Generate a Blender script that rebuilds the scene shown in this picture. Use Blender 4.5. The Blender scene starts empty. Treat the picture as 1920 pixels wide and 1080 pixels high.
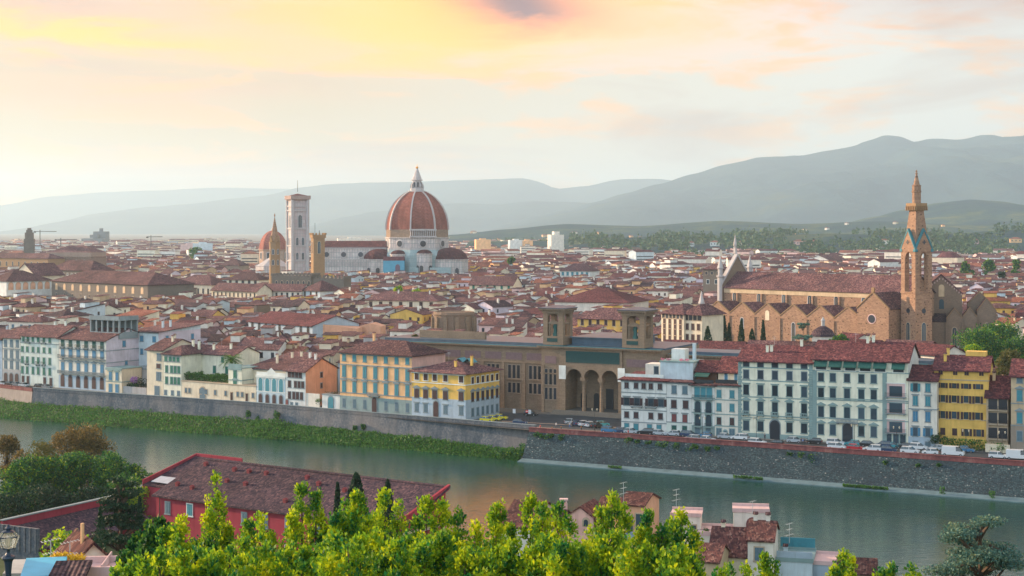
import bpy, math, random
import numpy as np
from mathutils import Vector, Matrix, noise
R = math.radians
scn = bpy.context.scene
# ------------------------------------------------------------------ camera, sky, sun, exposure
F, HZ, CZ = 2900.0, 430.0, 62.0            # focal length and horizon row in photo pixels; eye height above the river
SUN_AZ, SUN_EL = -66.0, 15.0               # sun to the west (left), a little ahead
cd = bpy.data.cameras.new('camera'); cam = bpy.data.objects.new('camera', cd); scn.collection.objects.link(cam)
cam.location = (0, 0, CZ); cam.rotation_euler = (R(90), 0, 0)
cd.lens = 36*F/1920; cd.sensor_width = 36; cd.shift_y = -(540-HZ)/1920
cd.clip_start = 0.5; cd.clip_end = 60000
scn.camera = cam
scn.render.engine = 'CYCLES'
scn.view_settings.view_transform = 'Standard'; scn.view_settings.look = 'None'
scn.view_settings.exposure = 0.93; scn.view_settings.gamma = 1
cy = scn.cycles
cy.max_bounces = 5; cy.diffuse_bounces = 2; cy.glossy_bounces = 3; cy.transmission_bounces = 3; cy.volume_bounces = 1
cy.transparent_max_bounces = 6; cy.use_denoising = True; cy.sample_clamp_indirect = 4
cy.caustics_reflective = False; cy.caustics_refractive = False
sd = Vector((math.sin(R(SUN_AZ))*math.cos(R(SUN_EL)), math.cos(R(SUN_AZ))*math.cos(R(SUN_EL)), math.sin(R(SUN_EL))))
sl = bpy.data.lights.new('sun', 'SUN'); so = bpy.data.objects.new('sun', sl); scn.collection.objects.link(so)
sl.energy = 5.0; sl.angle = R(0.5); sl.color = (1.0, 0.70, 0.45)
so.rotation_euler = sd.to_track_quat('Z', 'Y').to_euler()

W = bpy.data.worlds.new('World'); scn.world = W; W.use_nodes = True
nt = W.node_tree; N = nt.nodes; L = nt.links
for n in list(N): N.remove(n)
def nd(t, **k):
    n = N.new(t)
    for a, b in k.items(): setattr(n, a, b)
    return n
def mth(op, a, b=None, c=None):
    n = nd('ShaderNodeMath', operation=op)
    for i, v in enumerate((a, b, c)):
        if v is None: continue
        if isinstance(v, (int, float)): n.inputs[i].default_value = v
        else: L.new(v, n.inputs[i])
    return n.outputs[0]
def mixc(f, a, b):
    n = nd('ShaderNodeMix', data_type='RGBA')
    for i, v in ((0, f), (6, a), (7, b)):
        if isinstance(v, (int, float)): n.inputs[i].default_value = v
        elif isinstance(v, tuple): n.inputs[i].default_value = (*v, 1)
        else: L.new(v, n.inputs[i])
    return n.outputs[2]
def ramp(fac, stops, interp='LINEAR'):
    n = nd('ShaderNodeValToRGB'); e = n.color_ramp; e.interpolation = interp
    while len(e.elements) < len(stops): e.elements.new(0.5)
    for el, (p, c) in zip(e.elements, stops):
        el.position = p; el.color = (*c, 1) if isinstance(c, tuple) else (c, c, c, 1)
    L.new(fac, n.inputs[0]); return n.outputs[0]
tc = nd('ShaderNodeTexCoord'); sx = nd('ShaderNodeSeparateXYZ'); L.new(tc.outputs['Generated'], sx.inputs[0])
dx, dy, dz = sx.outputs
az = mth('ARCTAN2', dx, dy)                      # 0 = north-west axis of the view, radians
el = mth('ARCSINE', dz)
sky = nd('ShaderNodeTexSky', sky_type='NISHITA', sun_disc=False)
sky.sun_elevation = R(SUN_EL); sky.sun_rotation = R(SUN_AZ); sky.altitude = 100; sky.dust_density = 3; sky.air_density = 1.0
bg_sky = nd('ShaderNodeBackground'); bg_sky.inputs[1].default_value = 0.10; L.new(sky.outputs[0], bg_sky.inputs[0])
# high thin overcast: veil colour by elevation, warm towards the sunset side, cool behind; brightened out of view to light the facades and river
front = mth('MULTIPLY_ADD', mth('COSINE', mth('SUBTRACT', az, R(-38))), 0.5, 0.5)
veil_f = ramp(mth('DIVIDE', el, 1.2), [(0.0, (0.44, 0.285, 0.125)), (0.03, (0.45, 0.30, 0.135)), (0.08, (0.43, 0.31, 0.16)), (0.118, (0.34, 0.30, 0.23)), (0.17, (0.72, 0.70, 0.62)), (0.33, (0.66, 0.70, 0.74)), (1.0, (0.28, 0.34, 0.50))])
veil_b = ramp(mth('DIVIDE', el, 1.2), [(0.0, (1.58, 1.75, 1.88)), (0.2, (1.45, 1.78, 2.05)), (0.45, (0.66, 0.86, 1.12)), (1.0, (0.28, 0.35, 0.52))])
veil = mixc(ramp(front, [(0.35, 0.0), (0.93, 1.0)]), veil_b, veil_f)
# coolness towards the right of the view
cool = ramp(mth('MULTIPLY_ADD', az, 1.0, 0.5), [(0.25, 0.0), (0.9, 1.0)])
veil = mixc(mth('MULTIPLY', cool, 0.75), veil, (0.38, 0.385, 0.35))
# stretched cloud noise in (azimuth, elevation)
cx = nd('ShaderNodeCombineXYZ'); L.new(mth('MULTIPLY', az, 5.0), cx.inputs[0]); L.new(mth('MULTIPLY', el, 24.0), cx.inputs[1])
mp = nd('ShaderNodeMapping'); mp.inputs['Rotation'].default_value = (0, 0, R(14)); L.new(cx.outputs[0], mp.inputs[0])
def nz(scale, detail, rough, dist, off=0.0):
    n = nd('ShaderNodeTexNoise', noise_dimensions='3D'); n.inputs['Scale'].default_value = scale; n.inputs['Detail'].default_value = detail
    n.inputs['Roughness'].default_value = rough; n.inputs['Distortion'].default_value = dist
    m2 = nd('ShaderNodeMapping'); m2.inputs['Location'].default_value = (off, off*0.7, off*1.3); L.new(mp.outputs[0], m2.inputs[0]); L.new(m2.outputs[0], n.inputs[0]); return n.outputs['Fac']
n1 = nz(0.9, 8, 0.55, 0.6, 3.1); n2 = nz(1.8, 8, 0.58, 0.35, 9.0); n3 = nz(0.5, 4, 0.5, 0.3, 5.5)
# lit streaks
lit = ramp(n2, [(0.50, 0.0), (0.60, 1.0)])
sky_c = mixc(mth('MULTIPLY', lit, mth('MULTIPLY_ADD', front, 0.75, -0.08)), veil, (0.78, 0.33, 0.06))
dk = ramp(n1, [(0.50, 0.0), (0.64, 1.0)])
sky_c = mixc(mth('MULTIPLY', dk, mth('MULTIPLY', front, 0.75)), sky_c, (0.36, 0.24, 0.19))
# bands of cloud higher up: bright yellow underside and mauve top, over the middle and left
def gauss(v, c, w): return mth('POWER', 2.718, mth('MULTIPLY', mth('POWER', mth('ABSOLUTE', mth('DIVIDE', mth('SUBTRACT', v, c), w)), 2.0), -1.0))
wob = mth('MULTIPLY', mth('SUBTRACT', n2, 0.5), 0.055)
elw = mth('ADD', el, wob)
g1 = mth('MULTIPLY', gauss(az, -0.035, 0.15), ramp(elw, [(0.098, 0.0), (0.124, 1.0)]))
sky_c = mixc(mth('MULTIPLY', g1, 1.0), sky_c, (1.6, 0.42, 0.0))
g1b = mth('MULTIPLY', gauss(mth('MULTIPLY_ADD', el, 0.8, az), 0.120, 0.045), ramp(elw, [(0.118, 0.0), (0.136, 1.0)]))
sky_c = mixc(mth('MULTIPLY', g1b, 1.0), sky_c, (0.16, 0.04, 0.05))
g2 = mth('MULTIPLY', gauss(mth('MULTIPLY_ADD', az, 0.10, elw), 0.094, 0.0085), gauss(az, -0.27, 0.12))
sky_c = mixc(g2, sky_c, (1.4, 0.40, 0.0))
g3 = mth('MULTIPLY', gauss(elw, 0.085, 0.012), gauss(az, -0.27, 0.14))
sky_c = mixc(mth('MULTIPLY', g3, 0.6), sky_c, (0.60, 0.26, 0.12))
g4 = mth('MULTIPLY', gauss(elw, 0.150, 0.018), gauss(az, 0.30, 0.10))
sky_c = mixc(mth('MULTIPLY', g4, 0.8), sky_c, (0.38, 0.23, 0.19))
cc = nd('ShaderNodeCombineXYZ')
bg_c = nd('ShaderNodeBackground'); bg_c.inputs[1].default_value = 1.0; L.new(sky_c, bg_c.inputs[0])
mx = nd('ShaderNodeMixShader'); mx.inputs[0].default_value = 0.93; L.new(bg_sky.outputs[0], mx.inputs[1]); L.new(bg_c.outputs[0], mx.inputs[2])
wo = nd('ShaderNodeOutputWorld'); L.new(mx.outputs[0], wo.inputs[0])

# ------------------------------------------------------------------ helpers
rnd = random.Random(7)
ZS = 7.5                                        # street level of the far bank
def PX(px, Y): return (px-960)/F*Y
def PZ(py, Y): return CZ-(py-HZ)*Y/F
def to_px(p): return (960+p[0]/p[1]*F, HZ+(CZ-p[2])/p[1]*F)
def link(o): scn.collection.objects.link(o); return o
def tag(o, label=None, cat=None, group=None, kind=None):
    if label: o['label'] = label
    if cat: o['category'] = cat
    if group: o['group'] = group
    if kind: o['kind'] = kind
    return o
def empty(name, loc, rz=0, label=None, cat=None, group=None):
    o = link(bpy.data.objects.new(name, None)); o.location = loc; o.rotation_euler = (0, 0, rz); o.empty_display_size = 1
    return tag(o, label, cat, group)
def cross(a, b): return (a[1]*b[2]-a[2]*b[1], a[2]*b[0]-a[0]*b[2], a[0]*b[1]-a[1]*b[0])
def finish(me, mats):
    """planar uv in metres per face: u along the horizontal tangent, v up the face"""
    for m in (mats if isinstance(mats, (list, tuple)) else [mats]): me.materials.append(getattr(m, 'm', m) if isinstance(m, M_) else m)
    n = len(me.loops)
    if n:
        co = np.empty(len(me.vertices)*3, 'f'); me.vertices.foreach_get('co', co); co = co.reshape(-1, 3)
        vi = np.empty(n, 'i'); me.loops.foreach_get('vertex_index', vi)
        nf = len(me.polygons); no = np.empty(nf*3, 'f'); me.polygons.foreach_get('normal', no); no = no.reshape(-1, 3)
        lt = np.empty(nf, 'i'); me.polygons.foreach_get('loop_total', lt)
        fn = np.repeat(no, lt, axis=0)
        u = np.stack([-fn[:, 1], fn[:, 0], np.zeros(n)], 1); ln = np.linalg.norm(u, axis=1)
        flat = ln < 0.02; u[flat] = (1, 0, 0); ln[flat] = 1; u /= ln[:, None]
        v = np.cross(fn, u); p = co[vi]
        uv = np.stack([(p*u).sum(1), (p*v).sum(1)], 1).astype('f')
        l = me.uv_layers.new(name='UVMap'); l.data.foreach_set('uv', uv.ravel())
    return me
class MB:
    def __init__(s): s.v = []; s.f = []; s.m = []; s.cur = 0; s.T = None
    def mat(s, i): s.cur = i; return s
    def at(s, x=0, y=0, z=0, rz=0):
        c, n = math.cos(rz), math.sin(rz); s.T = (x, y, z, c, n); return s
    def add(s, vs, fs):
        b = len(s.v)
        if s.T:
            x, y, z, c, n = s.T
            vs = [(x+c*p[0]-n*p[1], y+n*p[0]+c*p[1], z+p[2]) for p in vs]
        s.v.extend(vs); s.f.extend([tuple(b+i for i in f) for f in fs]); s.m.extend([s.cur]*len(fs)); return s
    def box(s, x0, x1, y0, y1, z0, z1, bottom=True):
        f = [(4, 5, 6, 7), (0, 1, 5, 4), (1, 2, 6, 5), (2, 3, 7, 6), (3, 0, 4, 7)]
        if bottom: f.append((3, 2, 1, 0))
        return s.add([(x0, y0, z0), (x1, y0, z0), (x1, y1, z0), (x0, y1, z0), (x0, y0, z1), (x1, y0, z1), (x1, y1, z1), (x0, y1, z1)], f)
    def loft(s, rings, cap0=True, cap1=True):
        n = len(rings[0]); vs = [p for r in rings for p in r]; fs = []
        for k in range(len(rings)-1):
            for i in range(n):
                j = (i+1) % n; fs.append((k*n+i, k*n+j, (k+1)*n+j, (k+1)*n+i))
        if cap0: fs.append(tuple(range(n-1, -1, -1)))
        if cap1: fs.append(tuple((len(rings)-1)*n+i for i in range(n)))
        return s.add(vs, fs)
    def ngon(s, cx, cy, prof, n=8, ph=0.0, cap0=True, cap1=True, a0=None, a1=None):
        """prof: (radius, z) list"""
        if a0 is None:
            return s.loft([[(cx+r*math.sin(ph+2*math.pi*i/n), cy-r*math.cos(ph+2*math.pi*i/n), z) for i in range(n)] for r, z in prof], cap0, cap1)
    def tube(s, pts, rad, n=5):
        rings = []
        for i, p in enumerate(pts):
            a = Vector(pts[max(0, i-1)]); b = Vector(pts[min(len(pts)-1, i+1)]); d = (b-a).normalized()
            q = d.to_track_quat('Z', 'Y'); r = rad[i] if isinstance(rad, (list, tuple)) else rad
            rings.append([tuple(Vector(p)+q @ Vector((r*math.cos(-2*math.pi*k/n), r*math.sin(-2*math.pi*k/n), 0))) for k in range(n)])
        rings = [r[::-1] for r in rings]
        return s.loft(rings)
    def prism(s, poly, y0, y1):
        """poly of (x,z), counter-clockwise seen from -y"""
        n = len(poly); vs = [(x, y0, z) for x, z in poly]+[(x, y1, z) for x, z in poly]
        fs = [tuple(range(n)), tuple(range(2*n-1, n-1, -1))]+[(i, i+n, (i+1) % n+n, (i+1) % n) for i in range(n)]
        return s.add(vs, fs)
    def prismx(s, poly, x0, x1):
        """poly of (y,z), counter-clockwise seen from +x"""
        n = len(poly); vs = [(x1, y, z) for y, z in poly]+[(x0, y, z) for y, z in poly]
        fs = [tuple(range(n)), tuple(range(2*n-1, n-1, -1))]+[(i, i+n, (i+1) % n+n, (i+1) % n) for i in range(n)]
        return s.add(vs, fs)
    def gable(s, x0, x1, y0, y1, z, h, ov=0.6, t=0.28, axis='x', half=False):
        """two tiled slabs meeting in a ridge; half: one slope rising to y1"""
        if half:
            sl = h/(y1-y0); return s.prismx([(y0-ov, z-sl*ov), (y1+ov, z+h+sl*ov), (y1+ov, z+h+sl*ov+t), (y0-ov, z-sl*ov+t)], x0-ov, x1+ov)
        if axis == 'x':
            m = (y0+y1)/2; sl = h/(m-y0)
            return s.prismx([(y0-ov, z-sl*ov), (m, z+h), (y1+ov, z-sl*ov), (y1+ov, z-sl*ov+t), (m, z+h+t), (y0-ov, z-sl*ov+t)], x0-ov*.6, x1+ov*.6)
        m = (x0+x1)/2; sl = h/(m-x0)
        return s.prism([(x0-ov, z-sl*ov), (m, z+h), (x1+ov, z-sl*ov), (x1+ov, z-sl*ov+t), (m, z+h+t), (x0-ov, z-sl*ov+t)], y0-ov*.6, y1+ov*.6)
    def hip(s, x0, x1, y0, y1, z, h, ov=0.7, t=0.25):
        x0 -= ov; x1 += ov; y0 -= ov; y1 += ov; w, d = x1-x0, y1-y0
        if w >= d: a = (x0+d/2, (y0+y1)/2); b = (x1-d/2, (y0+y1)/2)
        else: a = ((x0+x1)/2, y0+w/2); b = ((x0+x1)/2, y1-w/2)
        if abs(w-d) < 0.05: b = (a[0]+0.05, a[1]+0.0)
        zz = z-0.05
        vs = [(x0, y0, zz), (x1, y0, zz), (x1, y1, zz), (x0, y1, zz), (x0, y0, zz+t), (x1, y0, zz+t), (x1, y1, zz+t), (x0, y1, zz+t), (*a, zz+t+h), (*b, zz+t+h)]
        fs = [(3, 2, 1, 0), (0, 1, 5, 4), (1, 2, 6, 5), (2, 3, 7, 6), (3, 0, 4, 7)]
        fs += [(4, 5, 9, 8), (5, 6, 9), (6, 7, 8, 9), (7, 4, 8)] if w >= d else [(4, 5, 8), (5, 6, 9, 8), (6, 7, 9), (7, 4, 8, 9)]
        return s.add(vs, fs)
    def arch(s, cx, z0, w, h, y0, y1, n=7, pointed=False):
        """solid with a round or pointed head"""
        r = w/2; zs = z0+h-(r if not pointed else r*1.5); p = [(cx-r, z0), (cx+r, z0)]
        for i in range(n+1):
            a = math.pi*i/n
            if pointed: p.append((cx+r*math.cos(a), zs+1.5*r*math.sin(a)**0.75 if 0 < i < n else zs))
            else: p.append((cx+r*math.cos(a), zs+r*math.sin(a)))
        return s.prism(p, y0, y1)
    def mesh(s, name, mats):
        me = bpy.data.meshes.new(name); me.from_pydata(s.v, [], s.f)
        if any(s.m): me.polygons.foreach_set('material_index', s.m)
        me.update(); return finish(me, mats)
    def build(s, name, mats, parent=None, loc=None, rz=0):
        o = link(bpy.data.objects.new(name, s.mesh(name, mats)))
        if parent is not None: o.parent = parent
        if loc: o.location = loc
        if rz: o.rotation_euler = (0, 0, rz)
        return o
def inst(name, me, parent=None, loc=(0, 0, 0), rz=0, sc=None):
    o = link(bpy.data.objects.new(name, me)); o.location = loc; o.rotation_euler = (0, 0, rz)
    if sc: o.scale = sc
    if parent is not None: o.parent = parent
    return o
kids = {}
def copy_tree(o, parent=None, mats=None):
    c = o.copy(); link(c); c.parent = parent
    for ch in list(o.children): copy_tree(ch, c)
    return c
ORD = 'first second third fourth fifth sixth seventh eighth ninth tenth eleventh twelfth thirteenth fourteenth fifteenth sixteenth seventeenth eighteenth nineteenth twentieth'.split()
TENS = {2: 'twenty', 3: 'thirty', 4: 'forty', 5: 'fifty', 6: 'sixty'}
def ordn(i):
    if i < 20: return ORD[i]
    t, u = divmod(i+1, 10)
    return TENS[t][:-1]+'ieth' if u == 0 else TENS[t]+'-'+ORD[u-1]

# ------------------------------------------------------------------ materials
MATS = {}
class M_:
    """tiny node builder"""
    def __init__(s, name):
        s.m = bpy.data.materials.new(name); s.m.use_nodes = True; s.t = s.m.node_tree; s.p = s.t.nodes['Principled BSDF']
        MATS[name] = s.m
    def n(s, t, ins=None, **k):
        x = s.t.nodes.new(t)
        for a, b in k.items(): setattr(x, a, b)
        for a, b in (ins or {}).items():
            if isinstance(b, bpy.types.NodeSocket): s.t.links.new(b, x.inputs[a])
            else: x.inputs[a].default_value = b
        return x
    def uv(s, sx=1, sy=1): 
        t = s.n('ShaderNodeTexCoord').outputs['UV']
        return s.n('ShaderNodeMapping', {'Vector': t, 'Scale': (sx, sy, 1)}).outputs[0]
    def ob(s, sc=(1, 1, 1)):
        t = s.n('ShaderNodeTexCoord').outputs['Object']
        return s.n('ShaderNodeMapping', {'Vector': t, 'Scale': sc}).outputs[0]
    def noise(s, vec, scale, detail=4, rough=0.55, dist=0): return s.n('ShaderNodeTexNoise', {'Vector': vec, 'Scale': scale, 'Detail': detail, 'Roughness': rough, 'Distortion': dist}).outputs['Fac']
    def ramp(s, fac, stops):
        n = s.n('ShaderNodeValToRGB', {'Fac': fac}); e = n.color_ramp
        while len(e.elements) < len(stops): e.elements.new(0.5)
        for el, (p, c) in zip(e.elements, stops): el.position = p; el.color = (*c, 1) if isinstance(c, tuple) else (c, c, c, 1)
        return n.outputs[0]
    def mix(s, f, a, b, bt='MIX'):
        n = s.n('ShaderNodeMix', data_type='RGBA', blend_type=bt)
        for i, v in ((0, f), (6, a), (7, b)):
            if isinstance(v, (int, float)): n.inputs[i].default_value = v
            elif isinstance(v, tuple): n.inputs[i].default_value = (*v, 1)
            else: s.t.links.new(v, n.inputs[i])
        return n.outputs[2]
    def math(s, op, a, b=0.0): return s.n('ShaderNodeMath', {0: a, 1: b}, operation=op).outputs[0]
    def base(s, c, rough=0.9, spec=0.2):
        if isinstance(c, tuple): s.p.inputs['Base Color'].default_value = (*c, 1)
        else: s.t.links.new(c, s.p.inputs['Base Color'])
        if isinstance(rough, (int, float)): s.p.inputs['Roughness'].default_value = rough
        else: s.t.links.new(rough, s.p.inputs['Roughness'])
        s.p.inputs['Specular IOR Level'].default_value = spec; return s
    def bump(s, h, dist=0.05, st=1.0):
        b = s.n('ShaderNodeBump', {'Height': h, 'Distance': dist, 'Strength': st}); s.t.links.new(b.outputs[0], s.p.inputs['Normal']); return s
def mul(c, k): return tuple(min(1, x*k) for x in c)
def plaster(name, c, dirt=0.55):
    if name in MATS: return MATS[name]
    c = tuple(min(.86, x**1.08*1.17) for x in c); m = M_(name); v = m.uv()
    a = m.noise(v, 0.25, 5, 0.6, 0.4); st = m.noise(m.uv(1.3, 0.12), 1.0, 5, 0.65)
    col = m.mix(m.ramp(a, [(0.35, 0.0), (0.7, 1.0)]), mul(c, 1.06), mul(c, 0.78))
    col = m.mix(m.math('MULTIPLY', m.ramp(st, [(0.5, 0.0), (0.75, 1.0)]), dirt), col, (c[0]*.55, c[1]*.52, c[2]*.48))
    m.base(col, 0.92, 0.15); return m.m
def tiles(name, cs, px=0.45, py=0.42, rot=False):
    m = M_(name); v = m.uv()
    vr = m.n('ShaderNodeTexVoronoi', {'Vector': m.uv(1/px, 1/py), 'Scale': 1.0, 'Randomness': 0.75}); 
    bw = m.n('ShaderNodeSeparateColor', {0: vr.outputs['Color']}).outputs[0]
    col = m.ramp(bw, [(0.0, cs[0]), (0.35, cs[1]), (0.7, cs[2]), (1.0, cs[3])])
    big = m.noise(v, 0.16, 5, 0.6); col = m.mix(m.math('MULTIPLY', m.ramp(big, [(0.42, 0.0), (0.7, 1.0)]), 0.6), col, cs[0])
    oi = m.n('ShaderNodeObjectInfo').outputs['Random']; hs = m.n('ShaderNodeHueSaturation', {'Color': col, 'Value': m.math('MULTIPLY_ADD', m.math('ADD', m.math('MULTIPLY', oi, 0.5), m.math('MULTIPLY', m.ramp(m.noise(m.ob(), 0.045, 3, 0.7), [(0.35, 0.0), (0.65, 1.0)]), 0.55)), 1.0)})
    hs.inputs['Value'].links[0].from_node.inputs[2].default_value = 0.62; col = hs.outputs[0]
    w = m.n('ShaderNodeTexWave', {'Vector': v, 'Scale': 1/px/6.283*3.1416, 'Distortion': 0.4, 'Detail': 1}, wave_type='BANDS', bands_direction='X', wave_profile='SIN')
    w2 = m.n('ShaderNodeTexWave', {'Vector': v, 'Scale': 1/py/6.283*3.1416, 'Distortion': 0.6, 'Detail': 1}, wave_type='BANDS', bands_direction='Y', wave_profile='SAW')
    col = m.mix(m.ramp(w.outputs['Fac'], [(0.1, 0.62), (0.45, 0.0)]), col, mul(cs[0], 0.55))
    m.base(col, 0.9, 0.15)
    h = m.n('ShaderNodeMath', {0: w.outputs['Fac'], 1: m.math('MULTIPLY', w2.outputs['Fac'], 0.35)}, operation='ADD').outputs[0]
    b = m.n('ShaderNodeBump', {'Height': h, 'Distance': 0.12, 'Strength': 0.9}); m.t.links.new(b.outputs[0], m.p.inputs['Normal'])
    return m.m
def stone(name, c, c2=None, sx=0.9, sy=0.38, mortar=0.03, dirt=0.5, holes=False, rough=True):
    m = M_(name); c2 = c2 or mul(c, 0.7)
    br = m.n('ShaderNodeTexBrick', {'Vector': m.uv(), 'Color1': (*c, 1), 'Color2': (*c2, 1), 'Mortar': (*mul(c, 0.62), 1), 'Scale': 1.0, 'Mortar Size': mortar, 'Brick Width': sx, 'Row Height': sy, 'Bias': 0.1})
    col = br.outputs['Color']
    big = m.noise(m.uv(), 0.22, 6, 0.62, 0.3); col = m.mix(m.math('MULTIPLY', m.ramp(big, [(0.4, 0.0), (0.72, 1.0)]), dirt), col, mul(c, 0.45))
    fine = m.noise(m.uv(), 2.2, 4, 0.7); col = m.mix(m.ramp(fine, [(0.35, 0.0), (0.7, 0.45)]), col, mul(c, 1.3))
    if holes:
        vo = m.n('ShaderNodeTexVoronoi', {'Vector': m.uv(1/1.9, 1/1.35), 'Scale': 1.0, 'Randomness': 0.55}).outputs['Distance']
        col = m.mix(m.ramp(vo, [(0.16, 0.9), (0.22, 0.0)]), col, mul(c, 0.16))
    m.base(col, 0.93, 0.12); m.bump(m.math('ADD', br.outputs['Fac'], fine), 0.04, 0.5); return m.m
def simple(name, c, rough=0.8, spec=0.3, var=0.15, scale=1.5, metal=0):
    if name in MATS: return MATS[name]
    m = M_(name); n_ = m.noise(m.ob(), scale, 4, 0.6)
    m.base(m.mix(m.ramp(n_, [(0.3, 0.0), (0.7, 1.0)]), mul(c, 1-var), mul(c, 1+var)), rough, spec); m.p.inputs['Metallic'].default_value = metal; return m.m
def leafmat(name, cs, trans=0.35, rough=0.6, sc=0.55, gw=0.45):
    m = M_(name); g = m.n('ShaderNodeNewGeometry').outputs['Random Per Island']
    oi = m.n('ShaderNodeObjectInfo').outputs['Random']
    pn = m.noise(m.ob(), sc, 3, 0.6)
    f = m.math('ADD', m.math('MULTIPLY', g, gw), m.math('MULTIPLY', pn, 1.2-gw))
    f = m.math('SUBTRACT', f, 0.1)
    k = len(cs)-1; col = m.ramp(f, [(0.15+0.7*i/k, c) for i, c in enumerate(cs)])
    m.base(col, rough, 0.25)
    tr = m.n('ShaderNodeBsdfTranslucent', {'Color': col}); ms = m.n('ShaderNodeMixShader', {0: trans, 1: m.p.outputs[0], 2: tr.outputs[0]})
    m.t.links.new(ms.outputs[0], m.t.nodes['Material Output'].inputs[0]); return m.m

T_BROWN = tiles('roof_tiles_brown', [(0.055, 0.034, 0.044), (0.12, 0.06, 0.066), (0.19, 0.09, 0.085), (0.34, 0.20, 0.175)])
T_RED = tiles('roof_tiles_red', [(0.05, 0.022, 0.03), (0.11, 0.038, 0.044), (0.165, 0.056, 0.058), (0.27, 0.11, 0.10)])
T_ORANGE = tiles('roof_tiles_orange', [(0.14, 0.05, 0.04), (0.24, 0.085, 0.055), (0.33, 0.13, 0.085), (0.42, 0.22, 0.16)])
T_DARK = tiles('roof_tiles_dark', [(0.03, 0.024, 0.035), (0.07, 0.045, 0.055), (0.12, 0.07, 0.075), (0.19, 0.12, 0.11)])
def glassmat(name, c, rough=0.12):
    m = M_(name); m.base(m.mix(m.n('ShaderNodeObjectInfo').outputs['Random'], mul(c, 0.5), mul(c, 1.6)), rough, 0.6); return m.m
GLASS = glassmat('window_glass', (0.035, 0.06, 0.08)); DARKG = glassmat('dark_glass', (0.015, 0.02, 0.03), 0.3)
SHUT = {'green': simple('shutter_green', (0.02, 0.16, 0.11), 0.6), 'dgreen': simple('shutter_dark_green', (0.015, 0.09, 0.075), 0.6), 'blue': simple('shutter_blue', (0.06, 0.21, 0.34), 0.6), 'teal': simple('shutter_teal', (0.05, 0.23, 0.28), 0.6),
        'brown': simple('shutter_brown', (0.055, 0.028, 0.03), 0.6), 'red': simple('shutter_red', (0.17, 0.05, 0.05), 0.6), 'grey': simple('shutter_grey', (0.10, 0.17, 0.21), 0.6)}
TRIM = {'stone': plaster('trim_grey_stone', (0.24, 0.28, 0.29), 0.2), 'white': plaster('trim_white', (0.66, 0.68, 0.64), 0.2), 'tan': plaster('trim_tan', (0.42, 0.34, 0.25), 0.2), 'teal': plaster('trim_green_stone', (0.24, 0.33, 0.32), 0.2)}
IRON = simple('dark_iron', (0.03, 0.035, 0.04), 0.5); WOOD = simple('door_wood', (0.16, 0.07, 0.035), 0.6)
PL = {k: plaster('plaster_'+k, c) for k, c in {
    'white': (0.62, 0.63, 0.60), 'paleblue': (0.50, 0.58, 0.61), 'cream': (0.66, 0.58, 0.44), 'offwhite': (0.66, 0.62, 0.54), 'peach': (0.70, 0.44, 0.24), 'yellow': (0.66, 0.44, 0.13), 'pink': (0.66, 0.42, 0.36),
    'orange': (0.62, 0.36, 0.24), 'tan': (0.50, 0.39, 0.26), 'greygreen': (0.25, 0.32, 0.31), 'greyblue': (0.36, 0.44, 0.50), 'grey': (0.38, 0.37, 0.36), 'ivory': (0.70, 0.68, 0.55), 'palegreen': (0.56, 0.61, 0.56), 'rose': (0.58, 0.42, 0.40), 'ochre': (0.60, 0.40, 0.16), 'stone': (0.30, 0.25, 0.20), 'darkbrown': (0.12, 0.07, 0.05), 'lilac': (0.56, 0.50, 0.55)}.items()}
# ------------------------------------------------------------------ ground, river, hills
def rightline(px, z=ZS): # riverfront building line of the right-hand block: Y = a + b*X
    a, b = 418+0.437*29.5, -0.437; k = (px-960)/F; Y = a/(1-b*k); return Vector((k*Y, Y, z))
def leftline(px, z=ZS):
    a, b = 440-0.64*13.2, -0.64; k = (px-960)/F; Y = a/(1-b*k); return Vector((k*Y, Y, z))
def poly_sheet(name, pts, z, mat, kind='structure'):
    mb = MB(); mb.add([(x, y, z) for x, y in pts], [tuple(range(len(pts)))]); o = mb.build(name, mat); return tag(o, kind=kind)
# top edge of the embankment wall (x, y)
WT = [(-900, 1010), (-240, 589), (-161.6, 522), (-79.0, 477), (-40.3, 451), (5.9, 419.0), (119, 357), (260, 280), (900, -60)]
gm = M_('city_ground'); gm.base(gm.ramp(gm.noise(gm.ob(), 0.03, 6, 0.6), [(0.3, (0.10, 0.10, 0.085)), (0.7, (0.2, 0.17, 0.14))]), 0.95)
far_edge = [(9000, -60), (28000, 6000), (28000, 30000), (-28000, 30000), (-28000, 6000), (-16000, 1010)]
poly_sheet('ground', WT+far_edge, ZS-0.02, gm.m)
am = M_('asphalt'); am.base(am.ramp(am.noise(am.ob(), 0.35, 6, 0.65), [(0.3, (0.040, 0.047, 0.055)), (0.75, (0.075, 0.085, 0.09))]), 0.85)
pm = M_('paving'); pm.base(pm.ramp(pm.noise(pm.ob(), 0.5, 5, 0.6), [(0.3, (0.13, 0.14, 0.14)), (0.7, (0.21, 0.21, 0.20))]), 0.9)
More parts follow.
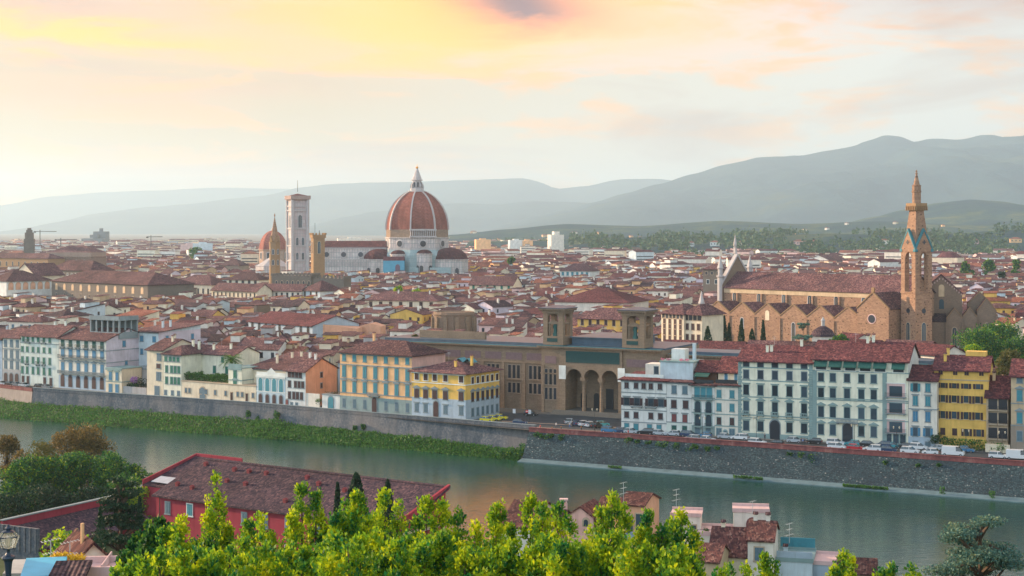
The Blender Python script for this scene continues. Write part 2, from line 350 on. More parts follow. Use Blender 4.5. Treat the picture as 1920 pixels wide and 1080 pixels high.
# road along the river and the square in front of the library
def offs(pts, d):
    out = []
    for i, p in enumerate(pts):
        a = Vector(pts[max(0, i-1)]); b = Vector(pts[min(len(pts)-1, i+1)]); t = (b-a).normalized(); out.append((p[0]-t.y*d, p[1]+t.x*d))
    return out
road = WT[1:8]; 
poly_sheet('road', offs(road, 0.3)+offs(road, 17)[::-1], ZS+0.0, am.m)
poly_sheet('square', [(-4, 428), (30, 410), (60, 410), (62, 470), (-6, 474)], ZS+0.004, am.m)
mk = MB()
ln = rightline(1120)
for a, b in (((-3, 430), (28, 416)), ):
    for k in range(1): mk.add([(a[0], a[1], ZS+.012), (b[0], b[1], ZS+.012), (b[0]+.1, b[1]+.35, ZS+.012), (a[0]+.1, a[1]+.35, ZS+.012)], [(0, 1, 2, 3)])
    for k in range(1): mk.add([(a[0], a[1]+9, ZS+.012), (b[0]+3, b[1]+8, ZS+.012), (b[0]+3.1, b[1]+8.9, ZS+.012), (a[0]+.1, a[1]+9.9, ZS+.012)], [(0, 1, 2, 3)])
tag(mk.build('road_marking', simple('marking_paint', (0.5, 0.36, 0.25))), kind='structure')
# kerbed pavement in front of the houses
kb = MB()
def strip(p, q, d0, d1, z0, z1):
    p = Vector(p[:2]); q = Vector(q[:2]); t = (q-p).normalized(); n_ = Vector((t.y, -t.x))
    a, b, c, d = p+n_*d0, p+n_*d1, q+n_*d1, q+n_*d0
    kb.add([(v.x, v.y, z) for z in (z0, z1) for v in (b, c, d, a)], [(4, 5, 6, 7), (0, 1, 5, 4), (1, 2, 6, 5), (2, 3, 7, 6), (3, 0, 4, 7)])
strip(rightline(1165), rightline(2100), -0.2, 1.8, ZS-0.1, ZS+0.13); strip(leftline(-60), leftline(873), -0.2, 1.2, ZS-0.1, ZS+0.13)
tag(kb.build('pavement', pm.m), kind='structure')

# river
wm = M_('river_water')
mp1 = wm.ob((1, 1, 1)); 
h1 = wm.noise(wm.ob((0.45, 1.1, 1)), 0.9, 5, 0.6, 0.4); h2 = wm.noise(wm.ob((0.03, 0.06, 1)), 1.0, 4, 0.55, 0.8)
wm.base(wm.ramp(h2, [(0.35, (0.006, 0.048, 0.045)), (0.7, (0.016, 0.06, 0.035))]), wm.ramp(h2, [(0.35, 0.03), (0.65, 0.10)]), 0.5)
wm.p.inputs['IOR'].default_value = 2.2
wm.bump(h1, 0.09, 0.9)
poly_sheet('river', [(-2500, -300), (-2500, 2300), (9000, 2300), (9000, -300)], 0.0, wm.m)
# river bed and near bank land
NB = [(-3000, 1300), (-400, 500), (-200, 392), (-110, 332), (-62, 300), (-8, 262), (30, 250), (56, 238), (66, 205), (110, 180), (160, 160), (300, 120), (1500, -300)]
def near_h(y, x=0):
    pr = [(-400, 64), (0, 60.3), (15, 53), (50, 40), (90, 28), (130, 18), (170, 11), (210, 7), (5000, 5)]
    for (a, za), (b, zb) in zip(pr, pr[1:]):
        if y <= b: t = max(0, (y-a)/(b-a)); return za+(zb-za)*t
def nb_y(x):
    for (a, ya), (b, yb) in zip(NB, NB[1:]):
        if x <= b: return ya+(yb-ya)*(x-a)/(b-a)
    return -300
mb = MB(); xs = sorted(set([-3000, -1200, -700]+[p[0] for p in NB[1:-1]]+list(range(-400, 420, 20))+[700, 1500])); rows = []
for x in xs:
    Yb = nb_y(x); ys = [-400, -100, 0, 8, 15, 30, 50, 70, 90, 110, 130, 150, 170, 190, 210, 230]
    col = [(x, min(y, Yb-2), near_h(min(y, Yb-2))+0.5*noise.noise(Vector((x*.05, y*.05, 3)))) for y in ys]+[(x, Yb-1, max(3.5, near_h(max(Yb, 210))-1.0)), (x, Yb+4, -1.0)]
    rows.append(col)
n_ = len(rows[0])
mb.add([p for r in rows for p in r], [(i*n_+j, (i+1)*n_+j, (i+1)*n_+j+1, i*n_+j+1) for i in range(len(rows)-1) for j in range(n_-1)])
hm = M_('hillside_soil'); hm.base(hm.ramp(hm.noise(hm.ob(), 0.25, 6, 0.6), [(0.3, (0.03, 0.06, 0.02)), (0.6, (0.06, 0.08, 0.03)), (0.8, (0.12, 0.09, 0.05))]), 0.95)
tag(mb.build('near_bank', hm.m), kind='structure')

# hills: ridge profiles (px, py) at distance D, spread down towards the viewer over depth
fm = M_('hill_forest')
v = fm.ob(); a1 = fm.noise(v, 0.0035, 8, 0.68, 0.5); a2 = fm.noise(v, 0.0013, 4, 0.5)
c_ = fm.ramp(a1, [(0.40, (0.018, 0.05, 0.07)), (0.52, (0.03, 0.075, 0.075)), (0.61, (0.09, 0.12, 0.06)), (0.70, (0.24, 0.21, 0.12))])  # bluish stops put aerial haze into the forest colour
fm.base(c_, 0.95, 0.05); fm.bump(fm.noise(v, 0.02, 8, 0.7), 20, 1.0)
fmh = M_('hazy_mountain_forest'); v = fmh.ob(); a1 = fmh.noise(v, 0.0013, 8, 0.65, 0.5)
fmh.base(fmh.ramp(a1, [(0.42, (0.02, 0.05, 0.075)), (0.56, (0.035, 0.075, 0.09)), (0.68, (0.06, 0.085, 0.06)), (0.8, (0.15, 0.14, 0.10))]), 0.95, 0.05); fmh.bump(fmh.noise(v, 0.008, 8, 0.7), 40, 1.0)  # far forest tinted blue, distance haze put into its colour
def ridge(name, prof, D, depth, label, mat, rough=1.0, seed=0):
    prof = [(-300, prof[0][1]+10)] + prof + [(2300, prof[-1][1]+8)] if prof[0][0] <= 100 else [(prof[0][0]-160, 452)]+prof+[(2300, prof[-1][1]+8)]
    def py(px):
        for (a, ya), (b, yb) in zip(prof, prof[1:]):
            if px <= b: t = (px-a)/(b-a); t = t*t*(3-2*t)*0.5+t*0.5; return ya+(yb-ya)*t
        return prof[-1][1]
    ks = max(1, D/8600); mb = MB(); nx, ny = 190, 26; p0, p1 = prof[0][0], prof[-1][0]; vs = []
    for i in range(nx):
        px = p0+(p1-p0)*i/(nx-1); zt = PZ(py(px), D)
        for j in range(ny):
            t = j/(ny-4)                                      # 0 foot .. 1 crest .. beyond: back side
            y = D-depth*(1-t) if t <= 1 else D+depth*0.5*(t-1)*3
            x = PX(px, D)
            s = (t*t*(3-2*t)*.45+.55*t) if t <= 1 else 1-(t-1)*2.2
            nn = noise.fractal(Vector((x*0.0011/ks+seed, y*0.0008/ks, seed*1.7)), 0.9, 2.1, 7)
            z = ZS-6+(zt-ZS+6)*s + nn*rough*0.20*max(0, (zt-ZS))*math.sin(min(1, t)*math.pi)**0.8 + noise.noise(Vector((x*0.012/ks, y*0.012/ks, seed)))*0.012*(zt-ZS)*(1 if t>0.1 else 0)
            if t > 0.05 and t <= 1.0: z += abs(noise.fractal(Vector((x*0.0022/ks, seed, 2)), 1, 2, 4))*(-0.10)*(zt-ZS)*math.sin(math.pi*min(t, 1))
            vs.append((x, y, max(z, ZS-6)))
    mb.add(vs, [(i*ny+j, (i+1)*ny+j, (i+1)*ny+j+1, i*ny+j+1) for i in range(nx-1) for j in range(ny-1)])
    o = mb.build(name, mat); o.data.shade_smooth(); return tag(o, label, kind='structure')
ridge('hill', [(0, 385), (100, 368), (200, 360), (300, 357), (400, 352), (540, 354), (640, 372), (700, 400)], 27500, 2500, None, fmh.m, 1, 1)
ridge('hill', [(60, 443), (120, 424), (200, 398), (280, 388), (350, 383), (440, 372), (500, 366), (560, 352), (620, 345), (700, 342), (780, 341), (850, 338), (900, 337), (980, 334), (1010, 341), (1045, 354), (1100, 349), (1150, 338), (1190, 335), (1240, 336), (1400, 360), (1900, 400)], 21500, 4000, None, fmh.m, 1, 4)
ridge('hill', [(560, 436), (600, 418), (650, 406), (700, 397), (780, 388), (850, 381), (930, 383), (1000, 377), (1080, 379), (1150, 385), (1300, 400), (1900, 420)], 16500, 3000, None, fmh.m, 1, 9)
ridge('hill', [(900, 436), (960, 418), (1000, 406), (1060, 394), (1110, 380), (1170, 363), (1230, 346), (1300, 326), (1370, 306), (1430, 294), (1500, 292), (1560, 281), (1600, 274), (1620, 266), (1660, 254), (1690, 257), (1715, 266), (1750, 260), (1800, 262), (1840, 253), (1880, 261), (1920, 266)], 14500, 5600, None, fmh.m, 1.1, 14)
ridge('hill', [(1480, 438), (1560, 424), (1640, 406), (1700, 392), (1760, 380), (1820, 374), (1880, 378), (1920, 384)], 6800, 1900, None, fm.m, 1.2, 20)
ridge('hill', [(850, 440), (950, 430), (1060, 420), (1200, 424), (1350, 414), (1500, 420), (1640, 416), (1800, 422), (1920, 416)], 5600, 1200, None, fm.m, 1.2, 31)
# haze: one even volume over the whole valley
hz = MB(); hz.box(-30000, 30000, -1500, 31000, -2.5, 1120)
hv = bpy.data.materials.new('haze_air'); hv.use_nodes = True; t = hv.node_tree
for n__ in list(t.nodes): t.nodes.remove(n__)
pv = t.nodes.new('ShaderNodeVolumePrincipled'); pv.inputs['Density'].default_value = 0.000058; pv.inputs['Color'].default_value = (0.60, 0.83, 1.0, 1); pv.inputs['Anisotropy'].default_value = 0.3
ou = t.nodes.new('ShaderNodeOutputMaterial'); t.links.new(pv.outputs[0], ou.inputs['Volume'])
tag(hz.build('haze', hv), 'pale warm evening haze over the whole valley', kind='stuff')
# ------------------------------------------------------------------ foliage
nrs = np.random.RandomState(11)
def leaves(name, C, size, mat, parent=None, up=0.0, asp=0.55, rs=None, out=None):
    """one small bent-diamond face per centre"""
    rs = rs or nrs; n = len(C); C = np.asarray(C, 'f')
    a = rs.normal(size=(n, 3)); 
    if out is not None: a = a*0.6+np.asarray(out)
    a[:, 2] += up; a /= np.linalg.norm(a, axis=1)[:, None]
    b = rs.normal(size=(n, 3)); b -= (a*b).sum(1)[:, None]*a; b /= np.linalg.norm(b, axis=1)[:, None]
    s = (np.asarray(size)*(0.6+0.8*rs.rand(n)))[:, None]
    v = np.empty((n, 4, 3), 'f'); v[:, 0] = C-a*s*.5; v[:, 1] = C+b*s*.5*asp; v[:, 2] = C+a*s*.5; v[:, 3] = C-b*s*.5*asp
    me = bpy.data.meshes.new(name); me.vertices.add(4*n); me.vertices.foreach_set('co', v.ravel()); me.loops.add(4*n); me.loops.foreach_set('vertex_index', np.arange(4*n, dtype='i'))
    me.polygons.add(n); me.polygons.foreach_set('loop_start', np.arange(0, 4*n, 4, dtype='i')); me.update(calc_edges=True); me.materials.append(mat)
    o = link(bpy.data.objects.new(name, me)); o.parent = parent; return o
def blob_pts(n, c, r, shell=0.55, rs=None):
    """points in an ellipsoid, crowded to the shell; lumpy"""
    rs = rs or nrs; d = rs.normal(size=(n, 3)); d /= np.linalg.norm(d, axis=1)[:, None]
    k = shell+(1-shell)*rs.rand(n)**0.7; return np.asarray(c)+d*k[:, None]*np.asarray(r), d
BARK = simple('bark', (0.10, 0.07, 0.05), 0.9, 0.1, 0.3, 3)
LF = {'green': leafmat('leaves_green', [(0.006, 0.04, 0.028), (0.02, 0.10, 0.035), (0.07, 0.20, 0.025), (0.36, 0.42, 0.02)]),  # lime stop puts bright highlights into the leaf colour
      'dark': leafmat('leaves_dark', [(0.008, 0.03, 0.018), (0.015, 0.05, 0.022), (0.03, 0.075, 0.025)], 0.2),
      'olive': leafmat('leaves_olive', [(0.05, 0.07, 0.02), (0.12, 0.12, 0.03), (0.22, 0.19, 0.05)]),
      'brown': leafmat('leaves_brown', [(0.035, 0.04, 0.02), (0.13, 0.10, 0.025), (0.34, 0.21, 0.05)]),
      'lime': leafmat('leaves_lime', [(0.004, 0.06, 0.045), (0.02, 0.15, 0.04), (0.20, 0.36, 0.015), (0.55, 0.60, 0.012), (0.78, 0.74, 0.02)], 0.5, sc=1.3, gw=0.22),  # yellow and dark teal stops put highlights and shadows into the leaf colour
      'cedar': leafmat('leaves_cedar', [(0.03, 0.10, 0.09), (0.07, 0.17, 0.14), (0.22, 0.26, 0.12)], 0.2),
      'grass': leafmat('leaves_grass', [(0.02, 0.09, 0.02), (0.05, 0.16, 0.025), (0.12, 0.24, 0.04)])}
def tree(name, loc, h, w, mat, label, n=2500, leaf=0.5, lobes=9, group=None, cat='tree', seed=0, trunk=0.35, flat=0.8, shell=0.6):
    rs = np.random.RandomState(seed+100); root = empty(name, loc, 0, label, cat, group)
    tb = MB(); tb.tube([(0, 0, -.5), (0.1, 0, h*.25), (0, .2, h*.55)], [w*.045+.12, w*.035+.1, w*.02+.05], 7)
    cs = []
    for k in range(lobes):
        a = rs.rand()*6.283; q = rs.rand()**0.6; z = h*(trunk+0.12+(0.88-trunk-0.12)*rs.rand()) if k else h*.8
        rr = w*.5*(1-0.75*max(0, (z/h-0.55))/0.45)*q*0.75
        cs.append((rr*math.cos(a), rr*math.sin(a), z, w*(0.2+0.13*rs.rand())))
    for x, y, z, r in cs: tb.tube([(0, 0, h*.3), (x*.5, y*.5, (h*.3+z)/2), (x, y, z)], [w*.02+.06, w*.012+.04, .03], 5)
    tb.build('trunk', BARK, root)
    P = []; D = []
    for x, y, z, r in cs:
        p, d = blob_pts(int(n/lobes), (x, y, z), (r, r, min(r*flat, h-z+0.15*h)), shell, rs)
        P.append(p); D.append(d)
        for q in range(5):                                   # knobs on the lobe
            dd = rs.normal(size=3); dd /= np.linalg.norm(dd); dd[2] = abs(dd[2])
            p, d = blob_pts(int(n/lobes/7), (x+dd[0]*r*.8, y+dd[1]*r*.8, z+dd[2]*r*flat*.8), (r*.38,)*3, .3, rs); P.append(p); D.append(d)
    leaves('crown', np.concatenate(P), leaf, LF[mat], root, 0.2, rs=rs, out=np.concatenate(D)*.3); return root
def cypress(name, loc, h, w, label, n=1200, leaf=0.5, group=None, mat='dark', seed=0):
    rs = np.random.RandomState(seed+50); root = empty(name, loc, 0, label, 'tree', group)
    MB().tube([(0, 0, -.4), (0, 0, h*.5)], [.3, .1], 6).build('trunk', BARK, root)
    t = rs.rand(n)**0.9; a = rs.rand(n)*6.283; prof = np.sin(np.clip((t*0.94+0.06), 0, 1)*math.pi)**0.55*(1-0.45*t)
    r = w/2*prof*(0.75+0.35*rs.rand(n)+.1*np.sin(a*3+t*20)); P = np.stack([r*np.cos(a), r*np.sin(a), h*(0.03+0.97*t)], 1)
    leaves('crown', P, leaf, LF[mat], root, 1.4, 0.5, rs); return root
def bush(name, loc, r, mat, label, n=300, leaf=0.35, group=None, seed=0, cat='bush', sz=None):
    rs = np.random.RandomState(seed+900); P = []; r3 = sz or (r, r, r*.8)
    for k in range(6):
        a = rs.rand()*6.28; p, _ = blob_pts(n//6, (r3[0]*.55*math.cos(a), r3[1]*.55*math.sin(a), r3[2]*(.25+.6*rs.rand())), [q*.5 for q in r3], .4, rs); P.append(p)
    o = leaves(name, np.concatenate(P), leaf, LF[mat], None, 0.5, rs=rs); o.location = loc; return tag(o, label, cat, group)

# ------------------------------------------------------------------ embankment walls, bank
em = M_('embankment_stone')
vo = em.n('ShaderNodeTexVoronoi', {'Vector': em.uv(1/0.42, 1/0.26), 'Scale': 1.0, 'Randomness': 0.8}); bw = em.n('ShaderNodeSeparateColor', {0: vo.outputs['Color']}).outputs[0]
big = em.noise(em.uv(0.5, 1), 0.12, 6, 0.65)
c1 = em.ramp(bw, [(0.0, (0.025, 0.050, 0.058)), (0.5, (0.058, 0.095, 0.105)), (0.93, (0.085, 0.125, 0.13)), (0.98, (0.17, 0.19, 0.19)), (1.0, (0.36, 0.36, 0.33))])
c1 = em.mix(em.ramp(big, [(0.42, 0.0), (0.65, 0.75)]), c1, (0.03, 0.045, 0.06))
c1 = em.mix(em.ramp(vo.outputs['Distance'], [(0.45, 0.0), (0.7, 0.8)]), c1, (0.03, 0.035, 0.04))
em.base(c1, 0.95, 0.1); em.bump(vo.outputs['Distance'], 0.12, 0.8)
ol = M_('old_embankment_stone'); b1 = ol.noise(ol.uv(1, 0.35), 0.35, 6, 0.65); b2 = ol.noise(ol.uv(), 1.6, 5, 0.7)
c1 = ol.ramp(b2, [(0.3, (0.06, 0.075, 0.095)), (0.5, (0.13, 0.145, 0.165)), (0.66, (0.22, 0.215, 0.21)), (0.75, (0.4, 0.38, 0.36))])
c1 = ol.mix(ol.ramp(b1, [(0.42, 0.0), (0.62, 0.8)]), c1, (0.055, 0.075, 0.095)); c1 = ol.mix(ol.ramp(ol.noise(ol.uv(), 0.06, 4, 0.6), [(0.45, 0.0), (0.6, 0.35)]), c1, (0.30, 0.25, 0.22))
ol.base(c1, 0.95, 0.1); ol.bump(b2, 0.1, 0.7)
BRK = M_('parapet_brick'); bn = BRK.noise(BRK.uv(1, .6), 0.5, 6, 0.7); BRK.base(BRK.ramp(bn, [(0.35, (0.12, 0.045, 0.05)), (0.55, (0.22, 0.08, 0.078)), (0.7, (0.30, 0.17, 0.15))]), 0.9)
LEDGE = simple('pale_ledge', (0.12, 0.19, 0.21), 0.8, 0.2, 0.2, 0.4)
def wall_run(name, pts, bat, z1, z0, mat, top_h, top_t, topmat, label, ledge=None, cap=None):
    root = empty(name, (pts[0][0], pts[0][1], 0), 0, label, 'wall')
    ox, oy = pts[0]; P = [(x-ox, y-oy) for x, y in pts]; Q = offs(P, -bat); B = offs(P, 1.0)
    def runmb(A, za, C, zc, E, ze):
        mb = MB()
        for i in range(len(P)-1):
            mb.loft([[(*A[j], za), (*C[j], zc), (*E[j], ze), (*B[j], ze), (*B[j], za)] for j in (i, i+1)][::-1], True, True)
        return mb
    runmb(Q, z0, P, z1, P, z1+.001).build('stone_face', mat, root)
    A = offs(P, -0.12); E = offs(P, 0.45); mb = MB()
    for i in range(len(P)-1): mb.loft([[(*A[j], z1+.002), (*A[j], z1+top_h), (*E[j], z1+top_h), (*E[j], z1+.002)] for j in (i, i+1)][::-1])
    mb.build('parapet', topmat, root)
    A2 = offs(P, -0.24); E2 = offs(P, 0.57); mb = MB()
    for i in range(len(P)-1): mb.loft([[(*A2[j], z1+top_h+.003), (*A2[j], z1+top_h+.14), (*E2[j], z1+top_h+.14), (*E2[j], z1+top_h+.003)] for j in (i, i+1)][::-1])
    mb.build('coping', cap or topmat, root)
    if ledge:
        mb = MB(); A = offs(P, -bat-ledge); E = offs(P, -bat+.1)
        for i in range(len(P)-1): mb.loft([[(*A[j], -1), (*A[j], .25), (*E[j], .75), (*E[j], -1)] for j in (i, i+1)][::-1])
        mb.build('footing', LEDGE, root)
    return root
wall_run('embankment_wall', [(4.6, 417.6), (62, 387.5), (119, 356), (260, 279), (900, -61)], 4.2, 7.35, 0.2, em.m, 1.1, .5, BRK.m, 'tall dark rough stone embankment wall topped with a red brick parapet', 2.6)
LW = [(-240, 589), (-161.6, 522), (-79.0, 477), (-40.3, 451), (6.5, 421.5)]
wall_run('embankment_wall', [(-161.6, 522), (-79.0, 477), (-40.3, 451), (6.5, 421.5)], 1.0, 7.6, 0.0, ol.m, 0.95, .5, ol.m, 'older weathered grey embankment wall rising above the grassy river bank', None, TRIM['stone'])
# bridge approach wall with arches, red parapet
r_ = wall_run('embankment_wall', [(-420, 745), (-240, 589), (-162.0, 522.4)], 0.8, 7.2, 0.0, plaster('bridge_plaster', (0.33, 0.28, 0.25), .5), 1.0, .5, BRK.m, 'low tan wall with shallow arches and red parapet beside the grassy bank')
# grass bank
bm_ = MB(); top = offs([(-161.6, 522), (-79.0, 477), (-40.3, 451), (4, 420)], -0.9)
wat = [(-168, 507), (-83, 463), (-41, 440.5), (1.5, 414.5)]; top = [(-300, 640)]+top; wat = [(-300, 610)]+wat
zt = [3.2, 3.4, 3.2, 2.6, 1.6]
sub = 12; GT = []
for i in range(4):
    for k in range(sub+(i == 3)):
        t = k/sub; GT.append([tuple(np.array((*top[i], zt[i]))*(1-t)+np.array((*top[i+1], zt[i+1]))*t), tuple(np.array((*wat[i], -0.5))*(1-t)+np.array((*wat[i+1], -.5))*t)])
vs = []
for a, b in GT:
    wv = 2.0*noise.noise(Vector((a[0]*.06, 0, 5)))
    for t in (0, .35, .75, 1.0): z = a[2]*(1-t**1.3)+b[2]*t**1.3; vs.append((a[0]*(1-t)+b[0]*t, a[1]*(1-t)+b[1]*t-wv*t, z))
bm_.add(vs, [(i*4+j, i*4+j+1, i*4+j+5, i*4+j+4) for i in range(len(GT)-1) for j in range(3)])
tag(bm_.build('river_bank', simple('bank_soil', (0.05, 0.085, 0.03), 0.95, 0.1, 0.3, .4)), kind='structure')
C = []; S = []
for k in range(30000):
    i = nrs.randint(0, len(GT)-1); t = nrs.rand()**0.9; u = nrs.rand(); a0, b0 = GT[i]; a1, b1 = GT[i+1]
    a = np.array(a0)*(1-u)+np.array(a1)*u; b = np.array(b0)*(1-u)+np.array(b1)*u; wv = 2.0*noise.noise(Vector((a[0]*.06, 0, 5)))
    p = a*(1-t)+b*t; p[1] -= wv*t; hh = 0.3+1.3*max(0, noise.noise(Vector((p[0]*.09, p[1]*.12, 1)))+.25)
    C.append((p[0]+nrs.randn()*.3, p[1]+nrs.randn()*.3, a[2]*(1-t**1.3)+b[2]*t**1.3+nrs.rand()*hh)); S.append(0.85)
g_ = leaves('grass', C, S, LF['grass'], None, 1.1, .35); tag(g_, 'long green grass and reeds covering the river bank under the old wall', 'grass', kind='stuff')
for k, (px, py, r) in enumerate([(945, 848, 2.6), (968, 850, 3.2), (985, 838, 2.2), (520, 778, 2.0), (466, 775, 1.6), (666, 803, 1.3), (681, 800, 1.4), (483, 784, .9)]):
    i_ = 0; Y = 418 if px > 900 else 0
    if not Y:
        for (a, ya), (b, yb) in zip([(-162, 522), (-79, 477), (-40.3, 451)], [(-79, 477), (-40.3, 451), (6, 421)]):
            for s_ in range(40):
                xx = a+(b-a)*s_/40; yy = ya+(yb-ya)*s_/40
                if 960+xx/yy*F <= px: Y = yy-1.6
    zc = PZ(py, Y)
    bush('bush', (PX(px, Y), Y, max(0.2, zc-r*.5)), r, 'green', ['round green bush where the grassy bank meets the tall wall', 'largest green bush at the tip of the grassy bank', 'green bush hanging at the corner of the tall wall', 'tall dark shrub growing up the old embankment wall', 'ragged shrub on the old wall below the low cream house', 'small shrub at the foot of the old wall below the peach palace', 'dark round shrub beside a smaller one below the peach palace', 'tiny tuft low on the old wall beside a ragged shrub'][k], 360, .45, seed=k, sz=(r*.6, r*.5, r) if 3 <= k else None)
sh = [(1008, 812, 1.2), (1020, 816, 1.5), (1032, 815, 1.2), (1050, 818, 1.6), (1177, 823, 1.2), (1195, 826, .9), (1215, 828, .9), (1240, 832, 2.0), (1270, 834, 1.6), (1290, 837, 1.9), (1303, 836, 1.0), (1327, 838, 1.1), (1342, 839, 1.0), (1480, 850, .9), (1500, 850, 1.4), (1525, 858, 2.0), (1476, 864, .8), (1660, 866, 1.0), (1722, 872, 1.1), (1760, 870, .8), (1571, 868, 1.0)]
WB = [(4.6, 417.6), (62, 387.5), (119, 356)]
for k, (px, py, r) in enumerate(sh):
    for (a, ya), (b, yb) in zip(WB, WB[1:]):
        m = (yb-ya)/(b-a); kk = (px-960)/F; Y = (ya-m*a)/(1-m*kk)
        if a-2 <= kk*Y <= b+2: break
    bush('wall_shrub', (kk*Y, Y-.9, PZ(py, Y)-r*.6), r, 'green', 'green shrub sprouting under the brick parapet, %s from the bank tip' % ordn(k), 150, .45, 'shrubs growing out of the tall embankment wall', seed=40+k, cat='shrub', sz=(r, r*.5, r*.9))
C = []
for a, b in ((1375, 1430), (1580, 1665), (1762, 1772), (1855, 1866), (1140, 1165)):
    for k in range(int((b-a)*7)):
        px = a+(b-a)*nrs.rand(); kk = (px-960)/F; Y = (417.6+.528*4.6-7.0)/(1+.535*kk); C.append((kk*Y, Y+nrs.randn()*.25, .5+nrs.rand()*(.5 if b-a > 15 else 1.6)))
tag(leaves('weeds', C, .6, LF['grass'], None, 1.0, .4), 'patches of green weeds on the pale footing of the tall wall', 'weeds', kind='stuff')

# ------------------------------------------------------------------ facade kit
WC = {}
def winmesh(kind, w, h, trim):
    k = (kind, round(w, 1), round(h, 1), trim)
    if k in WC: return WC[k]
    w, h = k[1], k[2]; a = MB(); t = 0.16
    if kind == 'arch':
        a.arch(0, -h/2-.1, w+.5, h+.45, -.10, 0.05, 9)
    else:
        a.box(-w/2-t, w/2+t, -.09, .05, h/2, h/2+.2); a.box(-w/2-t, -w/2, -.07, .05, -h/2, h/2); a.box(w/2, w/2+t, -.07, .05, -h/2, h/2); a.box(-w/2-t-.1, w/2+t+.1, -.16, .05, -h/2-.22, -h/2)
    if kind == 'ped': a.prism([(-w/2-.55, h/2+.32), (w/2+.55, h/2+.32), (w/2+.55, h/2+.5), (0, h/2+1.15), (-w/2-.55, h/2+.5)], -.32, .05)
    if kind == 'lintel': a.box(-w/2-.4, w/2+.4, -.3, .05, h/2+.3, h/2+.55)
    WC[k] = a.mesh('window', TRIM[trim] if trim in TRIM else PL[trim]); return WC[k]
def panemesh(kind, w, h, mat):
    k = ('p', kind, round(w, 1), round(h, 1), mat.name)
    if k in WC: return WC[k]
    w, h = k[2], k[3]; a = MB()
    if kind == 'arch': a.arch(0, -h/2, w, h, -.13, .02, 9); 
    else: a.box(-w/2+.01, w/2-.01, -.03, .02, -h/2+.01, h/2-.01)
    if kind != 'shutter': a2 = a
    WC[k] = a.mesh('pane', mat); return WC[k]
def shutmesh(w, h, mat, y=-.1):
    k = ('s', round(w, 1), round(h, 1), mat.name, y)
    if k in WC: return WC[k]
    w, h = k[1], k[2]; a = MB(); a.box(-w/2, w/2, y, y+.05, -h/2, h/2); a.box(-w/2+.06, w/2-.06, y-.02, y+.01, -h/2+.08, -.05); a.box(-w/2+.06, w/2-.06, y-.02, y+.01, .05, h/2-.08)
    WC[k] = a.mesh('shutter', mat); return WC[k]
def window(root, T, x, z, w, h, kind='plain', shut=None, state='closed', trim='stone', glass=None, name='window'):
    """T = (ox, oy, rot): facade frame inside the root"""
    ox, oy, r = T; c, s = math.cos(r), math.sin(r); p = (ox+c*x, oy+s*x, z)
    fr = inst(name, winmesh(kind, w, h, trim), root, p, r)
    if not shut or state == 'open': inst('pane', panemesh('arch' if kind == 'arch' else 'flat', w, h, glass or GLASS), fr)
    if shut:
        m = SHUT[shut]
        if state == 'closed':
            if kind == 'arch': inst('shutter', panemesh('arch', w, h, m), fr)
            else:
                for q in (-1, 1): inst('shutter', shutmesh(w/2-.02, h, m), fr, (q*w/4, 0, 0))
        else:
            for q in (-1, 1): inst('shutter', shutmesh(w/2, h, m, -.12), fr, (q*(w*.75+.08), 0, 0))
    return fr
def balcony(root, T, x, z, w, d=.9, mat=None, slab='stone', solid=False):
    ox, oy, r = T; c, s = math.cos(r), math.sin(r)
    k = ('b', round(w, 1), d, slab, solid)
    if k not in WC:
        a = MB(); a.box(-w/2, w/2, -d, .05, -.2, 0)
        for q in (-1, 1): a.box(q*w*.4-.1, q*w*.4+.1, -d*.7, .05, -.55, -.2)
        b = MB()
        if solid: b.box(-w/2, w/2, -d, -d+.12, .75, .95); [b.box(xx-.07, xx+.07, -d+.01, -d+.11, 0.0, .75) for xx in np.linspace(-w/2+.1, w/2-.1, max(3, int(w/.32)))]
        else:
            b.box(-w/2, w/2, -d, -d+.05, .92, .98); b.box(-w/2, -w/2+.05, -d+.05, 0, .92, .98); b.box(w/2-.05, w/2, -d+.05, 0, .92, .98)
            [b.box(xx-.02, xx+.02, -d+.01, -d+.045, 0.0, .92) for xx in np.linspace(-w/2+.03, w/2-.03, max(3, int(w/.22)))]
        WC[k] = (a.mesh('balcony', TRIM[slab]), b.mesh('railing', TRIM[slab] if solid else IRON))
    o = inst('balcony', WC[k][0], root, (ox+c*x, oy+s*x, z), r); inst('railing', WC[k][1], o); return o
def chimneymesh(mat, h=1.6, w=.7):
    k = ('ch', mat.name, h, w)
    if k not in WC:
        a = MB(); a.box(-w/2, w/2, -w*.4, w*.4, -1.0, h); a.box(-w/2-.08, w/2+.08, -w*.4-.08, w*.4+.08, h, h+.12); a.mat(1).gable(-w/2, w/2, -w*.4, w*.4, h+.35, .22, .15, .06); a.mat(0)
        for q in (-1, 1): a.box(q*w*.4-.05, q*w*.4+.05, -w*.3, w*.3, h+.12, h+.4)
        WC[k] = a.mesh('chimney', [mat, T_BROWN])
    return WC[k]
def antennamesh():
    if 'ant' not in WC:
        a = MB(); a.tube([(0, 0, -.4), (0, 0, 2.8)], .03, 4)
        for z, l in ((2.7, .5), (2.3, .7)):
            a.tube([(-l, 0, z), (l, 0, z+.1)], .018, 3)
            for q in np.linspace(-l, l, 6): a.tube([(q, -.3, z), (q, .3, z)], .015, 3)
        WC['ant'] = a.mesh('antenna', simple('galvanised', (0.45, 0.46, 0.46), .5))
    return WC['ant']
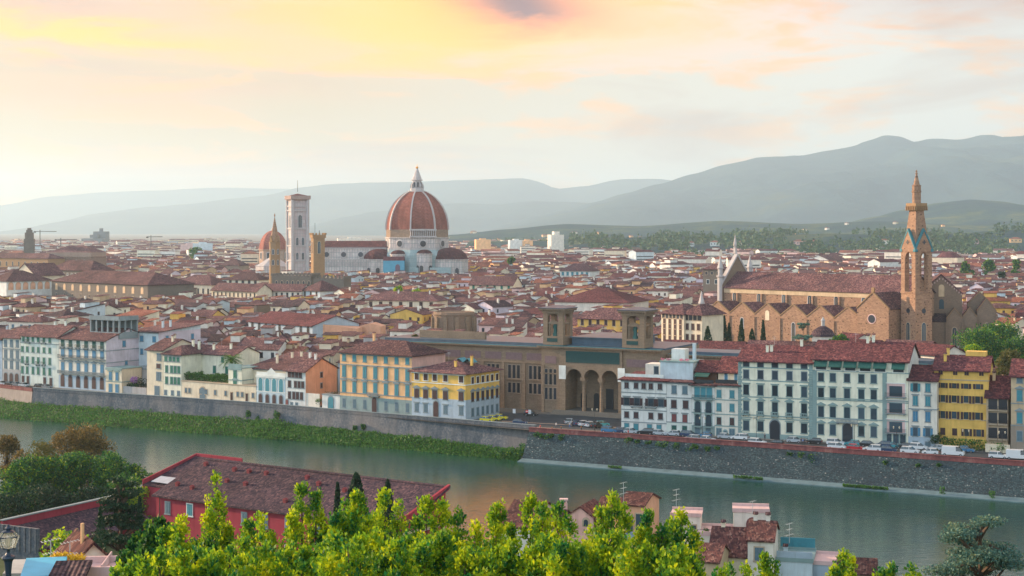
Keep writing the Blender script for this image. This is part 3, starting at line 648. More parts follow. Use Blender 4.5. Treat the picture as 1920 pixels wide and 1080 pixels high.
def hero(label, P0, P1, ze, depth, wall, rows=(), side=(), roof='gable', rh=2.6, rmat=None, base=None, courses=(), trim='stone', cat='building', name='town_building', ov=.8, quoin=None, lower=None, chim=0, zb=ZS, sidewall=None, back=True, grp=None, cornice=True):
    """P0,P1: front corners; ze eave height (absolute). rows: dicts"""
    d = P1-P0; wdt = d.length; rz = math.atan2(d.y, d.x)
    root = empty(name, (P0.x, P0.y, zb), rz, label, cat, grp); H = ze-zb; w0 = 0
    FR = (0, 0, 0); SR = (wdt, 0, R(90)); rmat = rmat or T_BROWN; wm_ = PL[wall]
    mb = MB(); zl = lower[0]-zb if lower else 0
    mb.box(0, wdt, 0, depth, zl, H, False)
    if roof == 'gable': mb.prismx([(0, H), (depth, H), (depth/2, H+rh-.02)], 0.001, wdt-.001)
    if roof == 'shed': mb.prismx([(0, H), (depth, H), (depth, H+rh-.02)], 0.001, wdt-.001)
    if roof == 'gabley': mb.prism([(0, H), (wdt, H), (wdt/2, H+rh-.02)], 0.001, depth-.001)
    if sidewall:
        mb.mats = None
    mb.build('wall', wm_, root)
    if sidewall:
        sw = MB(); sw.add([(wdt+.012, 0, 0), (wdt+.012, depth, 0), (wdt+.012, depth, H), (wdt+.012, depth/2, H+(rh-.02 if roof == 'gable' else 0)), (wdt+.012, 0, H)], [(0, 1, 2, 3, 4)]); sw.build('side_wall', PL[sidewall], root)
    if lower: MB().box(-.06, wdt+.06, -.06, depth, 0, zl, False).build('lower_wall', PL[lower[1]], root)
    if courses or cornice:
        c_ = MB()
        for z in courses: c_.box(-.08, wdt+.08, -.12, .02, z-zb-.12, z-zb+.14); c_.box(wdt-.02, wdt+.12, .02, depth, z-zb-.12, z-zb+.14)
        if cornice: c_.box(-.1, wdt+.1, -.3, .02, H-.45, H-.06)
        c_.build('string_course', TRIM[trim], root)
    if quoin:
        for x0, x1 in ((-.06, 1.0), (wdt-1.0, wdt+.06)):
            q_ = MB()
            for i in range(int(H/.6)): q_.box(x0+(.2 if i % 2 and x0 > 1 else 0), x1-(.2 if i % 2 and x0 < 1 else 0), -.09, .02, i*.6, i*.6+.56)
            q_.build('quoins', TRIM[quoin], root)
    for T, rr in ((FR, rows), (SR, side)):
        L_ = wdt if T is FR else depth
        for r in rr:
            z = r['z']-zb; n = r.get('n', 0); xs = [f*L_ for f in r['x']] if 'x' in r else [L_*(r.get('m', .5)+i)/(n-1+2*r.get('m', .5)) for i in range(n)]
            for i, x in enumerate(xs):
                if 'skip' in r and i in r['skip']: continue
                window(root, T, x, z, r.get('w', 1.2), r.get('h', 2.0), r.get('k', 'plain'), r.get('s'), r.get('st', 'closed') if not callable(r.get('st')) else r['st'](i), r.get('t', trim), r.get('g'), r.get('name', 'window'))
                if r.get('b') and (r['b'] is True or i in r['b']): balcony(root, T, x, z-r.get('h', 2.0)/2-.15, r.get('bw', 2.0), .8, None, trim, r.get('bs', False))
    rb = MB()
    if roof in ('gable',): rb.gable(0, wdt, 0, depth, H, rh, ov)
    elif roof == 'gabley': rb.gable(0, wdt, 0, depth, H, rh, ov, axis='y')
    elif roof == 'hip': rb.hip(0, wdt, 0, depth, H, rh, ov)
    elif roof == 'shed': rb.gable(0, wdt, 0, depth, H, rh, ov, half=True)
    elif roof == 'flat': rb.box(-.15, wdt+.15, -.15, depth+.15, H, H+.3)
    ro = rb.build('roof', rmat if roof != 'flat' else TRIM[trim], root)
    rs = random.Random(int(P0.x*7+P0.y))
    for k in range(chim):
        x = wdt*(.12+.76*rs.random()); y = depth*(.2+.5*rs.random()); zz = H+(rh*min(y, depth-y)/(depth/2) if roof != 'flat' else .3)+.2
        inst('chimney', chimneymesh(wm_), ro, (x, y, zz))
    if chim > 1: inst('antenna', antennamesh(), ro, (wdt*.4, depth*.45, H+rh*.9))
    root['w'] = wdt; root['H'] = H; root['depth'] = depth; return root
def row(y, Y, n=0, **k): return dict(z=PZ(y, Y), n=n, **k)
# ------------------------------------------------------------------ riverfront buildings, right block
def RB(p0, p1): return rightline(p0), rightline(p1)
def LB(p0, p1): return leftline(p0), leftline(p1)
mixst = lambda i: 'open' if i % 3 else 'closed'
P, Q = RB(1165, 1249.5); Y = P.y
b = hero('pale blue house next to the library, red shuttered balcony windows and rooftop rooms', P, Q, PZ(712, Y), 14, 'white', [
    row(722, Y, x=[.12, .33, .50, .66, .86], w=1.1, h=1.5, s='brown'), row(752, Y, x=[.12, .35, .66, .88], w=1.5, h=2.0, s='brown', st='open', k='lintel', b=[1, 2], bw=3.4),
    row(777, Y, x=[.12, .33, .66, .87], w=1.2, h=1.6, s='brown'), row(801, Y, x=[.12, .33, .63, .84], w=1.2, h=2.2, s='teal')], roof='shed', rh=.8, rmat=T_RED, courses=[PZ(735, Y), PZ(767, Y), PZ(790, Y)], sidewall='white')
t = b; st_ = MB(); H = b['H']; st_.box(5.5, 11.9, 4, 9.5, H+.35, H+4.2); st_.build('rooftop_room', PL['offwhite'], b); MB().box(1.0, 11.8, .25, .4, H+.9, H+1.7).build('terrace_rail', TRIM['white'], b)
window(b, (0, 4, 0), 8.6, H+2.5, 1.2, 2.0, 'plain'); 
P, Q = RB(1250, 1297); Y = P.y
b = hero('narrow pale blue house with flower terrace and blue penthouse on top', P, Q, PZ(716, Y), 15, 'white', [
    row(730, Y, x=[.30, .73], w=1.2, h=2.0, s='grey'), row(757, Y, x=[.29, .76], w=1.4, h=2.1, s='brown', st='closed'), row(783, Y, x=[.30, .73], w=1.2, h=2.0, s='red', k='lintel'), row(804, Y, x=[.3, .72], w=1.2, h=1.9, s='dgreen')], roof='shed', rh=.8, courses=[PZ(791, Y), PZ(745, Y)], lower=(PZ(791, Y), 'palegreen'))
H = b['H']; MB().box(-2.8, 6.4, 3, 12, H+.5, H+5.0).build('penthouse', PL['paleblue'], b); MB().box(-3, 6.6, 2.8, 12.2, H+5, H+5.35).build('terrace_parapet', TRIM['teal'], b)
MB().box(-1.2, 2.6, 8, 11.5, H+5.3, H+8.2).build('stair_head', PL['white'], b); MB().box(4.4, 5.2, 9, 10, H+5.3, H+9.8).build('tall_chimney', PL['paleblue'], b)
for k, (x, c) in enumerate(((-2.2, 'pink'), (-.5, 'rose'), (3.2, 'pink'), (4.7, 'pink'))):
    o = leaves('flowers', blob_pts(90, (0, 0, .25), (.75, .3, .4), .2)[0], .3, simple('petals_'+c, (0.75, 0.25, 0.35) if c == 'pink' else (0.6, 0.3, 0.4)), b); o.location = (x, 3.2, H+5.5)
Pt = P+Vector((4.5, 11, 0)); bush('bush', (Pt.x, Pt.y, ZS+H+5.3), 2.6, 'olive', 'yellow green bush on the roof terrace above pink flowers', 500, .4, seed=3)
P, Q = RB(1297.4, 1340); Y = P.y
b = hero('pale house of arched windows, glazed loggia under a green awning terrace', P, Q, PZ(722, Y), 14, 'white', [
    row(735, Y, x=[.25, .5, .75], w=1.6, h=3.0, s=None, b=[1], bw=5.6, t='teal', g=SHUT['teal']), row(762, Y, x=[.26, .74], w=1.5, h=3.0, k='arch', t='teal', b=True, bw=1.9), row(787, Y, x=[.26, .74], w=1.5, h=3.0, k='arch', b=True, bw=1.9), row(807, Y, x=[.25, .72], w=1.4, h=1.8, s='grey')], roof='shed', rh=.5, rmat=T_BROWN, trim='teal', courses=[PZ(745, Y), PZ(773, Y), PZ(798, Y)], lower=(PZ(798, Y), 'greygreen'))
H = b['H']; MB().box(.2, 5.8, 3.5, 12, H+.3, H+3.4).build('penthouse', PL['darkbrown'], b); MB().gable(.2, 5.8, 3.2, 12, H+3.5, 2.4, .6).build('upper_roof', T_RED, b); MB().prismx([(.6, H+2.2), (3.4, H+3.3), (3.4, H+3.4), (.6, H+2.35)], .3, 4.2).build('awning', SHUT['dgreen'], b)
MB().box(.2, 5.8, .3, .36, H+.5, H+1.5).build('terrace_rail', IRON, b)
P, Q = RB(1340.4, 1384); Y = P.y
b = hero('slim cream house with two windows a floor and yellow attic behind its terrace', P, Q, PZ(722, Y), 15, 'offwhite', [
    row(738, Y, x=[.18, .74], w=1.1, h=1.9, s='teal'), row(763, Y, x=[.18, .74], w=1.1, h=1.9, s='teal'), row(789, Y, x=[.18, .74], w=1.1, h=1.9, s='brown'), row(810, Y, x=[.18, .74], w=1.3, h=2.0, s='grey'), row(812, Y, x=[.45], w=.9, h=1.6, k='arch', s='grey', name='door')], roof='shed', rh=.5, courses=[PZ(749, Y), PZ(776, Y), PZ(798, Y)], trim='teal')
H = b['H']; MB().box(0.05, 5.9, 3, 14, H+.3, H+3.4).build('attic', PL['cream'], b); MB().gable(.05, 5.9, 2.6, 14, H+3.4, 3.4, .7).build('upper_roof', T_RED, b); MB().box(.1, 5.9, .3, .36, H+.5, H+1.5).build('terrace_rail', IRON, b)
for x in (2.2, 4.9): window(b, (0, 3, 0), x, H+1.9, .9, 2.0, 'plain', 'blue', 'closed', 'white')
P, Q = RB(1384.4, 1523); Y = P.y
b = hero('big cream palace with five bays, stone quoins and an arched entrance', P, Q, PZ(675, Y), 16, 'ivory', [
    row(682, Y+1, 5, w=1.6, h=1.4, s=None, t='teal', m=.55), row(701, Y, 5, w=1.4, h=2.2, t='stone', m=.55), row(730, Y, 5, w=1.4, h=2.6, k='lintel', m=.55), row(763, Y, 5, w=1.4, h=3.2, k='ped', m=.55, b=True, bw=1.9, bs=True), row(797, Y, 5, w=1.5, h=2.5, k='lintel', m=.55, skip=[2])],
    roof='gable', rh=3.4, rmat=T_RED, courses=[PZ(688, Y), PZ(712, Y), PZ(743, Y), PZ(777, Y), PZ(782, Y)], quoin='teal', trim='teal', chim=3, ov=.9)
window(b, (0, 0, 0), b['w']*.5, PZ(803, Y)-ZS, 2.6, 5.2, 'arch', None, 'closed', 'stone', DARKG, 'door'); MB().box(.9, b['w']-.9, -.12, -.03, 0, 1.4).build('plinth', TRIM['teal'], b)
P, Q = RB(1523.6, 1703); Y = P.y; fr = 137/179
b = hero('widest cream palace, green awnings under the red roof and recessed balconies', P, Q, PZ(672, Y), 16, 'ivory', [
    row(705, Y+2, x=[.09, .216, .366, .516, .645], w=1.4, h=2.1), row(735, Y+2, x=[.09, .216, .366, .516, .645], w=1.4, h=2.7, k='lintel'), row(770, Y+2, x=[.09, .216, .366, .516, .645], w=1.4, h=2.9, k='ped'), row(802, Y+2, x=[.09, .216, .516, .645], w=1.4, h=2.6, k='ped'),
    row(812, Y+2, x=[.80, .875, .945], w=1.3, h=2.3)], roof='gable', rh=4.0, rmat=T_RED, quoin=None, trim='teal', courses=[PZ(694, Y), PZ(745, Y), PZ(782, Y), PZ(748, Y)], chim=3, ov=.8, sidewall='white')
wd = b['w']
for x0 in (0.0, wd*.735): MB().box(x0, x0+1.1, -.08, .02, 0, PZ(693, Y)-ZS).build('quoins', TRIM['teal'], b)
for i in range(6):
    z = PZ(680, Y)-ZS; x = wd*(.02+.155*i) if i < 5 else wd*.83; MB().prismx([(-1.3, z-.9), (0.0, z+.7), (0.0, z+.85), (-1.3, z-.75)], x+.1, x+wd*.14).build('awning', SHUT['dgreen'], b)
    window(b, (0, 0, 0), x+wd*.07, PZ(689, Y)-ZS+.4, 2.6, 1.7, 'plain', None, 'closed', 'white')
for y in (722, 752, 788): 
    z = PZ(y, Y)-ZS-.3; window(b, (0, 0, 0), wd*.872, z-.2, 4.6, 3.4, 'plain', None, 'closed', 'white', PL['rose']); MB().box(wd*.872-1.6, wd*.872+1.6, -.05, -.03, z-1.7, z+.9).build('balcony_door', GLASS, b); balcony(b, (0, 0, 0), wd*.872, z-1.8, 5.2, .7)
window(b, (0, 0, 0), wd*.372, PZ(808, Y)-ZS, 2.4, 4.8, 'arch', None, 'closed', 'stone', DARKG, 'door'); balcony(b, (0, 0, 0), wd*.372, PZ(788, Y)-ZS, 5.6, 1.2, None, 'stone', True)
P, Q = RB(1703.6, 1757); Y = P.y
b = hero('small pale house with blue shutters between the wide palace and the yellow house', P, Q, PZ(711, Y), 12, 'offwhite', [
    row(725, Y+1, x=[.24, .68], w=1.1, h=2.0, s='teal', st=lambda i: 'open' if i == 0 else 'closed'), row(750, Y+1, x=[.24, .68], w=1.1, h=2.3, s='teal', k='lintel'), row(779, Y+1, x=[.24, .68], w=1.1, h=2.4, s='blue', k='lintel'), row(808, Y+1, x=[.24, .68], w=1.1, h=2.1, s='blue', st='open', k='lintel'), row(833, Y+1, x=[.24, .68], w=1.2, h=1.9, s='grey')], roof='gable', rh=3.0, rmat=T_RED, lower=(PZ(818, Y), 'greyblue'), courses=[PZ(766, Y)])
P, Q = RB(1757.8, 1853); Y = P.y
b = hero('tall yellow house with dark shutters behind a clipped hedge', P+Vector((0, 3, 0)), Q+Vector((1, 3, 0)), PZ(692, Y+3), 13, 'yellow', [
    row(697, Y+3, x=[.12, .39, .60, .87], w=1.1, h=1.3, s='brown', t='yellow'), row(722, Y+3, x=[.16, .37, .59, .81], w=1.1, h=1.3, s='brown', st='open', t='yellow'), row(747, Y+3, x=[.16, .37, .59, .80], w=1.2, h=1.9, s='brown', st='open', t='yellow'), row(777, Y+3, x=[.16, .37, .59, .80], w=1.2, h=1.9, s='brown', st='open', t='yellow'), row(808, Y+3, x=[.16, .38, .60, .82], w=1.2, h=1.8, s='brown', st=lambda i: 'closed' if i < 2 else 'open', t='yellow')],
    roof='gable', rh=3.0, rmat=T_RED, courses=[PZ(713, Y), PZ(756, Y), PZ(787, Y)], trim='tan', chim=2, cornice=False)
H = b['H']; MB().box(7, 12, 6, 10, H+1, H+4.2).build('rooftop_room', PL['yellow'], b)
P, Q = RB(1854, 1895); Y = P.y
b = hero('narrow dark brown house with three floors of double loggias', P+Vector((0, 2, 0)), Q+Vector((0, 2, 0)), PZ(742, Y+2), 11, 'tan', [row(y, Y+2, x=[.30, .77], w=2.1, h=2.6, t='tan', g=DARKG, b=True, bw=2.3) for y in (757, 783, 811)], roof='gable', rh=4.4, rmat=T_RED, trim='tan', chim=1)
P, Q = RB(1895.6, 1990); Y = P.y
b = hero('cream house with blue shutters and tiled roof at the frame edge', P, Q, PZ(704, Y), 13, 'tan', [row(712, Y, 4, w=1.2, h=1.3, s='grey', m=.8), row(741, Y, 4, w=1.2, h=2.6, s='teal', k='ped', m=.8), row(783, Y, 4, w=1.2, h=2.6, s='teal', k='ped', m=.8), row(817, Y, 4, w=1.2, h=2.4, s='grey', m=.8)], roof='gable', rh=3.4, rmat=T_RED, courses=[PZ(756, Y), PZ(797, Y)], lower=(PZ(797, Y), 'stone'))
# hedge and garden wall by the yellow house
A, B = rightline(1762), rightline(1846); 
C = [tuple((A*(1-t)+B*t)+Vector((nrs.randn()*.3, -1.2+nrs.randn()*.5, .3+2.6*nrs.rand()))) for t in nrs.rand(1500)]
tag(leaves('hedge', C, .4, LF['green'], None, .3), 'clipped green hedge in front of the tall yellow house', 'hedge')
bush('bush', tuple(rightline(1762)+Vector((0, 0, 1.5))), 2.8, 'dark', 'dark green bush at the corner of the yellow house hedge', 500, .45, seed=8)
bush('bush', tuple(rightline(1868)+Vector((0, -1.4, .5))), 2.4, 'green', 'leafy bush under the loggias of the narrow brown house', 500, .4, seed=9)
A, B = rightline(1847), rightline(1893); d = B-A; tag(MB().box(0, d.length, -.2, .2, 0, 2.0).build('garden_wall', PL['cream'], None, (A.x-.6, A.y-2.2, ZS+.13), math.atan2(d.y, d.x)), 'low cream garden wall below the narrow brown house', 'wall')

# ------------------------------------------------------------------ left block
P, Q = LB(-60, 4); Y = Q.y
hero('pale grey house cut by the frame edge beside a cream palace', P, Q, PZ(636, Y), 14, 'greyblue', [row(y, Y, 4, w=1.1, h=2.0, s='blue') for y in (648, 664, 683, 702)], chim=1)
P, Q = LB(5, 38); Y = P.y
hero('cream palace with grey arched ground floor and three windows a floor', P, Q, PZ(632, Y), 14, 'offwhite', [row(643, Y, 3, w=1.4, h=2.4, s='grey'), row(663, Y, 3, w=1.4, h=2.6, s='grey', k='lintel'), row(683, Y, 3, w=1.4, h=2.6, s='grey', k='ped'), row(708, Y, 3, w=1.8, h=3.6, k='arch', s='brown', m=.6)], courses=[PZ(653, Y), PZ(672, Y)], lower=(PZ(692, Y), 'grey'))
P, Q = LB(38.5, 110); Y = P.y
b = hero('pale green house with bright green shutters and small balconies', P, Q, PZ(628, Y), 13, 'palegreen', [row(634, Y+3, x=[.08, .20, .33, .47, .62, .77], w=1.1, h=1.6, s='green', b=[1, 4], bw=2.6), row(654, Y, x=[.05, .18, .33, .47, .62, .77], w=1.1, h=1.8, s='green'), row(674, Y, x=[.05, .18, .33, .47, .62, .77], w=1.1, h=2.2, s='green', b=[1, 3, 4], bw=1.8), row(693, Y, x=[.05, .18, .33, .47, .62, .77], w=1.1, h=2.4, s='green'), row(713, Y, x=[.07, .2, .64, .8], w=1.3, h=3.2, s='brown', name='door')], roof='gable', rh=3.2, courses=[PZ(642, Y)], chim=2)
P, Q = LB(110.5, 199); Y = P.y
b = hero('grey white palace with six bays, long iron balcony and rooftop belvedere', P, Q, PZ(634, Y), 20, 'offwhite', [row(644, Y-3, 6, w=1.6, h=2.2, s='dgreen', b=True, bw=2.2), row(662, Y-3, 6, w=1.6, h=2.4, s='blue'), row(690, Y-5, 6, w=1.5, h=3.2, s='blue', k='ped'), row(716, Y-6, 6, w=1.8, h=4.0, k='arch', s='brown')], roof='gable', rh=3.4, courses=[PZ(653, Y), PZ(675, Y)], lower=(PZ(702, Y), 'greyblue'), sidewall='lilac')
balcony(b, (0, 0, 0), b['w']/2, PZ(671, Y-4)-ZS, b['w']-.4, 1.0); balcony(b, (0, 0, 0), b['w']/2, PZ(700, Y-4)-ZS, b['w']-.4, 1.0, None, 'stone', True)
window(b, (b['w'], 0, R(90)), 8, b['H']-1.5, 1.3, 1.9, 'plain', 'blue'); window(b, (b['w'], 0, R(90)), 9, b['H']-8, 1.0, 1.3, 'plain', 'blue')
# belvedere (loggia) on its roof
H = b['H']; w = b['w']; lv = MB(); x0, x1, y0, y1 = w*.40, w*1.02, 5.5, 14; z0, z1, z2 = H+.2, H+2.4, H+6.4
lv.box(x0, x1, y0, y1, z0, z1); lv.box(x0-.3, x1+.3, y0-.3, y1+.3, z2, z2+.5)
for xx in np.linspace(x0+.3, x1-.3, 6): lv.box(xx-.3, xx+.3, y0, y0+.5, z1, z2)
for yy in np.linspace(y0+2.8, y1-.3, 3): lv.box(x1-.5, x1, yy-.25, yy+.25, z1, z2)
lv.box(x0, x0+.5, y0+.6, y1, z1, z2); lv.box(x0+.6, x1-.6, y1-.4, y1, z1, z2)
lv.box(x0-.2, x1+.2, y0-.2, y0-.05, z2+.5, z2+1.5); lv.box(x1+.05, x1+.2, y0-.2, y1, z2+.5, z2+1.5); lv.build('belvedere', TRIM['stone'], b)
P, Q = LB(199.5, 229); Y = P.y
b = hero('little cream house with balustrade leaning on the palace side wall', P+Vector((0, -.6, 0)), Q+Vector((0, -.6, 0)), PZ(690, Y), 9, 'cream', [row(704, Y, 2, w=1.3, h=2.6, s='blue', k='ped', m=.7), row(728, Y, 2, w=1.5, h=3.2, s='blue', m=.7)], roof='flat', courses=[PZ(714, Y)], trim='teal')
o = leftline(226); pA = Vector((o.x-1, o.y+18, ZS)); 
b = hero('tall pale blue house with pink side wall behind the walled garden', pA, pA+Vector((11, -6.5, 0)), PZ(621, pA.y), 21, 'paleblue', [row(634, pA.y, x=[.4, .85], w=1.4, h=1.8, s='blue'), row(658, pA.y, x=[.4, .85], w=1.1, h=1.8, s='blue')], [row(634, pA.y, x=[.2, .8], w=1.2, h=1.8, s='blue')], roof='shed', rh=1.6, sidewall='lilac', chim=2)
A, B = leftline(230), leftline(275); d = B-A
tag(MB().box(0, d.length, -.2, .2, 0, 2.2).build('garden_wall', PL['grey'], None, (A.x, A.y+.4, ZS+.14), math.atan2(d.y, d.x)), 'grey garden wall between the little cream house and tan house', 'wall')
A = leftline(229.5); hero('low grey outbuilding at the back of the walled garden', A+Vector((1, 10, 0)), A+Vector((9.5, 4.5, 0)), PZ(690, A.y+8), 6, 'grey', [row(708, A.y+8, x=[.25], w=1.2, h=2.6, s='teal')], roof='flat')
for k, (px, r, mt, lb) in enumerate([(240, 2.2, 'dark', 'dark laurel in the walled garden beside the cream house'), (262, 3.4, 'dark', 'tall dark tree filling the walled garden corner'), (250, 2.0, 'green', 'low green bush in the walled garden')]):
    p = leftline(px); bush('bush', (p.x, p.y+4, ZS+.5), r, mt, lb, 700, .5, seed=60+k, sz=(r, r, r*1.3))
p = leftline(248); o = leaves('bougainvillea', blob_pts(260, (0, 0, 0), (1.5, .8, 1.2), .3)[0], .45, simple('violet_petals', (.45, .2, .5)), None); o.location = (p.x, p.y+2.4, ZS+4.5); tag(o, 'violet flowering climber spilling over the grey garden wall', 'plant')
P, Q = LB(275.5, 306); Y = P.y
hero('tan house front with grey shutters beside the green shuttered house', P, Q, PZ(655, Y), 17, 'cream', [row(669, Y-2, x=[.75], w=1.8, h=2.2, s='grey'), row(686, Y-2, x=[.72], w=1.8, h=1.4, s='brown'), row(705, Y-2, x=[.72], w=1.9, h=2.6, s='grey'), row(732, Y-2, x=[.62], w=2.0, h=2.8, s='grey')], roof='gable', rh=3.0, chim=2)
P, Q = LB(306.5, 340); Y = P.y
hero('pale yellow house with rows of green shutters', P, Q, PZ(664, Y), 15, 'ivory', [row(673, Y-1, x=[.14, .38, .6, .82], w=1.2, h=1.4, s='green'), row(692, Y-1, x=[.18, .46, .66, .86], w=1.1, h=2.2, s='green'), row(713, Y-1, x=[.18, .46, .66, .86], w=1.1, h=2.2, s='green'), row(736, Y-1, x=[.12, .5, .84], w=1.0, h=1.4, s='grey')], [row(675, Y+8, x=[.7], w=1.1, h=1.8, s='green'), row(694, Y+8, x=[.7], w=1.1, h=2.2, s='green')], roof='hip', rh=2.6, chim=2)
A = leftline(341)+Vector((2, 10, 0)); hero('set back ivory wing with green shutters above the vine terrace', A, A+Vector((15, -9.0, 0)), PZ(662, A.y), 12, 'ivory', [row(673, A.y-3, x=[.1, .7], w=1.0, h=1.6, s='green'), row(692, A.y-3, x=[.1, .5, .8], w=1.1, h=2.2, s='green'), row(713, A.y-3, x=[.15, .6], w=1.1, h=2, s='green')], roof='gable', rh=2.2, chim=2)
P, Q = LB(340.5, 480); Y = (P.y+Q.y)/2
b = hero('long low cream garden front with small windows and arched gate', P, Q, ZS+5.4, 7, 'cream', [dict(z=ZS+2.6, x=[.06, .11, .26, .34, .46, .60, .76, .82, .96], w=.9, h=1.5, s='grey'), dict(z=ZS+1.7, x=[.68, .88], w=.9, h=2.6, s='brown', name='door')], roof='flat', trim='tan', cornice=False)
window(b, (0, 0, 0), b['w']*.29, 2.0, 2.4, 3.9, 'arch', 'grey', 'closed', 'tan', None, 'gate')
d = (Q-P).normalized(); C = []
for k in range(5200):
    t = nrs.rand(); px = P+(Q-P)*(.0+.62*t); h = 2.0+1.2*abs(noise.noise(Vector((t*14, 3, 0))))*2
    C.append((px.x+nrs.randn()*.3, px.y+1.5+3.5*nrs.rand(), ZS+5.6+h*nrs.rand()**.6))
tag(leaves('pergola_vine', C, .42, LF['grass'], None, .2), 'thick green vine hedge on the terrace over the long low wall', 'hedge')
# palm
def palm(loc, h, label):
    root = empty('palm_tree', loc, 0, label, 'palm tree'); MB().tube([(0, 0, 0), (.15, 0, h*.5), (0, 0, h)], [.55, .42, .5], 9).build('trunk', BARK, root); cr = MB()
    for k in range(46):
        a = k*2.4; up = 1.25-1.9*(k/46); l = 4.4+.6*math.sin(k); pts = []
        for i in range(7): t = i/6; pts.append((math.cos(a)*l*t*math.cos(up*.6)*(1-.08*t), math.sin(a)*l*t*math.cos(up*.6), h+math.sin(up)*l*.75*t-1.9*t*t))
        for i in range(6):
            p, q = Vector(pts[i]), Vector(pts[i+1]); s_ = Vector((-math.sin(a), math.cos(a), 0))
            for e in (-1, 1):
                for f_ in (0, .5):
                    m_ = p.lerp(q, f_); ll = 1.1*math.sin(math.pi*min(1, (i+f_+.8)/7)); tip = m_+s_*e*ll*.8+(q-p).normalized()*ll*.6+Vector((0, 0, -.35*ll)); n_ = (q-p)*.3
                    cr.add([tuple(m_), tuple(m_+n_), tuple(tip)], [(0, 1, 2)])
    cr.build('crown', LF['green'], root)
p = leftline(418)+Vector((1.5, 6, 0)); palm((p.x, p.y, ZS+4), PZ(672, p.y)-ZS-4, 'tall feathery palm rising above the vine terrace')
P, Q = LB(428, 453); Y = P.y
b = hero('slim ivory tower house with green shutters beside the palm', P+Vector((0, .3, 0)), Q+Vector((0, .3, 0)), PZ(690, Y), 14, 'ivory', [row(702, Y, x=[.5], w=1.3, h=2.6, s='green'), row(724, Y, x=[.5], w=1.4, h=3.4, s='green', k='ped')], roof='flat', trim='teal', courses=[PZ(712, Y), PZ(735, Y)])
MB().box(0, b['w'], -.02, .12, b['H']+.3, b['H']+1.4).build('balustrade', TRIM['teal'], b)
A = leftline(452)+Vector((1, 6, 0)); hero('long cream party wall house behind the arched window pavilion', A, A+Vector((13, -7, 0)), PZ(690, A.y), 24, 'cream', [], roof='shed', rh=3.2, chim=3, sidewall='cream')
P, Q = LB(481, 535); Y = P.y
b = hero('small blue white pavilion with four tall arched windows', P, Q, PZ(704, Y), 12, 'paleblue', [row(721, Y-2, 4, w=1.6, h=4.0, k='arch', t='white', g=SHUT['teal'], m=.6), row(749, Y-2, 4, w=1.3, h=3.2, k='arch', t='stone', s='brown', m=.6)], roof='flat', trim='white', courses=[PZ(733, Y), PZ(708, Y)])
H = b['H']; MB().box(0, b['w'], 0, .3, H+.3, H+1.2).prism([(b['w']*.35, H+1.2), (b['w']*.65, H+1.2), (b['w']*.5, H+2.6)], 0, .3).build('roof_ornament', TRIM['white'], b)
P, Q = LB(535.5, 573); Y = P.y
b = hero('grey cream house with brown shutters and a pink side wall', P, Q, PZ(694, Y), 15, 'white', [row(702, Y-1, x=[.2, .38, .56, .74], w=1.2, h=1.8, s='brown'), row(720, Y-1, x=[.2, .5, .68, .86], w=1.1, h=2.0, s='brown'), row(741, Y-1, x=[.2, .42, .6, .8], w=1.1, h=2.2, s='brown'), row(758, Y-1, x=[.3, .55], w=.8, h=1.2, s='grey'), row(757, Y-1, x=[.08], w=1, h=2.4, k='arch', s='red', name='door')], [row(702, Y+3, x=[.5], w=1.1, h=1.5, s='brown'), row(722, Y+3, x=[.5], w=.9, h=1.4, s='brown')], roof='gable', rh=3.4, sidewall='orange', chim=2)
A, B = leftline(573.5), leftline(604); d = B-A; tag(MB().box(0, d.length-1, -.2, .2, 0, 4.4).build('garden_wall', PL['offwhite'], None, (A.x, A.y+.4, ZS+.14), math.atan2(d.y, d.x)), 'pale courtyard wall with a gate beside the pink side wall', 'wall')
P, Q = LB(604, 637); Y = P.y
b = hero('low white lodge with blue arched door and plants on its terrace', P, Q, PZ(740, Y), 9, 'white', [row(757, Y-1, x=[.5], w=1.9, h=4.4, k='arch', s='teal', name='door')], roof='flat', cornice=False)
Pp = (P+Q)/2; bush('bush', (Pp.x-3.4, Pp.y+3.0, PZ(740, Y)-2.8), 1.7, 'green', 'trailing green plant at the corner of the lodge terrace', 300, .35, seed=71); bush('bush', (Pp.x+.5, Pp.y+1.2, PZ(740, Y)+.2), 1.0, 'brown', 'reddish potted plants along the lodge terrace', 260, .3, seed=72, sz=(2.6, .4, .7))
P, Q = LB(637.5, 772); Y = P.y
b = hero('large peach palace with seven bays above a grey green stone base', P, Q, PZ(661, Y), 17, 'peach', [row(672, Y-6, 7, w=1.2, h=2.2, s='teal', m=.4), row(699, Y-6, 7, w=1.3, h=3.2, s='teal', k='lintel', m=.4), row(728, Y-6, 7, w=1.3, h=3.2, s='teal', k='ped', m=.4), row(759, Y-6, 7, w=1.1, h=2.6, s='grey', m=.4, skip=[3])], roof='hip', rh=3.6, courses=[PZ(684, Y-3), PZ(711, Y-3), PZ(737, Y-3)], lower=(PZ(743, Y-3), 'greygreen'), sidewall='pink', chim=1, ov=1.0)
window(b, (0, -.06, 0), b['w']*.49, 2.6, 1.7, 4.4, 'arch', 'brown', 'closed', 'stone', None, 'door'); balcony(b, (0, 0, 0), b['w']*.49, PZ(741, Y-6)-ZS, 4.0, 1.1, None, 'stone', True)
P, Q = LB(772.6, 873); Y = P.y; A = Q+Vector((11.3, 9.0, 0)).normalized()*16
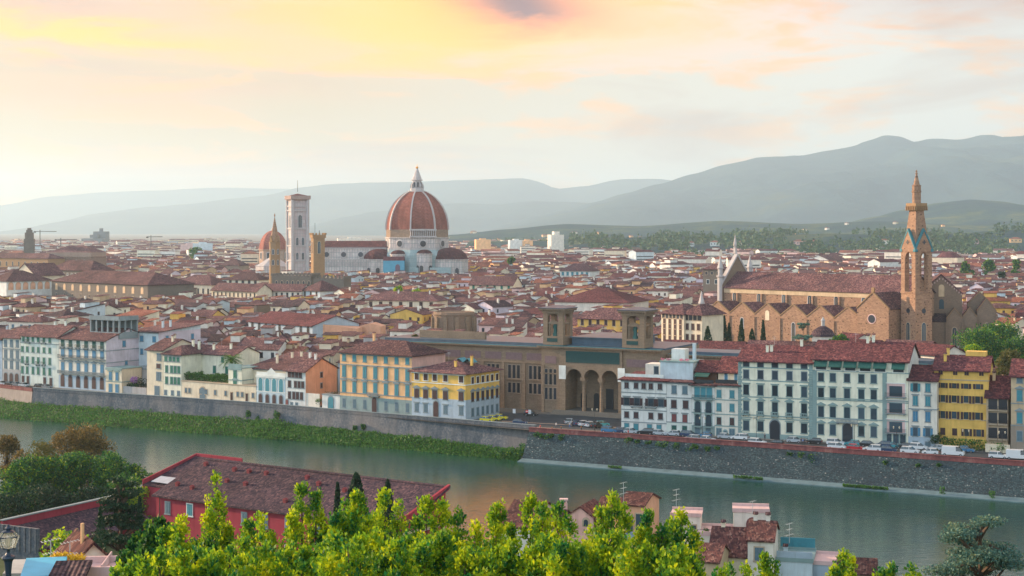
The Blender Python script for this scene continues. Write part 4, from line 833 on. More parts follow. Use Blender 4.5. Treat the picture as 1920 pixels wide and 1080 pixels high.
b = hero('golden yellow corner palace with grey plaster base and dark shutters', P, Q, PZ(699, Y-5), 17.5, 'yellow', [row(709, Y-6, x=[.09, .26, .43, .63, .92], w=1.5, h=1.9, s='brown', t='white'), row(741, Y-6, x=[.09, .26, .43, .63, .92], w=1.6, h=2.5, s='brown', k='ped', t='stone'), row(768, Y-6, x=[.09, .26, .63, .92], w=1.3, h=2.3, s='grey', k='lintel', t='stone')],
         [row(708, Y+2, x=[.2, .35, .5, .64, .78, .93], w=1.2, h=2.0, s='brown', t='white'), row(738, Y+2, x=[.2, .35, .5, .64, .78, .93], w=1.3, h=2.6, s='brown', k='ped', t='stone'), row(766, Y+2, x=[.2, .35, .5, .64, .78, .93], w=1.1, h=2.2, s='grey', t='stone')], roof='hip', rh=2.8, lower=(PZ(747, Y-5), 'greyblue'), courses=[PZ(719, Y-5)], trim='white', chim=2, ov=1.0)
window(b, (0, -.06, 0), b['w']*.455, 2.7, 1.7, 4.6, 'arch', 'brown', 'closed', 'stone', None, 'door')
sk = MB(); H = b['H']
for x in (9, 12): sk.gable(x, x+2.6, 9, 12, H+2.6, 1.0, .2, .1, 'y')
sk.build('skylight', SHUT['teal'], b)
# ------------------------------------------------------------------ materials of the monuments
LIBST = stone('library_stone', (0.27, 0.20, 0.14), (0.21, 0.155, 0.11), 1.4, .55, .02, .45)
LIBDK = stone('library_base_stone', (0.17, 0.125, 0.09), (0.13, 0.10, 0.075), 1.4, .55, .02, .4)
RUBBLE = stone('church_rubble_stone', (0.38, 0.24, 0.155), (0.22, 0.13, 0.09), 1.1, .55, .03, .6, holes=True)
RUBBLE2 = stone('church_grey_stone', (0.26, 0.185, 0.135), (0.20, 0.15, 0.11), .7, .3, .02, .5)
PIETRA = stone('tower_brown_stone', (0.34, 0.22, 0.12), (0.28, 0.18, 0.10), 1.0, .45, .02, .3)
GREYST = stone('palace_grey_stone', (0.20, 0.17, 0.14), (0.16, 0.14, 0.12), .8, .4, .02, .5)
COPPER = simple('green_copper', (0.035, 0.17, 0.20), 0.6, .3, .2, .5); LEAD = simple('lead_sheet', (0.05, 0.09, 0.13), 0.5, .4, .2, .5)
PANEL = simple('dark_inscription_panel', (0.012, 0.055, 0.055), 0.6)
MARB = M_('white_green_marble'); v = MARB.uv()
b1 = MARB.n('ShaderNodeTexBrick', {'Vector': v, 'Color1': (0.66, 0.60, 0.55, 1), 'Color2': (0.56, 0.48, 0.45, 1), 'Mortar': (0.13, 0.20, 0.19, 1), 'Scale': 1.0, 'Mortar Size': 0.16, 'Brick Width': 2.4, 'Row Height': 4.2, 'Mortar Smooth': 0.1}); b1.offset = 0
MARB.base(MARB.mix(MARB.ramp(MARB.noise(v, .3, 5, .6), [(.35, 0.0), (.65, .7)]), b1.outputs['Color'], (0.34, 0.31, 0.31)), .6, .3)
DOMET = tiles('dome_tiles', [(0.19, 0.065, 0.05), (0.26, 0.088, 0.065), (0.31, 0.11, 0.08), (0.30, 0.14, 0.11)], 1.1, .9)
WMARB = simple('white_marble', (0.43, 0.40, 0.385), .6, .3, .12, .4)
GOLD = simple('gilded_copper', (0.8, 0.42, 0.1), .35, .5, .1, 1, .6)
TARP = simple('blue_scaffold_sheet', (0.10, 0.33, 0.45), .7, .2, .12, .3)
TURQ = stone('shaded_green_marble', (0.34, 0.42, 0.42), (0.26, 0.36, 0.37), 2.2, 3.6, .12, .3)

# ------------------------------------------------------------------ library on the square
lp = Vector((8.8, 462, ZS)); lang = math.atan2(-11.6, 21.7)
LB_ = empty('library', lp, lang, 'huge brown stone library with two open corner towers and a triple arched porch', 'library')
Ld = Vector((math.cos(lang), math.sin(lang), 0))
def lib_x(px):   # px -> local x on the facade line
    k = (px-960)/F; m = Ld.y/Ld.x; Y = (lp.y-m*lp.x)/(1-m*k); return (Vector((k*Y, Y, ZS))-lp).length*(1 if k*Y > lp.x else -1)
xa, xb, xc = lib_x(1050), lib_x(1168), lib_x(1240); H = 19.6
mb = MB(); W1 = xc
mb.box(0, xa, 0, 30, 0, H); mb.box(xb, xc, 0, 30, 0, H)                      # corner blocks
mb.box(xa, xb, -.6, 30, 14.2, H)                                              # wall over the arches
# arcade: three openings between piers
ow = (xb-xa); px0 = xa+ow*.10; px1 = xb-ow*.06; bw = (px1-px0)/3
mb.box(xa, px0, -.6, 7, 0, 14.2); mb.box(px1, xb, -.6, 7, 0, 14.2)
for i in range(3):
    x0 = px0+bw*i; r = bw*.43; cx = x0+bw/2; zs = 14.2-r-.9
    pts = [(x0, 14.2), (x0, zs)]+[(cx-r*math.cos(math.pi*k/12), zs+r*math.sin(math.pi*k/12)) for k in range(13)]+[(x0+bw, zs), (x0+bw, 14.2)]
    q = MB(); n = len(pts)
    # fill strip by strip (concave shape)
    for k in range(12):
        a, b = (cx-r*math.cos(math.pi*k/12), zs+r*math.sin(math.pi*k/12)), (cx-r*math.cos(math.pi*(k+1)/12), zs+r*math.sin(math.pi*(k+1)/12))
        mb.prism([a, b, (b[0], 14.2), (a[0], 14.2)], -.59, 1.4)
    mb.box(x0, cx-r, -.59, 1.4, zs, 14.2); mb.box(cx+r, x0+bw, -.59, 1.4, zs, 14.2)
    if i: mb.box(x0-.75, x0+.75, -.9, 1.5, zs-.9, zs+.001)
mb.box(xa, xb, 8, 30, 0, 14.2)                                                # porch back wall
mb.box(-60, -0.01, 4.0, 30, 0, H-.8)                                             # left wing
mb.box(xc+.01, xc+75, 4.0, 20, 0, H-1.4)                                           # right wing
mb.build('wall', LIBST, LB_)
c_ = MB()
for x in (px0+bw, px0+2*bw):
    c_.ngon(x, .3, [(.75, 0), (.75, .5), (.55, .8), (.48, 9.2), (.7, 9.8), (.75, 10.3)], 12)
for q in c_.v: pass
zs = 14.2-bw*.43-.9
cm = MB()
for x in (px0+bw, px0+2*bw):
    o = MB().ngon(0, 0, [(.85, 0), (.85, .6), (.6, .9), (.52, zs-2.1), (.75, zs-1.4), (.85, zs-.91)], 14).build('column', LIBST, LB_, (x, .3, 0))
st = MB()
for k in range(5): st.box(xa-1.5, xb+1.0, -.6-1.1*(5-k)*.6, 7.9, .01*k+.0, .2*(k+1))
st.build('steps', simple('step_stone', (0.12, 0.12, 0.11)), LB_)
def cornice(x0, x1, y, z, w=1.1, tk=.7):
    a = MB(); a.box(x0, x1, y-w, y+.3, z, z+tk*.45); a.box(x0, x1, y-w*.6, y+.3, z-tk*.5, z-.002)
    n = int((x1-x0)/1.0); d = MB()
    for i in range(n): xx = x0+(i+.5)*(x1-x0)/n; a.box(xx-.2, xx+.2, y-w*.92, y, z-tk*.45, z-.003)
    return a
for (x0, x1, y, z) in ((-.8, xc+.8, -.6, H), (-60, -.85, 4.0, H-.8), (xc+.85, xc+75, 4.0, H-1.4)):
    cornice(x0, x1, y, z).build('cornice', LIBST, LB_); MB().box(x0, x1, y-1.15, y-.2, z+.33, z+.46).build('gutter_sheet', COPPER, LB_)
cornice(-.3, xa, 0, 11.6, .35, .4).build('string_course', LIBST, LB_); cornice(-58, -.6, 4.0, 8.8, .35, .4).build('string_course', LIBST, LB_); cornice(-58, -.6, 4.0, 14.0, .35, .4).build('string_course', LIBST, LB_)
MB().box(xa+ow*.11, xb-ow*.04, -.72, -.6, 15.2, 18.6).build('inscription_panel', PANEL, LB_)
for x in (xa+.25, px1+.15):
    MB().box(x-.2, x+2.0, -.86, -.6, 10.2, 14.2).build('carved_crest', TRIM['white'], LB_)
ro = MB(); ro.box(xa+2, xb-1, 4, 26, H+.5, H+2.6); ro.box(xa+1.5, xb-.5, 3.5, 26.5, H+2.6, H+2.9); ro.box(0, xc, 3, 29, H+.01, H+.5); ro.box(-60, -.02, 7, 29, H-.78, H+.3)
ro.box(xc+.02, xc+75, 7, 19, H-1.38, H-.4); ro.build('flat_roof', LEAD, LB_)
MB().box(-50, -26, 12, 13, H+.3, H+2.6).build('roof_parapet', LIBST, LB_)
# windows: triple groups
def triple(x, z, w, h, y, trim='tan'):
    s_ = w/3
    for q in (-1, 0, 1): window(LB_, (0, y, 0), x+q*s_, z, s_*.62, h, 'plain', None, 'closed', trim, DARKG)
TRIM['lib'] = stone('library_trim_stone', (0.36, 0.28, 0.21), None, 1.4, .6)
for y in (Vector((0, 0, 0)),):
    for x in ((xa*.5),): triple(x, 14.2-3.6, 4.4, 4.6, 0, 'lib'); triple(x, 5.6, 4.4, 3.4, 0, 'lib'); 
    triple((xb+xc)/2, 10.6, 4.4, 4.4, 0, 'lib'); triple((xb+xc)/2, 5.6, 4.4, 3.4, 0, 'lib')
    for i in range(7): triple(-4.2-7.2*i, 11.2, 4.6, 4.0, 4.0, 'lib'); triple(-4.2-7.2*i, 6.3, 4.6, 3.0, 4.0, 'lib')
pl_ = MB()
for i in range(9): pl_.box(-1.1-7.2*i, -.2-7.2*i, 3.6, 4.0, 0, 14)
for x in (0.2, xa-1.0, xb+.2, xc-1.0): pl_.box(x, x+.8, -.3, 0, 0, 14.1)
pl_.build('pilaster', LIBST, LB_)
pn = MB()
for i in range(7): pn.box(-7.0-7.2*i, -1.4-7.2*i, 3.88, 4, 14.9, 17.0)
pn.box(1.2, xa-1.2, -.12, 0, 14.6, 16.8); pn.box(xb+1.2, xc-1.2, -.12, 0, 14.6, 16.8); pn.build('relief_panel', simple('mauve_relief', (0.20, 0.13, 0.13)), LB_)
for i in range(2): MB().ngon(0, 0, [(.55, 0), (.55, .2)], 14).build('medallion', TRIM['white'], LB_).matrix_local = Matrix.Translation((-8-7.2*i, 3.8, 8.8)) @ Matrix.Rotation(R(-90), 4, 'X')
for i in range(4): 
    o = MB(); o.arch(0, 0, 1.8, 4.6, 7.8, 8.05, 9) if i != 2 else o.box(-1.2, 1.2, 7.8, 8.05, 0, 6)
    o.build('porch_door', DARKG, LB_, (px0+bw*(.35+.75*i), 0, 1.0))
# the two towers
def tower(x0, w, hz):
    t = empty('corner_tower', (x0, .3, H+.52)); t.parent = LB_; zt = hz; d = 6.6
    m = MB(); m.box(0, w, 0, d, 0, 4.0); p = 1.5
    for a, b in ((0, 0), (w-p, 0), (0, d-p), (w-p, d-p)): m.box(a, a+p, b, b+p, 4.0, 14.6)
    m.box(-.3, w+.3, -.3, d+.3, 14.6, 16.2)
    r = (w-2*p)/2; zs_ = 14.6-r
    def archfill(horiz, off, y0, y1, L_):
        r = (L_-2*p)/2; zs_ = 14.6-r-.2; c0 = L_/2
        for k in range(10):
            a, b = (c0-r*math.cos(math.pi*k/10), zs_+r*math.sin(math.pi*k/10)), (c0-r*math.cos(math.pi*(k+1)/10), zs_+r*math.sin(math.pi*(k+1)/10))
            pl = [a, b, (b[0], 14.6), (a[0], 14.6)]
            if horiz: m.prism(pl, y0, y1)
            else: m.prismx(pl, y0, y1)
    archfill(True, 0, .2, p-.2, w); archfill(True, 0, d-p+.2, d-.2, w); archfill(False, 0, .2, p-.2, d); archfill(False, 0, w-p+.2, w-.2, d)
    # inner aedicule with slim columns
    for a in (p+.45, w-p-.45):
        m.box(a-.22, a+.22, .5, .9, 4.0, 9.6); m.box(a-.22, a+.22, d-.9, d-.5, 4.0, 9.6)
    m.box(p, w-p, .4, 1.0, 9.6, 10.3); m.prism([(p, 10.3), (w-p, 10.3), (w/2, 11.6)], .45, .95)
    m.box(w-1.0, w-.4, p, d-p, 9.6, 10.3)
    for a in (p+.5, d-p-.5): m.box(w-.9, w-.5, a-.2, a+.2, 4.0, 9.6)
    m.build('tower_wall', LIBST, t)
    k = MB(); k.box(-1.0, w+1.0, -1.0, d+1.0, 16.2, 16.9)
    for i in range(10):
        xx = -.7+i*(w+1.4)/9; k.box(xx-.18, xx+.18, -.9, -.3, 15.7, 16.2); yy = -.7+i*(d+1.4)/9; k.box(w+.3, w+.9, yy-.18, yy+.18, 15.7, 16.2)
    k.build('tower_cornice', LIBST, t)
    k = MB(); k.loft([[(-1.2, -1.2, 16.91), (w+1.2, -1.2, 16.91), (w+1.2, d+1.2, 16.91), (-1.2, d+1.2, 16.91)], [(-1.2, -1.2, 17.2), (w+1.2, -1.2, 17.2), (w+1.2, d+1.2, 17.2), (-1.2, d+1.2, 17.2)], [(w*.35, d*.35, 18.3), (w*.65, d*.35, 18.3), (w*.65, d*.65, 18.3), (w*.35, d*.65, 18.3)]]); k.build('tower_roof', LEAD, t)
    MB().box(w*.2, w*.72, -.1, 0, 1.4, 3.1).build('inscription_panel', PANEL, t)
    # bronze statue in the arch: robed standing figure
    s_ = MB(); s_.box(-.6, .6, -.6, .6, 0, 1.0); s_.ngon(0, 0, [(.62, 1.0), (.55, 2.0), (.5, 2.9), (.62, 3.6), (.55, 4.1), (.2, 4.3), (.16, 4.45), (.27, 4.65), (.26, 4.9), (.1, 5.1)], 9); s_.tube([(.5, 0, 3.9), (.75, -.1, 3.2), (.4, -.45, 2.9)], [.17, .14, .1], 6); s_.tube([(-.5, 0, 3.9), (-.72, 0, 3.1), (-.5, -.3, 2.5)], [.17, .14, .1], 6)
    s_.build('bronze_statue', simple('green_bronze', (0.03, 0.12, 0.11), .5), t, (w/2, 1.6, 4.0)).scale = (.95, .95, 1.35)
    t.scale = (1, 1, .64)
tower(.4, 6.6, 0); tower(xb-.4, 7.0, 0)

# ------------------------------------------------------------------ church of Santa Croce type: nave, aisle gables, transept, belfry
A = Vector((99.5, 725, ZS)); B = Vector((167, 652, ZS)); cd_ = (B-A); NL = cd_.length; ca = math.atan2(cd_.y, cd_.x)
CH = empty('church', A, ca, 'long brown stone church with gabled aisle and dark red tiled nave roof', 'church')
HE = 27.5; m = MB(); m.box(0, NL, 0, 20, 0, HE, False); m.prismx([(0, HE), (20, HE), (10, HE+6.6)], .3, NL-.3)
m.build('nave_wall', RUBBLE, CH)
k = MB(); k.gable(0, NL, 0, 20, HE, 6.8, .8, .35); k.build('nave_roof', T_BROWN, CH)
k = MB(); k.box(0, NL, -.25, 0, HE-2.6, HE-.3); k.build('plaster_frieze', PL['tan'], CH)
for x in np.arange(8, NL-4, 14.2): MB().box(x-.45, x+.45, -.8, 0, 10, HE-2.6).build('buttress', RUBBLE, CH)
TRIM['rub'] = WMARB
def gwin(root, T, x, z, w, h, trim='rub', name='window'):
    ox, oy, r = T; c, s = math.cos(r), math.sin(r); key = ('gw', w, h, trim)
    if key not in WC:
        a = MB(); a.arch(0, -h/2-.25, w+.7, h+.6, -.09, .05, 10, True); b_ = MB(); b_.arch(0, -h/2, w, h, -.14, -.08, 10, True)
        b_.mat(1).box(-.07, .07, -.2, -.12, -h/2, h/2-.8)
        WC[key] = (a.mesh('window', TRIM[trim] if trim in TRIM else RUBBLE2), b_.mesh('pane', [GLASS, TRIM['tan']]))
    o = inst(name, WC[key][0], root, (ox+c*x, oy+s*x, z), r); inst('pane', WC[key][1], o); return o
for x in np.arange(1.2, NL-8, 14.2)+7.0-2: gwin(CH, (0, 0, 0), x, 22.2, 1.7, 6.0)
# aisle with six cross gables
AD = 14.0; nG = 6; gx0 = 0.3; gw_ = 14.3; Hs = 16.2; Hg = 5.0
for i in range(nG):
    x0 = gx0+gw_*i; x1 = x0+gw_; q = 1 if i else 1
    a = empty('aisle_bay', (x0, -AD, 0)); a.parent = CH
    MB().prism([(0.02, 0), (gw_-.02, 0), (gw_-.02, Hs), (gw_/2, Hs+Hg), (0.02, Hs)], 0, 1.0).box(0.03, gw_-.03, 1.0, AD, 0, Hs-.3).build('gable_wall', RUBBLE, a)
    MB().gable(0, gw_, .9, AD, Hs, Hg, .1, .3, 'y').build('gable_roof', T_BROWN, a)
    cp = MB(); cp.prism([(-.1, Hs+.05), (gw_/2, Hs+Hg+.1), (gw_+.1, Hs+.05), (gw_+.1, Hs+.5), (gw_/2, Hs+Hg+.55), (-.1, Hs+.5)], -.25, .9); cp.build('gable_coping', PIETRA, a)
    if i in (0, 3, 5, 1): gwin(a, (0, 0, 0), gw_/2, 8.0 if i != 1 else 9, 1.6, 11 if i != 5 else 4)
    elif i == 4: gwin(a, (0, 0, 0), gw_*.7, 6.0, 1.4, 3)
    if i == 2: MB().arch(gw_/2, 14.0, 2.2, 4.4, -.06, 0, 8).build('blind_arch', PL['cream'], a)
    MB().box(-.35, .35, -.5, .3, 0, Hs-1).build('buttress', RUBBLE, a)
# white marble west front with pinnacles
f_ = empty('west_front', (-1.6, 0, 0)); f_.parent = CH
k = MB(); k.prismx([(-1, 0), (21, 0), (21, 29), (10, 42.0), (-1, 29)], 0, 1.4); k.build('front_gable', RUBBLE2, f_)
k = MB(); k.prismx([(-1.4, 28.6), (10, 42.0), (21.4, 28.6), (21.4, 29.8), (10, 43.2), (-1.4, 29.8)], -.4, 1.7); k.build('marble_coping', WMARB, f_)
for y, h in ((-1, 36), (21, 36), (-14.5, 20)):
    k = MB(); k.ngon(0, 0, [(1.4, 0), (1.4, h-4), (1.9, h-3.8), (1.9, h-3.2), (1.2, h-3), (1.2, h), (1.7, h+.2), (1.5, h+.6), (.9, h+2.6), (.15, h+6)], 8, R(22)); k.build('marble_pinnacle', WMARB, f_, (0, y, 0))
k = MB(); k.box(-.6, .6, 9.4, 10.6, 43, 46); k.ngon(0, 10, [(.5, 46), (.9, 47), (.1, 52)], 6); k.build('gable_finial', WMARB, f_)
# sacristy / transept gable in front of the nave at its east end
sx = (1613, 1668); T0 = NL*.868
s_ = empty('transept', (T0, -18, 0)); s_.parent = CH; w = 15.5; hs, hg = 21.3, 6.6
MB().prism([(0, 0), (w, 0), (w, hs), (w/2, hs+hg), (0, hs)], 0, .9).box(0.02, w-.02, .9, 18, 0, hs-.2).build('transept_wall', RUBBLE, s_)
MB().gable(0, w, .8, 18, hs, hg, .1, .3, 'y').build('transept_roof', T_BROWN, s_); MB().prism([(-.2, hs), (w/2, hs+hg+.1), (w+.2, hs), (w+.2, hs+.5), (w/2, hs+hg+.7), (-.2, hs+.5)], -.3, .8).box(w/2-.7, w/2+.7, -.1, .7, hs+hg+.5, hs+hg+2.4).build('gable_coping', PIETRA, s_)
o = MB().ngon(0, 0, [(2.1, 0), (2.1, .2)], 24).build('rose_window', PL['rose'], s_); o.matrix_local = Matrix.Translation((w*.47, 0.05, 17.2)) @ Matrix.Rotation(R(90), 4, 'X'); o2 = MB().ngon(0, 0, [(1.7, .2), (1.7, .28)], 24).build('pane', DARKG, o)
gwin(s_, (0, 0, 0), w*.45, 7.2, 1.8, 4.6)
c2 = empty('side_chapel', (T0+w, -7, 0)); c2.parent = CH; w2 = 7.0
MB().prism([(0.05, 0), (w2, 0), (w2, 21.5), (w2*.5, 27), (0.05, 21.5)], 0, .9).box(.06, w2-.02, .9, 8, 0, 21.3).build('chapel_wall', RUBBLE, c2); MB().gable(0, w2, .8, 8, 21.5, 5.5, .1, .3, 'y').build('chapel_roof', T_BROWN, c2); gwin(c2, (0, 0, 0), w2*.55, 8.5, 1.4, 9)
# right side: east transept gable and chapels, facing the viewer more squarely
ea = R(-14); E0 = Vector((PX(1741, 668), 668, ZS)); E = empty('choir', (0, 0, 0)); E.parent = CH; E.matrix_local = (Matrix.Translation(CH.location) @ Matrix.Rotation(ca, 4, 'Z')).inverted() @ (Matrix.Translation(E0) @ Matrix.Rotation(ea, 4, 'Z'))
w = 14.0; MB().prism([(-4, 0), (w, 0), (w, 26.5), (5.2, 34.5), (-4, 26.5)], 0, 1).box(-3.9, w-.05, 1, 20, 0, 26).build('choir_wall', RUBBLE2, E)
MB().prism([(-4.2, 26.4), (5.2, 34.5), (w+.2, 26.4), (w+.2, 27.1), (5.2, 35.3), (-4.2, 27.1)], -.4, 20).build('choir_roof', T_BROWN, E)
MB().arch(5.4, 25.5, 2.4, 5.2, -.1, 0, 9).build('blind_arch', PL['tan'], E); o = MB().arch(5.4, 20.2, 2.0, 4.2, -.1, 0, 9, True).build('window', GLASS, E)
k = MB(); 
for i in range(9):
    x = -3.4+i; z = 26.9+i*.82; k.box(x-.18, x+.18, -.3, 0, z-.7, z)
    x = w-.4-i*.95; k.box(x-.18, x+.18, -.3, 0, z-.7, z)
k.build('arcade_frieze', PL['rose'], E)
def chapel(x, y, w, hs, hg, win, roofm=T_BROWN, tri=True):
    c = empty('choir_chapel', (x, y, 0)); c.parent = E
    MB().prism([(0, 0), (w, 0), (w, hs), (w/2, hs+hg), (0, hs)], 0, .8).box(.02, w-.02, .8, 9, 0, hs-.1).build('chapel_wall', RUBBLE2, c); MB().gable(0, w, .7, 9, hs, hg, .1, .3, 'y').build('chapel_roof', roofm, c)
    MB().prism([(-.1, hs), (w/2, hs+hg+.1), (w+.1, hs), (w+.1, hs+.4), (w/2, hs+hg+.5), (-.1, hs+.4)], -.2, .7).build('gable_coping', PIETRA, c)
    for a in (0, w): MB().box(a-.35, a+.35, -.7, 0, 0, hs-1.5).build('buttress', RUBBLE2, c)
    gwin(c, (0, 0, 0), w/2, win[0], win[1], win[2], 'tan'); return c
chapel(7.2, -8.5, 6.6, 16.5, 4.2, (7, 1.7, 11.5)); chapel(13.9, -6, 5.8, 17, 4, (8, 1.4, 8)); chapel(19.9, -3, 8.0, 19.5, 5.4, (9.5, 1.5, 10)); MB().box(-2, 7.1, -8, 0, 0, 15).build('low_choir_wall', RUBBLE2, E); MB().gable(-2, 7.1, -8, 0, 15, 3, .2, .3, half=True).build('low_choir_roof', T_DARK, E)
c = chapel(16.5, 6, 10, 22, 5.2, (15, 1.2, 3), T_RED)
# belfry: octagon shaft with pinnacled gables, pyramid, gallery and turret
bY = 640; bx = PX(1718.5, bY); BT = empty('bell_tower', (bx, bY, ZS), R(45-19), 'slender brown stone church belfry with green edged gables and tall pinnacle', 'bell tower')
s = 4.4; zz = lambda py: PZ(py, bY)-ZS
m = MB(); zb_ = zz(548); z2 = zz(472)
m.box(-s, s, -s, s, 0, zz(600)); m.box(-s, s, -s, s, zz(600)+.001, zb_); 
for a, b in ((-1, -1), (1, -1), (-1, 1), (1, 1)): m.box(min(a*s, a*s*.48), max(a*s, a*s*.48), min(b*s, b*s*.48), max(b*s, b*s*.48), zb_, z2)
m.box(-s-.25, s+.25, -s-.25, s+.25, zb_-.4, zb_+.3)
m.build('shaft', RUBBLE, BT)
SH = PIETRA
gx = MB(); za = zz(434)
for r_ in range(4):
    gx.at(0, 0, 0, R(90*r_)); L0 = s+.25
    ri = s*.48
    for k_ in range(10):   # pointed arch infill
        a0, a1 = math.pi*k_/10, math.pi*(k_+1)/10
        f0 = lambda a: (-ri*math.cos(a), z2-4.4+4.2*math.sin(a)**.8 if 0 < a < math.pi-.01 else z2-4.4)
        p, q = f0(a0), f0(a1); gx.prism([p, q, (q[0], z2), (p[0], z2)], -s+.05, -s+1.0)
    gx.prism([(-L0, z2), (L0, z2), (0, za)], -L0, -L0+1.1)
gx.T = None; gx.build('belfry_gable', RUBBLE, BT)
cpm = MB()
for r_ in range(4):
    cpm.at(0, 0, 0, R(90*r_)); L0 = s+.35; cpm.prism([(-L0-.1, z2), (0, za+.2), (L0+.1, z2), (L0+.1, z2+.8), (0, za+1.3), (-L0-.1, z2+.8)], -L0, -L0+1.3)
cpm.T = None; cpm.build('gable_coping', COPPER, BT)
cr = MB()
for r_ in range(2):
    a = (-1, 1)[r_]
for r_ in (0, 1, 3):
    cr.at(0, 0, 0, R(90*r_)); z = z2+4.0; cr.box(-.9, .9, -s-.40, -s-.25, z-.25, z+.25); cr.box(-.25, .25, -s-.41, -s-.26, z-.9, z+.9)
cr.T = None; cr.build('cross_relief', DARKG, BT)
sp = MB(); zg = zz(396); sp.ngon(0, 0, [(s*1.28, z2), (s*1.05, z2+5), (2.9, zg)], 4, R(45)); sp.build('spire', RUBBLE, BT)
g = MB(); zt2 = zz(381); g.ngon(0, 0, [(2.9, zg), (3.5, zg+1.3), (4.25, zg+2.2), (4.25, zt2), (3.9, zt2), (3.9, zt2-.8)], 4, R(45)); 
for r_ in range(4):
    g.at(0, 0, 0, R(90*r_)); 
    for i in range(6): x = -2.7+i*1.08; g.box(x-.18, x+.18, -3.4, -2.4, zg+.3, zg+2.0)
g.T = None; g.build('gallery', PIETRA, BT)
t_ = MB(); a = zz(352); t_.ngon(0, 0, [(1.85, zt2-1), (1.85, zz(361)), (2.15, zz(360.5)), (2.15, zz(359)), (1.9, zz(358.5)), (1.85, zz(349)), (2.05, zz(348)), (1.35, zz(346)), (.35, zz(327)), (.6, zz(325)), (.15, zz(323)), (.45, zz(321.5)), (.02, zz(318))], 8, R(22)); t_.build('turret', RUBBLE, BT)
for r_ in (0, 3, 1):
    rr = R(90*r_); 
    def pt(x, y): return (x*math.cos(rr)-y*math.sin(rr), x*math.sin(rr)+y*math.cos(rr))
    x_, y_ = pt(0, -s)
    gwin(BT, (x_, y_, rr), 0, zz(626), 1.9, 9.6, 'tan', 'niche')
    o = MB().ngon(0, 0, [(1.05, 0), (1.05, .12)], 16).build('round_niche', DARKG, BT); o.matrix_local = Matrix.Translation((x_, y_, zz(582))) @ Matrix.Rotation(rr, 4, 'Z') @ Matrix.Rotation(R(90), 4, 'X')
MB().ngon(0, 0, [(1.3, zb_+4), (1.1, zb_+5), (.7, zb_+6.2), (.15, zb_+6.8)], 12).build('bell', simple('bell_bronze', (0.35, 0.18, 0.05), .4), BT)
MB().box(-s*.9, s*.9, -.15, .15, zb_+6.8, zb_+7.2).box(-.15, .15, -s*.9, s*.9, zb_+11, zb_+11.4).build('bell_beam', WOOD, BT)

# ------------------------------------------------------------------ cathedral
DY = 1400.0; D0 = Vector((PX(782, DY), DY, ZS)); dz_ = lambda py: PZ(py, DY)-ZS
CT = empty('cathedral', D0, 0, 'giant red tiled ribbed dome with white lantern over a striped marble cathedral', 'cathedral')
ph = R(-8); RR = 29.0
def vtx(r, i, z): a = ph+math.pi/4*i; return (r*math.sin(a), -r*math.cos(a), z)
zs, zt = dz_(431), dz_(359); rt = 7.5
prof = []
for i in range(15):
    t = i/14; a = t*R(72); r = RR*.985-(RR*.985-rt)*(1-math.cos(a))/(1-math.cos(R(72))); z = zs+(zt-zs)*math.sin(a)/math.sin(R(72)); prof.append((r, z))
MB().ngon(0, 0, prof, 8, ph).build('dome', DOMET, CT)
rb = MB()
for i in range(8):
    rings = []
    for r, z in prof:
        a = ph+math.pi/4*i; t = Vector((math.cos(a), math.sin(a), 0)); c = Vector((math.sin(a), -math.cos(a), 0)); r2 = r+.1; w = .62
        rings.append([tuple(c*(r2-.8)-t*w+Vector((0, 0, z))), tuple(c*(r2+.9)-t*w+Vector((0, 0, z))), tuple(c*(r2+.9)+t*w+Vector((0, 0, z))), tuple(c*(r2-.8)+t*w+Vector((0, 0, z)))])
    rb.loft(rings)
rb.build('dome_ribs', WMARB, CT)
d1 = dz_(447); d2 = dz_(466)
MB().ngon(0, 0, [(RR-.4, d1-.5), (RR-.4, zs+.3)], 8, ph).build('rough_band', stone('rough_drum', (0.30, 0.22, 0.16), None, 2, 1, .03, .4), CT)
MB().ngon(0, 0, [(RR, d2), (RR, d1), (RR+.9, d1+.1), (RR+.9, d1+.9), (RR, d1+1)], 8, ph).build('drum', MARB, CT)
MB().ngon(0, 0, [(RR+1.2, d2-.8), (RR+1.2, d2+.6)], 8, ph).build('drum_cornice', WMARB, CT)
gl = MB(); a0, a1 = vtx(RR+.2, 0, 0), vtx(RR+.2, 1, 0)     # finished gallery on one side
p, q = Vector(a0), Vector(a1); d = (q-p); ga = math.atan2(d.y, d.x); gl.at(p.x, p.y, 0, ga); Lg = d.length
gl.box(-1, Lg+1, -1.6, 0, d1+1, d1+2.4); gl.box(-1, Lg+1, -1.6, 0, zs-.6, zs+.8)
for i in range(13): x = i*Lg/12; gl.box(x-.35, x+.35, -1.5, -.3, d1+2.4, zs-.6)
gl.T = None; gl.build('marble_gallery', WMARB, CT)
for i in (-2, -1, 0, 1, 2):
    p, q = Vector(vtx(RR, i, 0)), Vector(vtx(RR, i+1, 0)); mid = (p+q)/2; a = math.atan2((q-p).y, (q-p).x)
    o = MB().ngon(0, 0, [(3.9, 0), (3.9, .7), (2.9, .9)], 20).build('oculus', WMARB, CT); o.matrix_local = Matrix.Translation((mid.x, mid.y, (d1+d2)/2)) @ Matrix.Rotation(a, 4, 'Z') @ Matrix.Rotation(R(90), 4, 'X')
    MB().ngon(0, 0, [(2.7, .85), (2.7, 1.0)], 20).build('pane', DARKG, o)
ln = MB(); lz = lambda py: dz_(py)
ln.ngon(0, 0, [(8.2, lz(360)), (8.2, lz(358)), (6.2, lz(358)), (6.2, lz(353))], 8, ph); ln.ngon(0, 0, [(4.0, lz(353)), (4.0, lz(339)), (5.2, lz(338.6)), (5.2, lz(337)), (4.2, lz(336.5)), (4.0, lz(334)), (1.0, lz(317)), (.3, lz(316))], 8, ph)
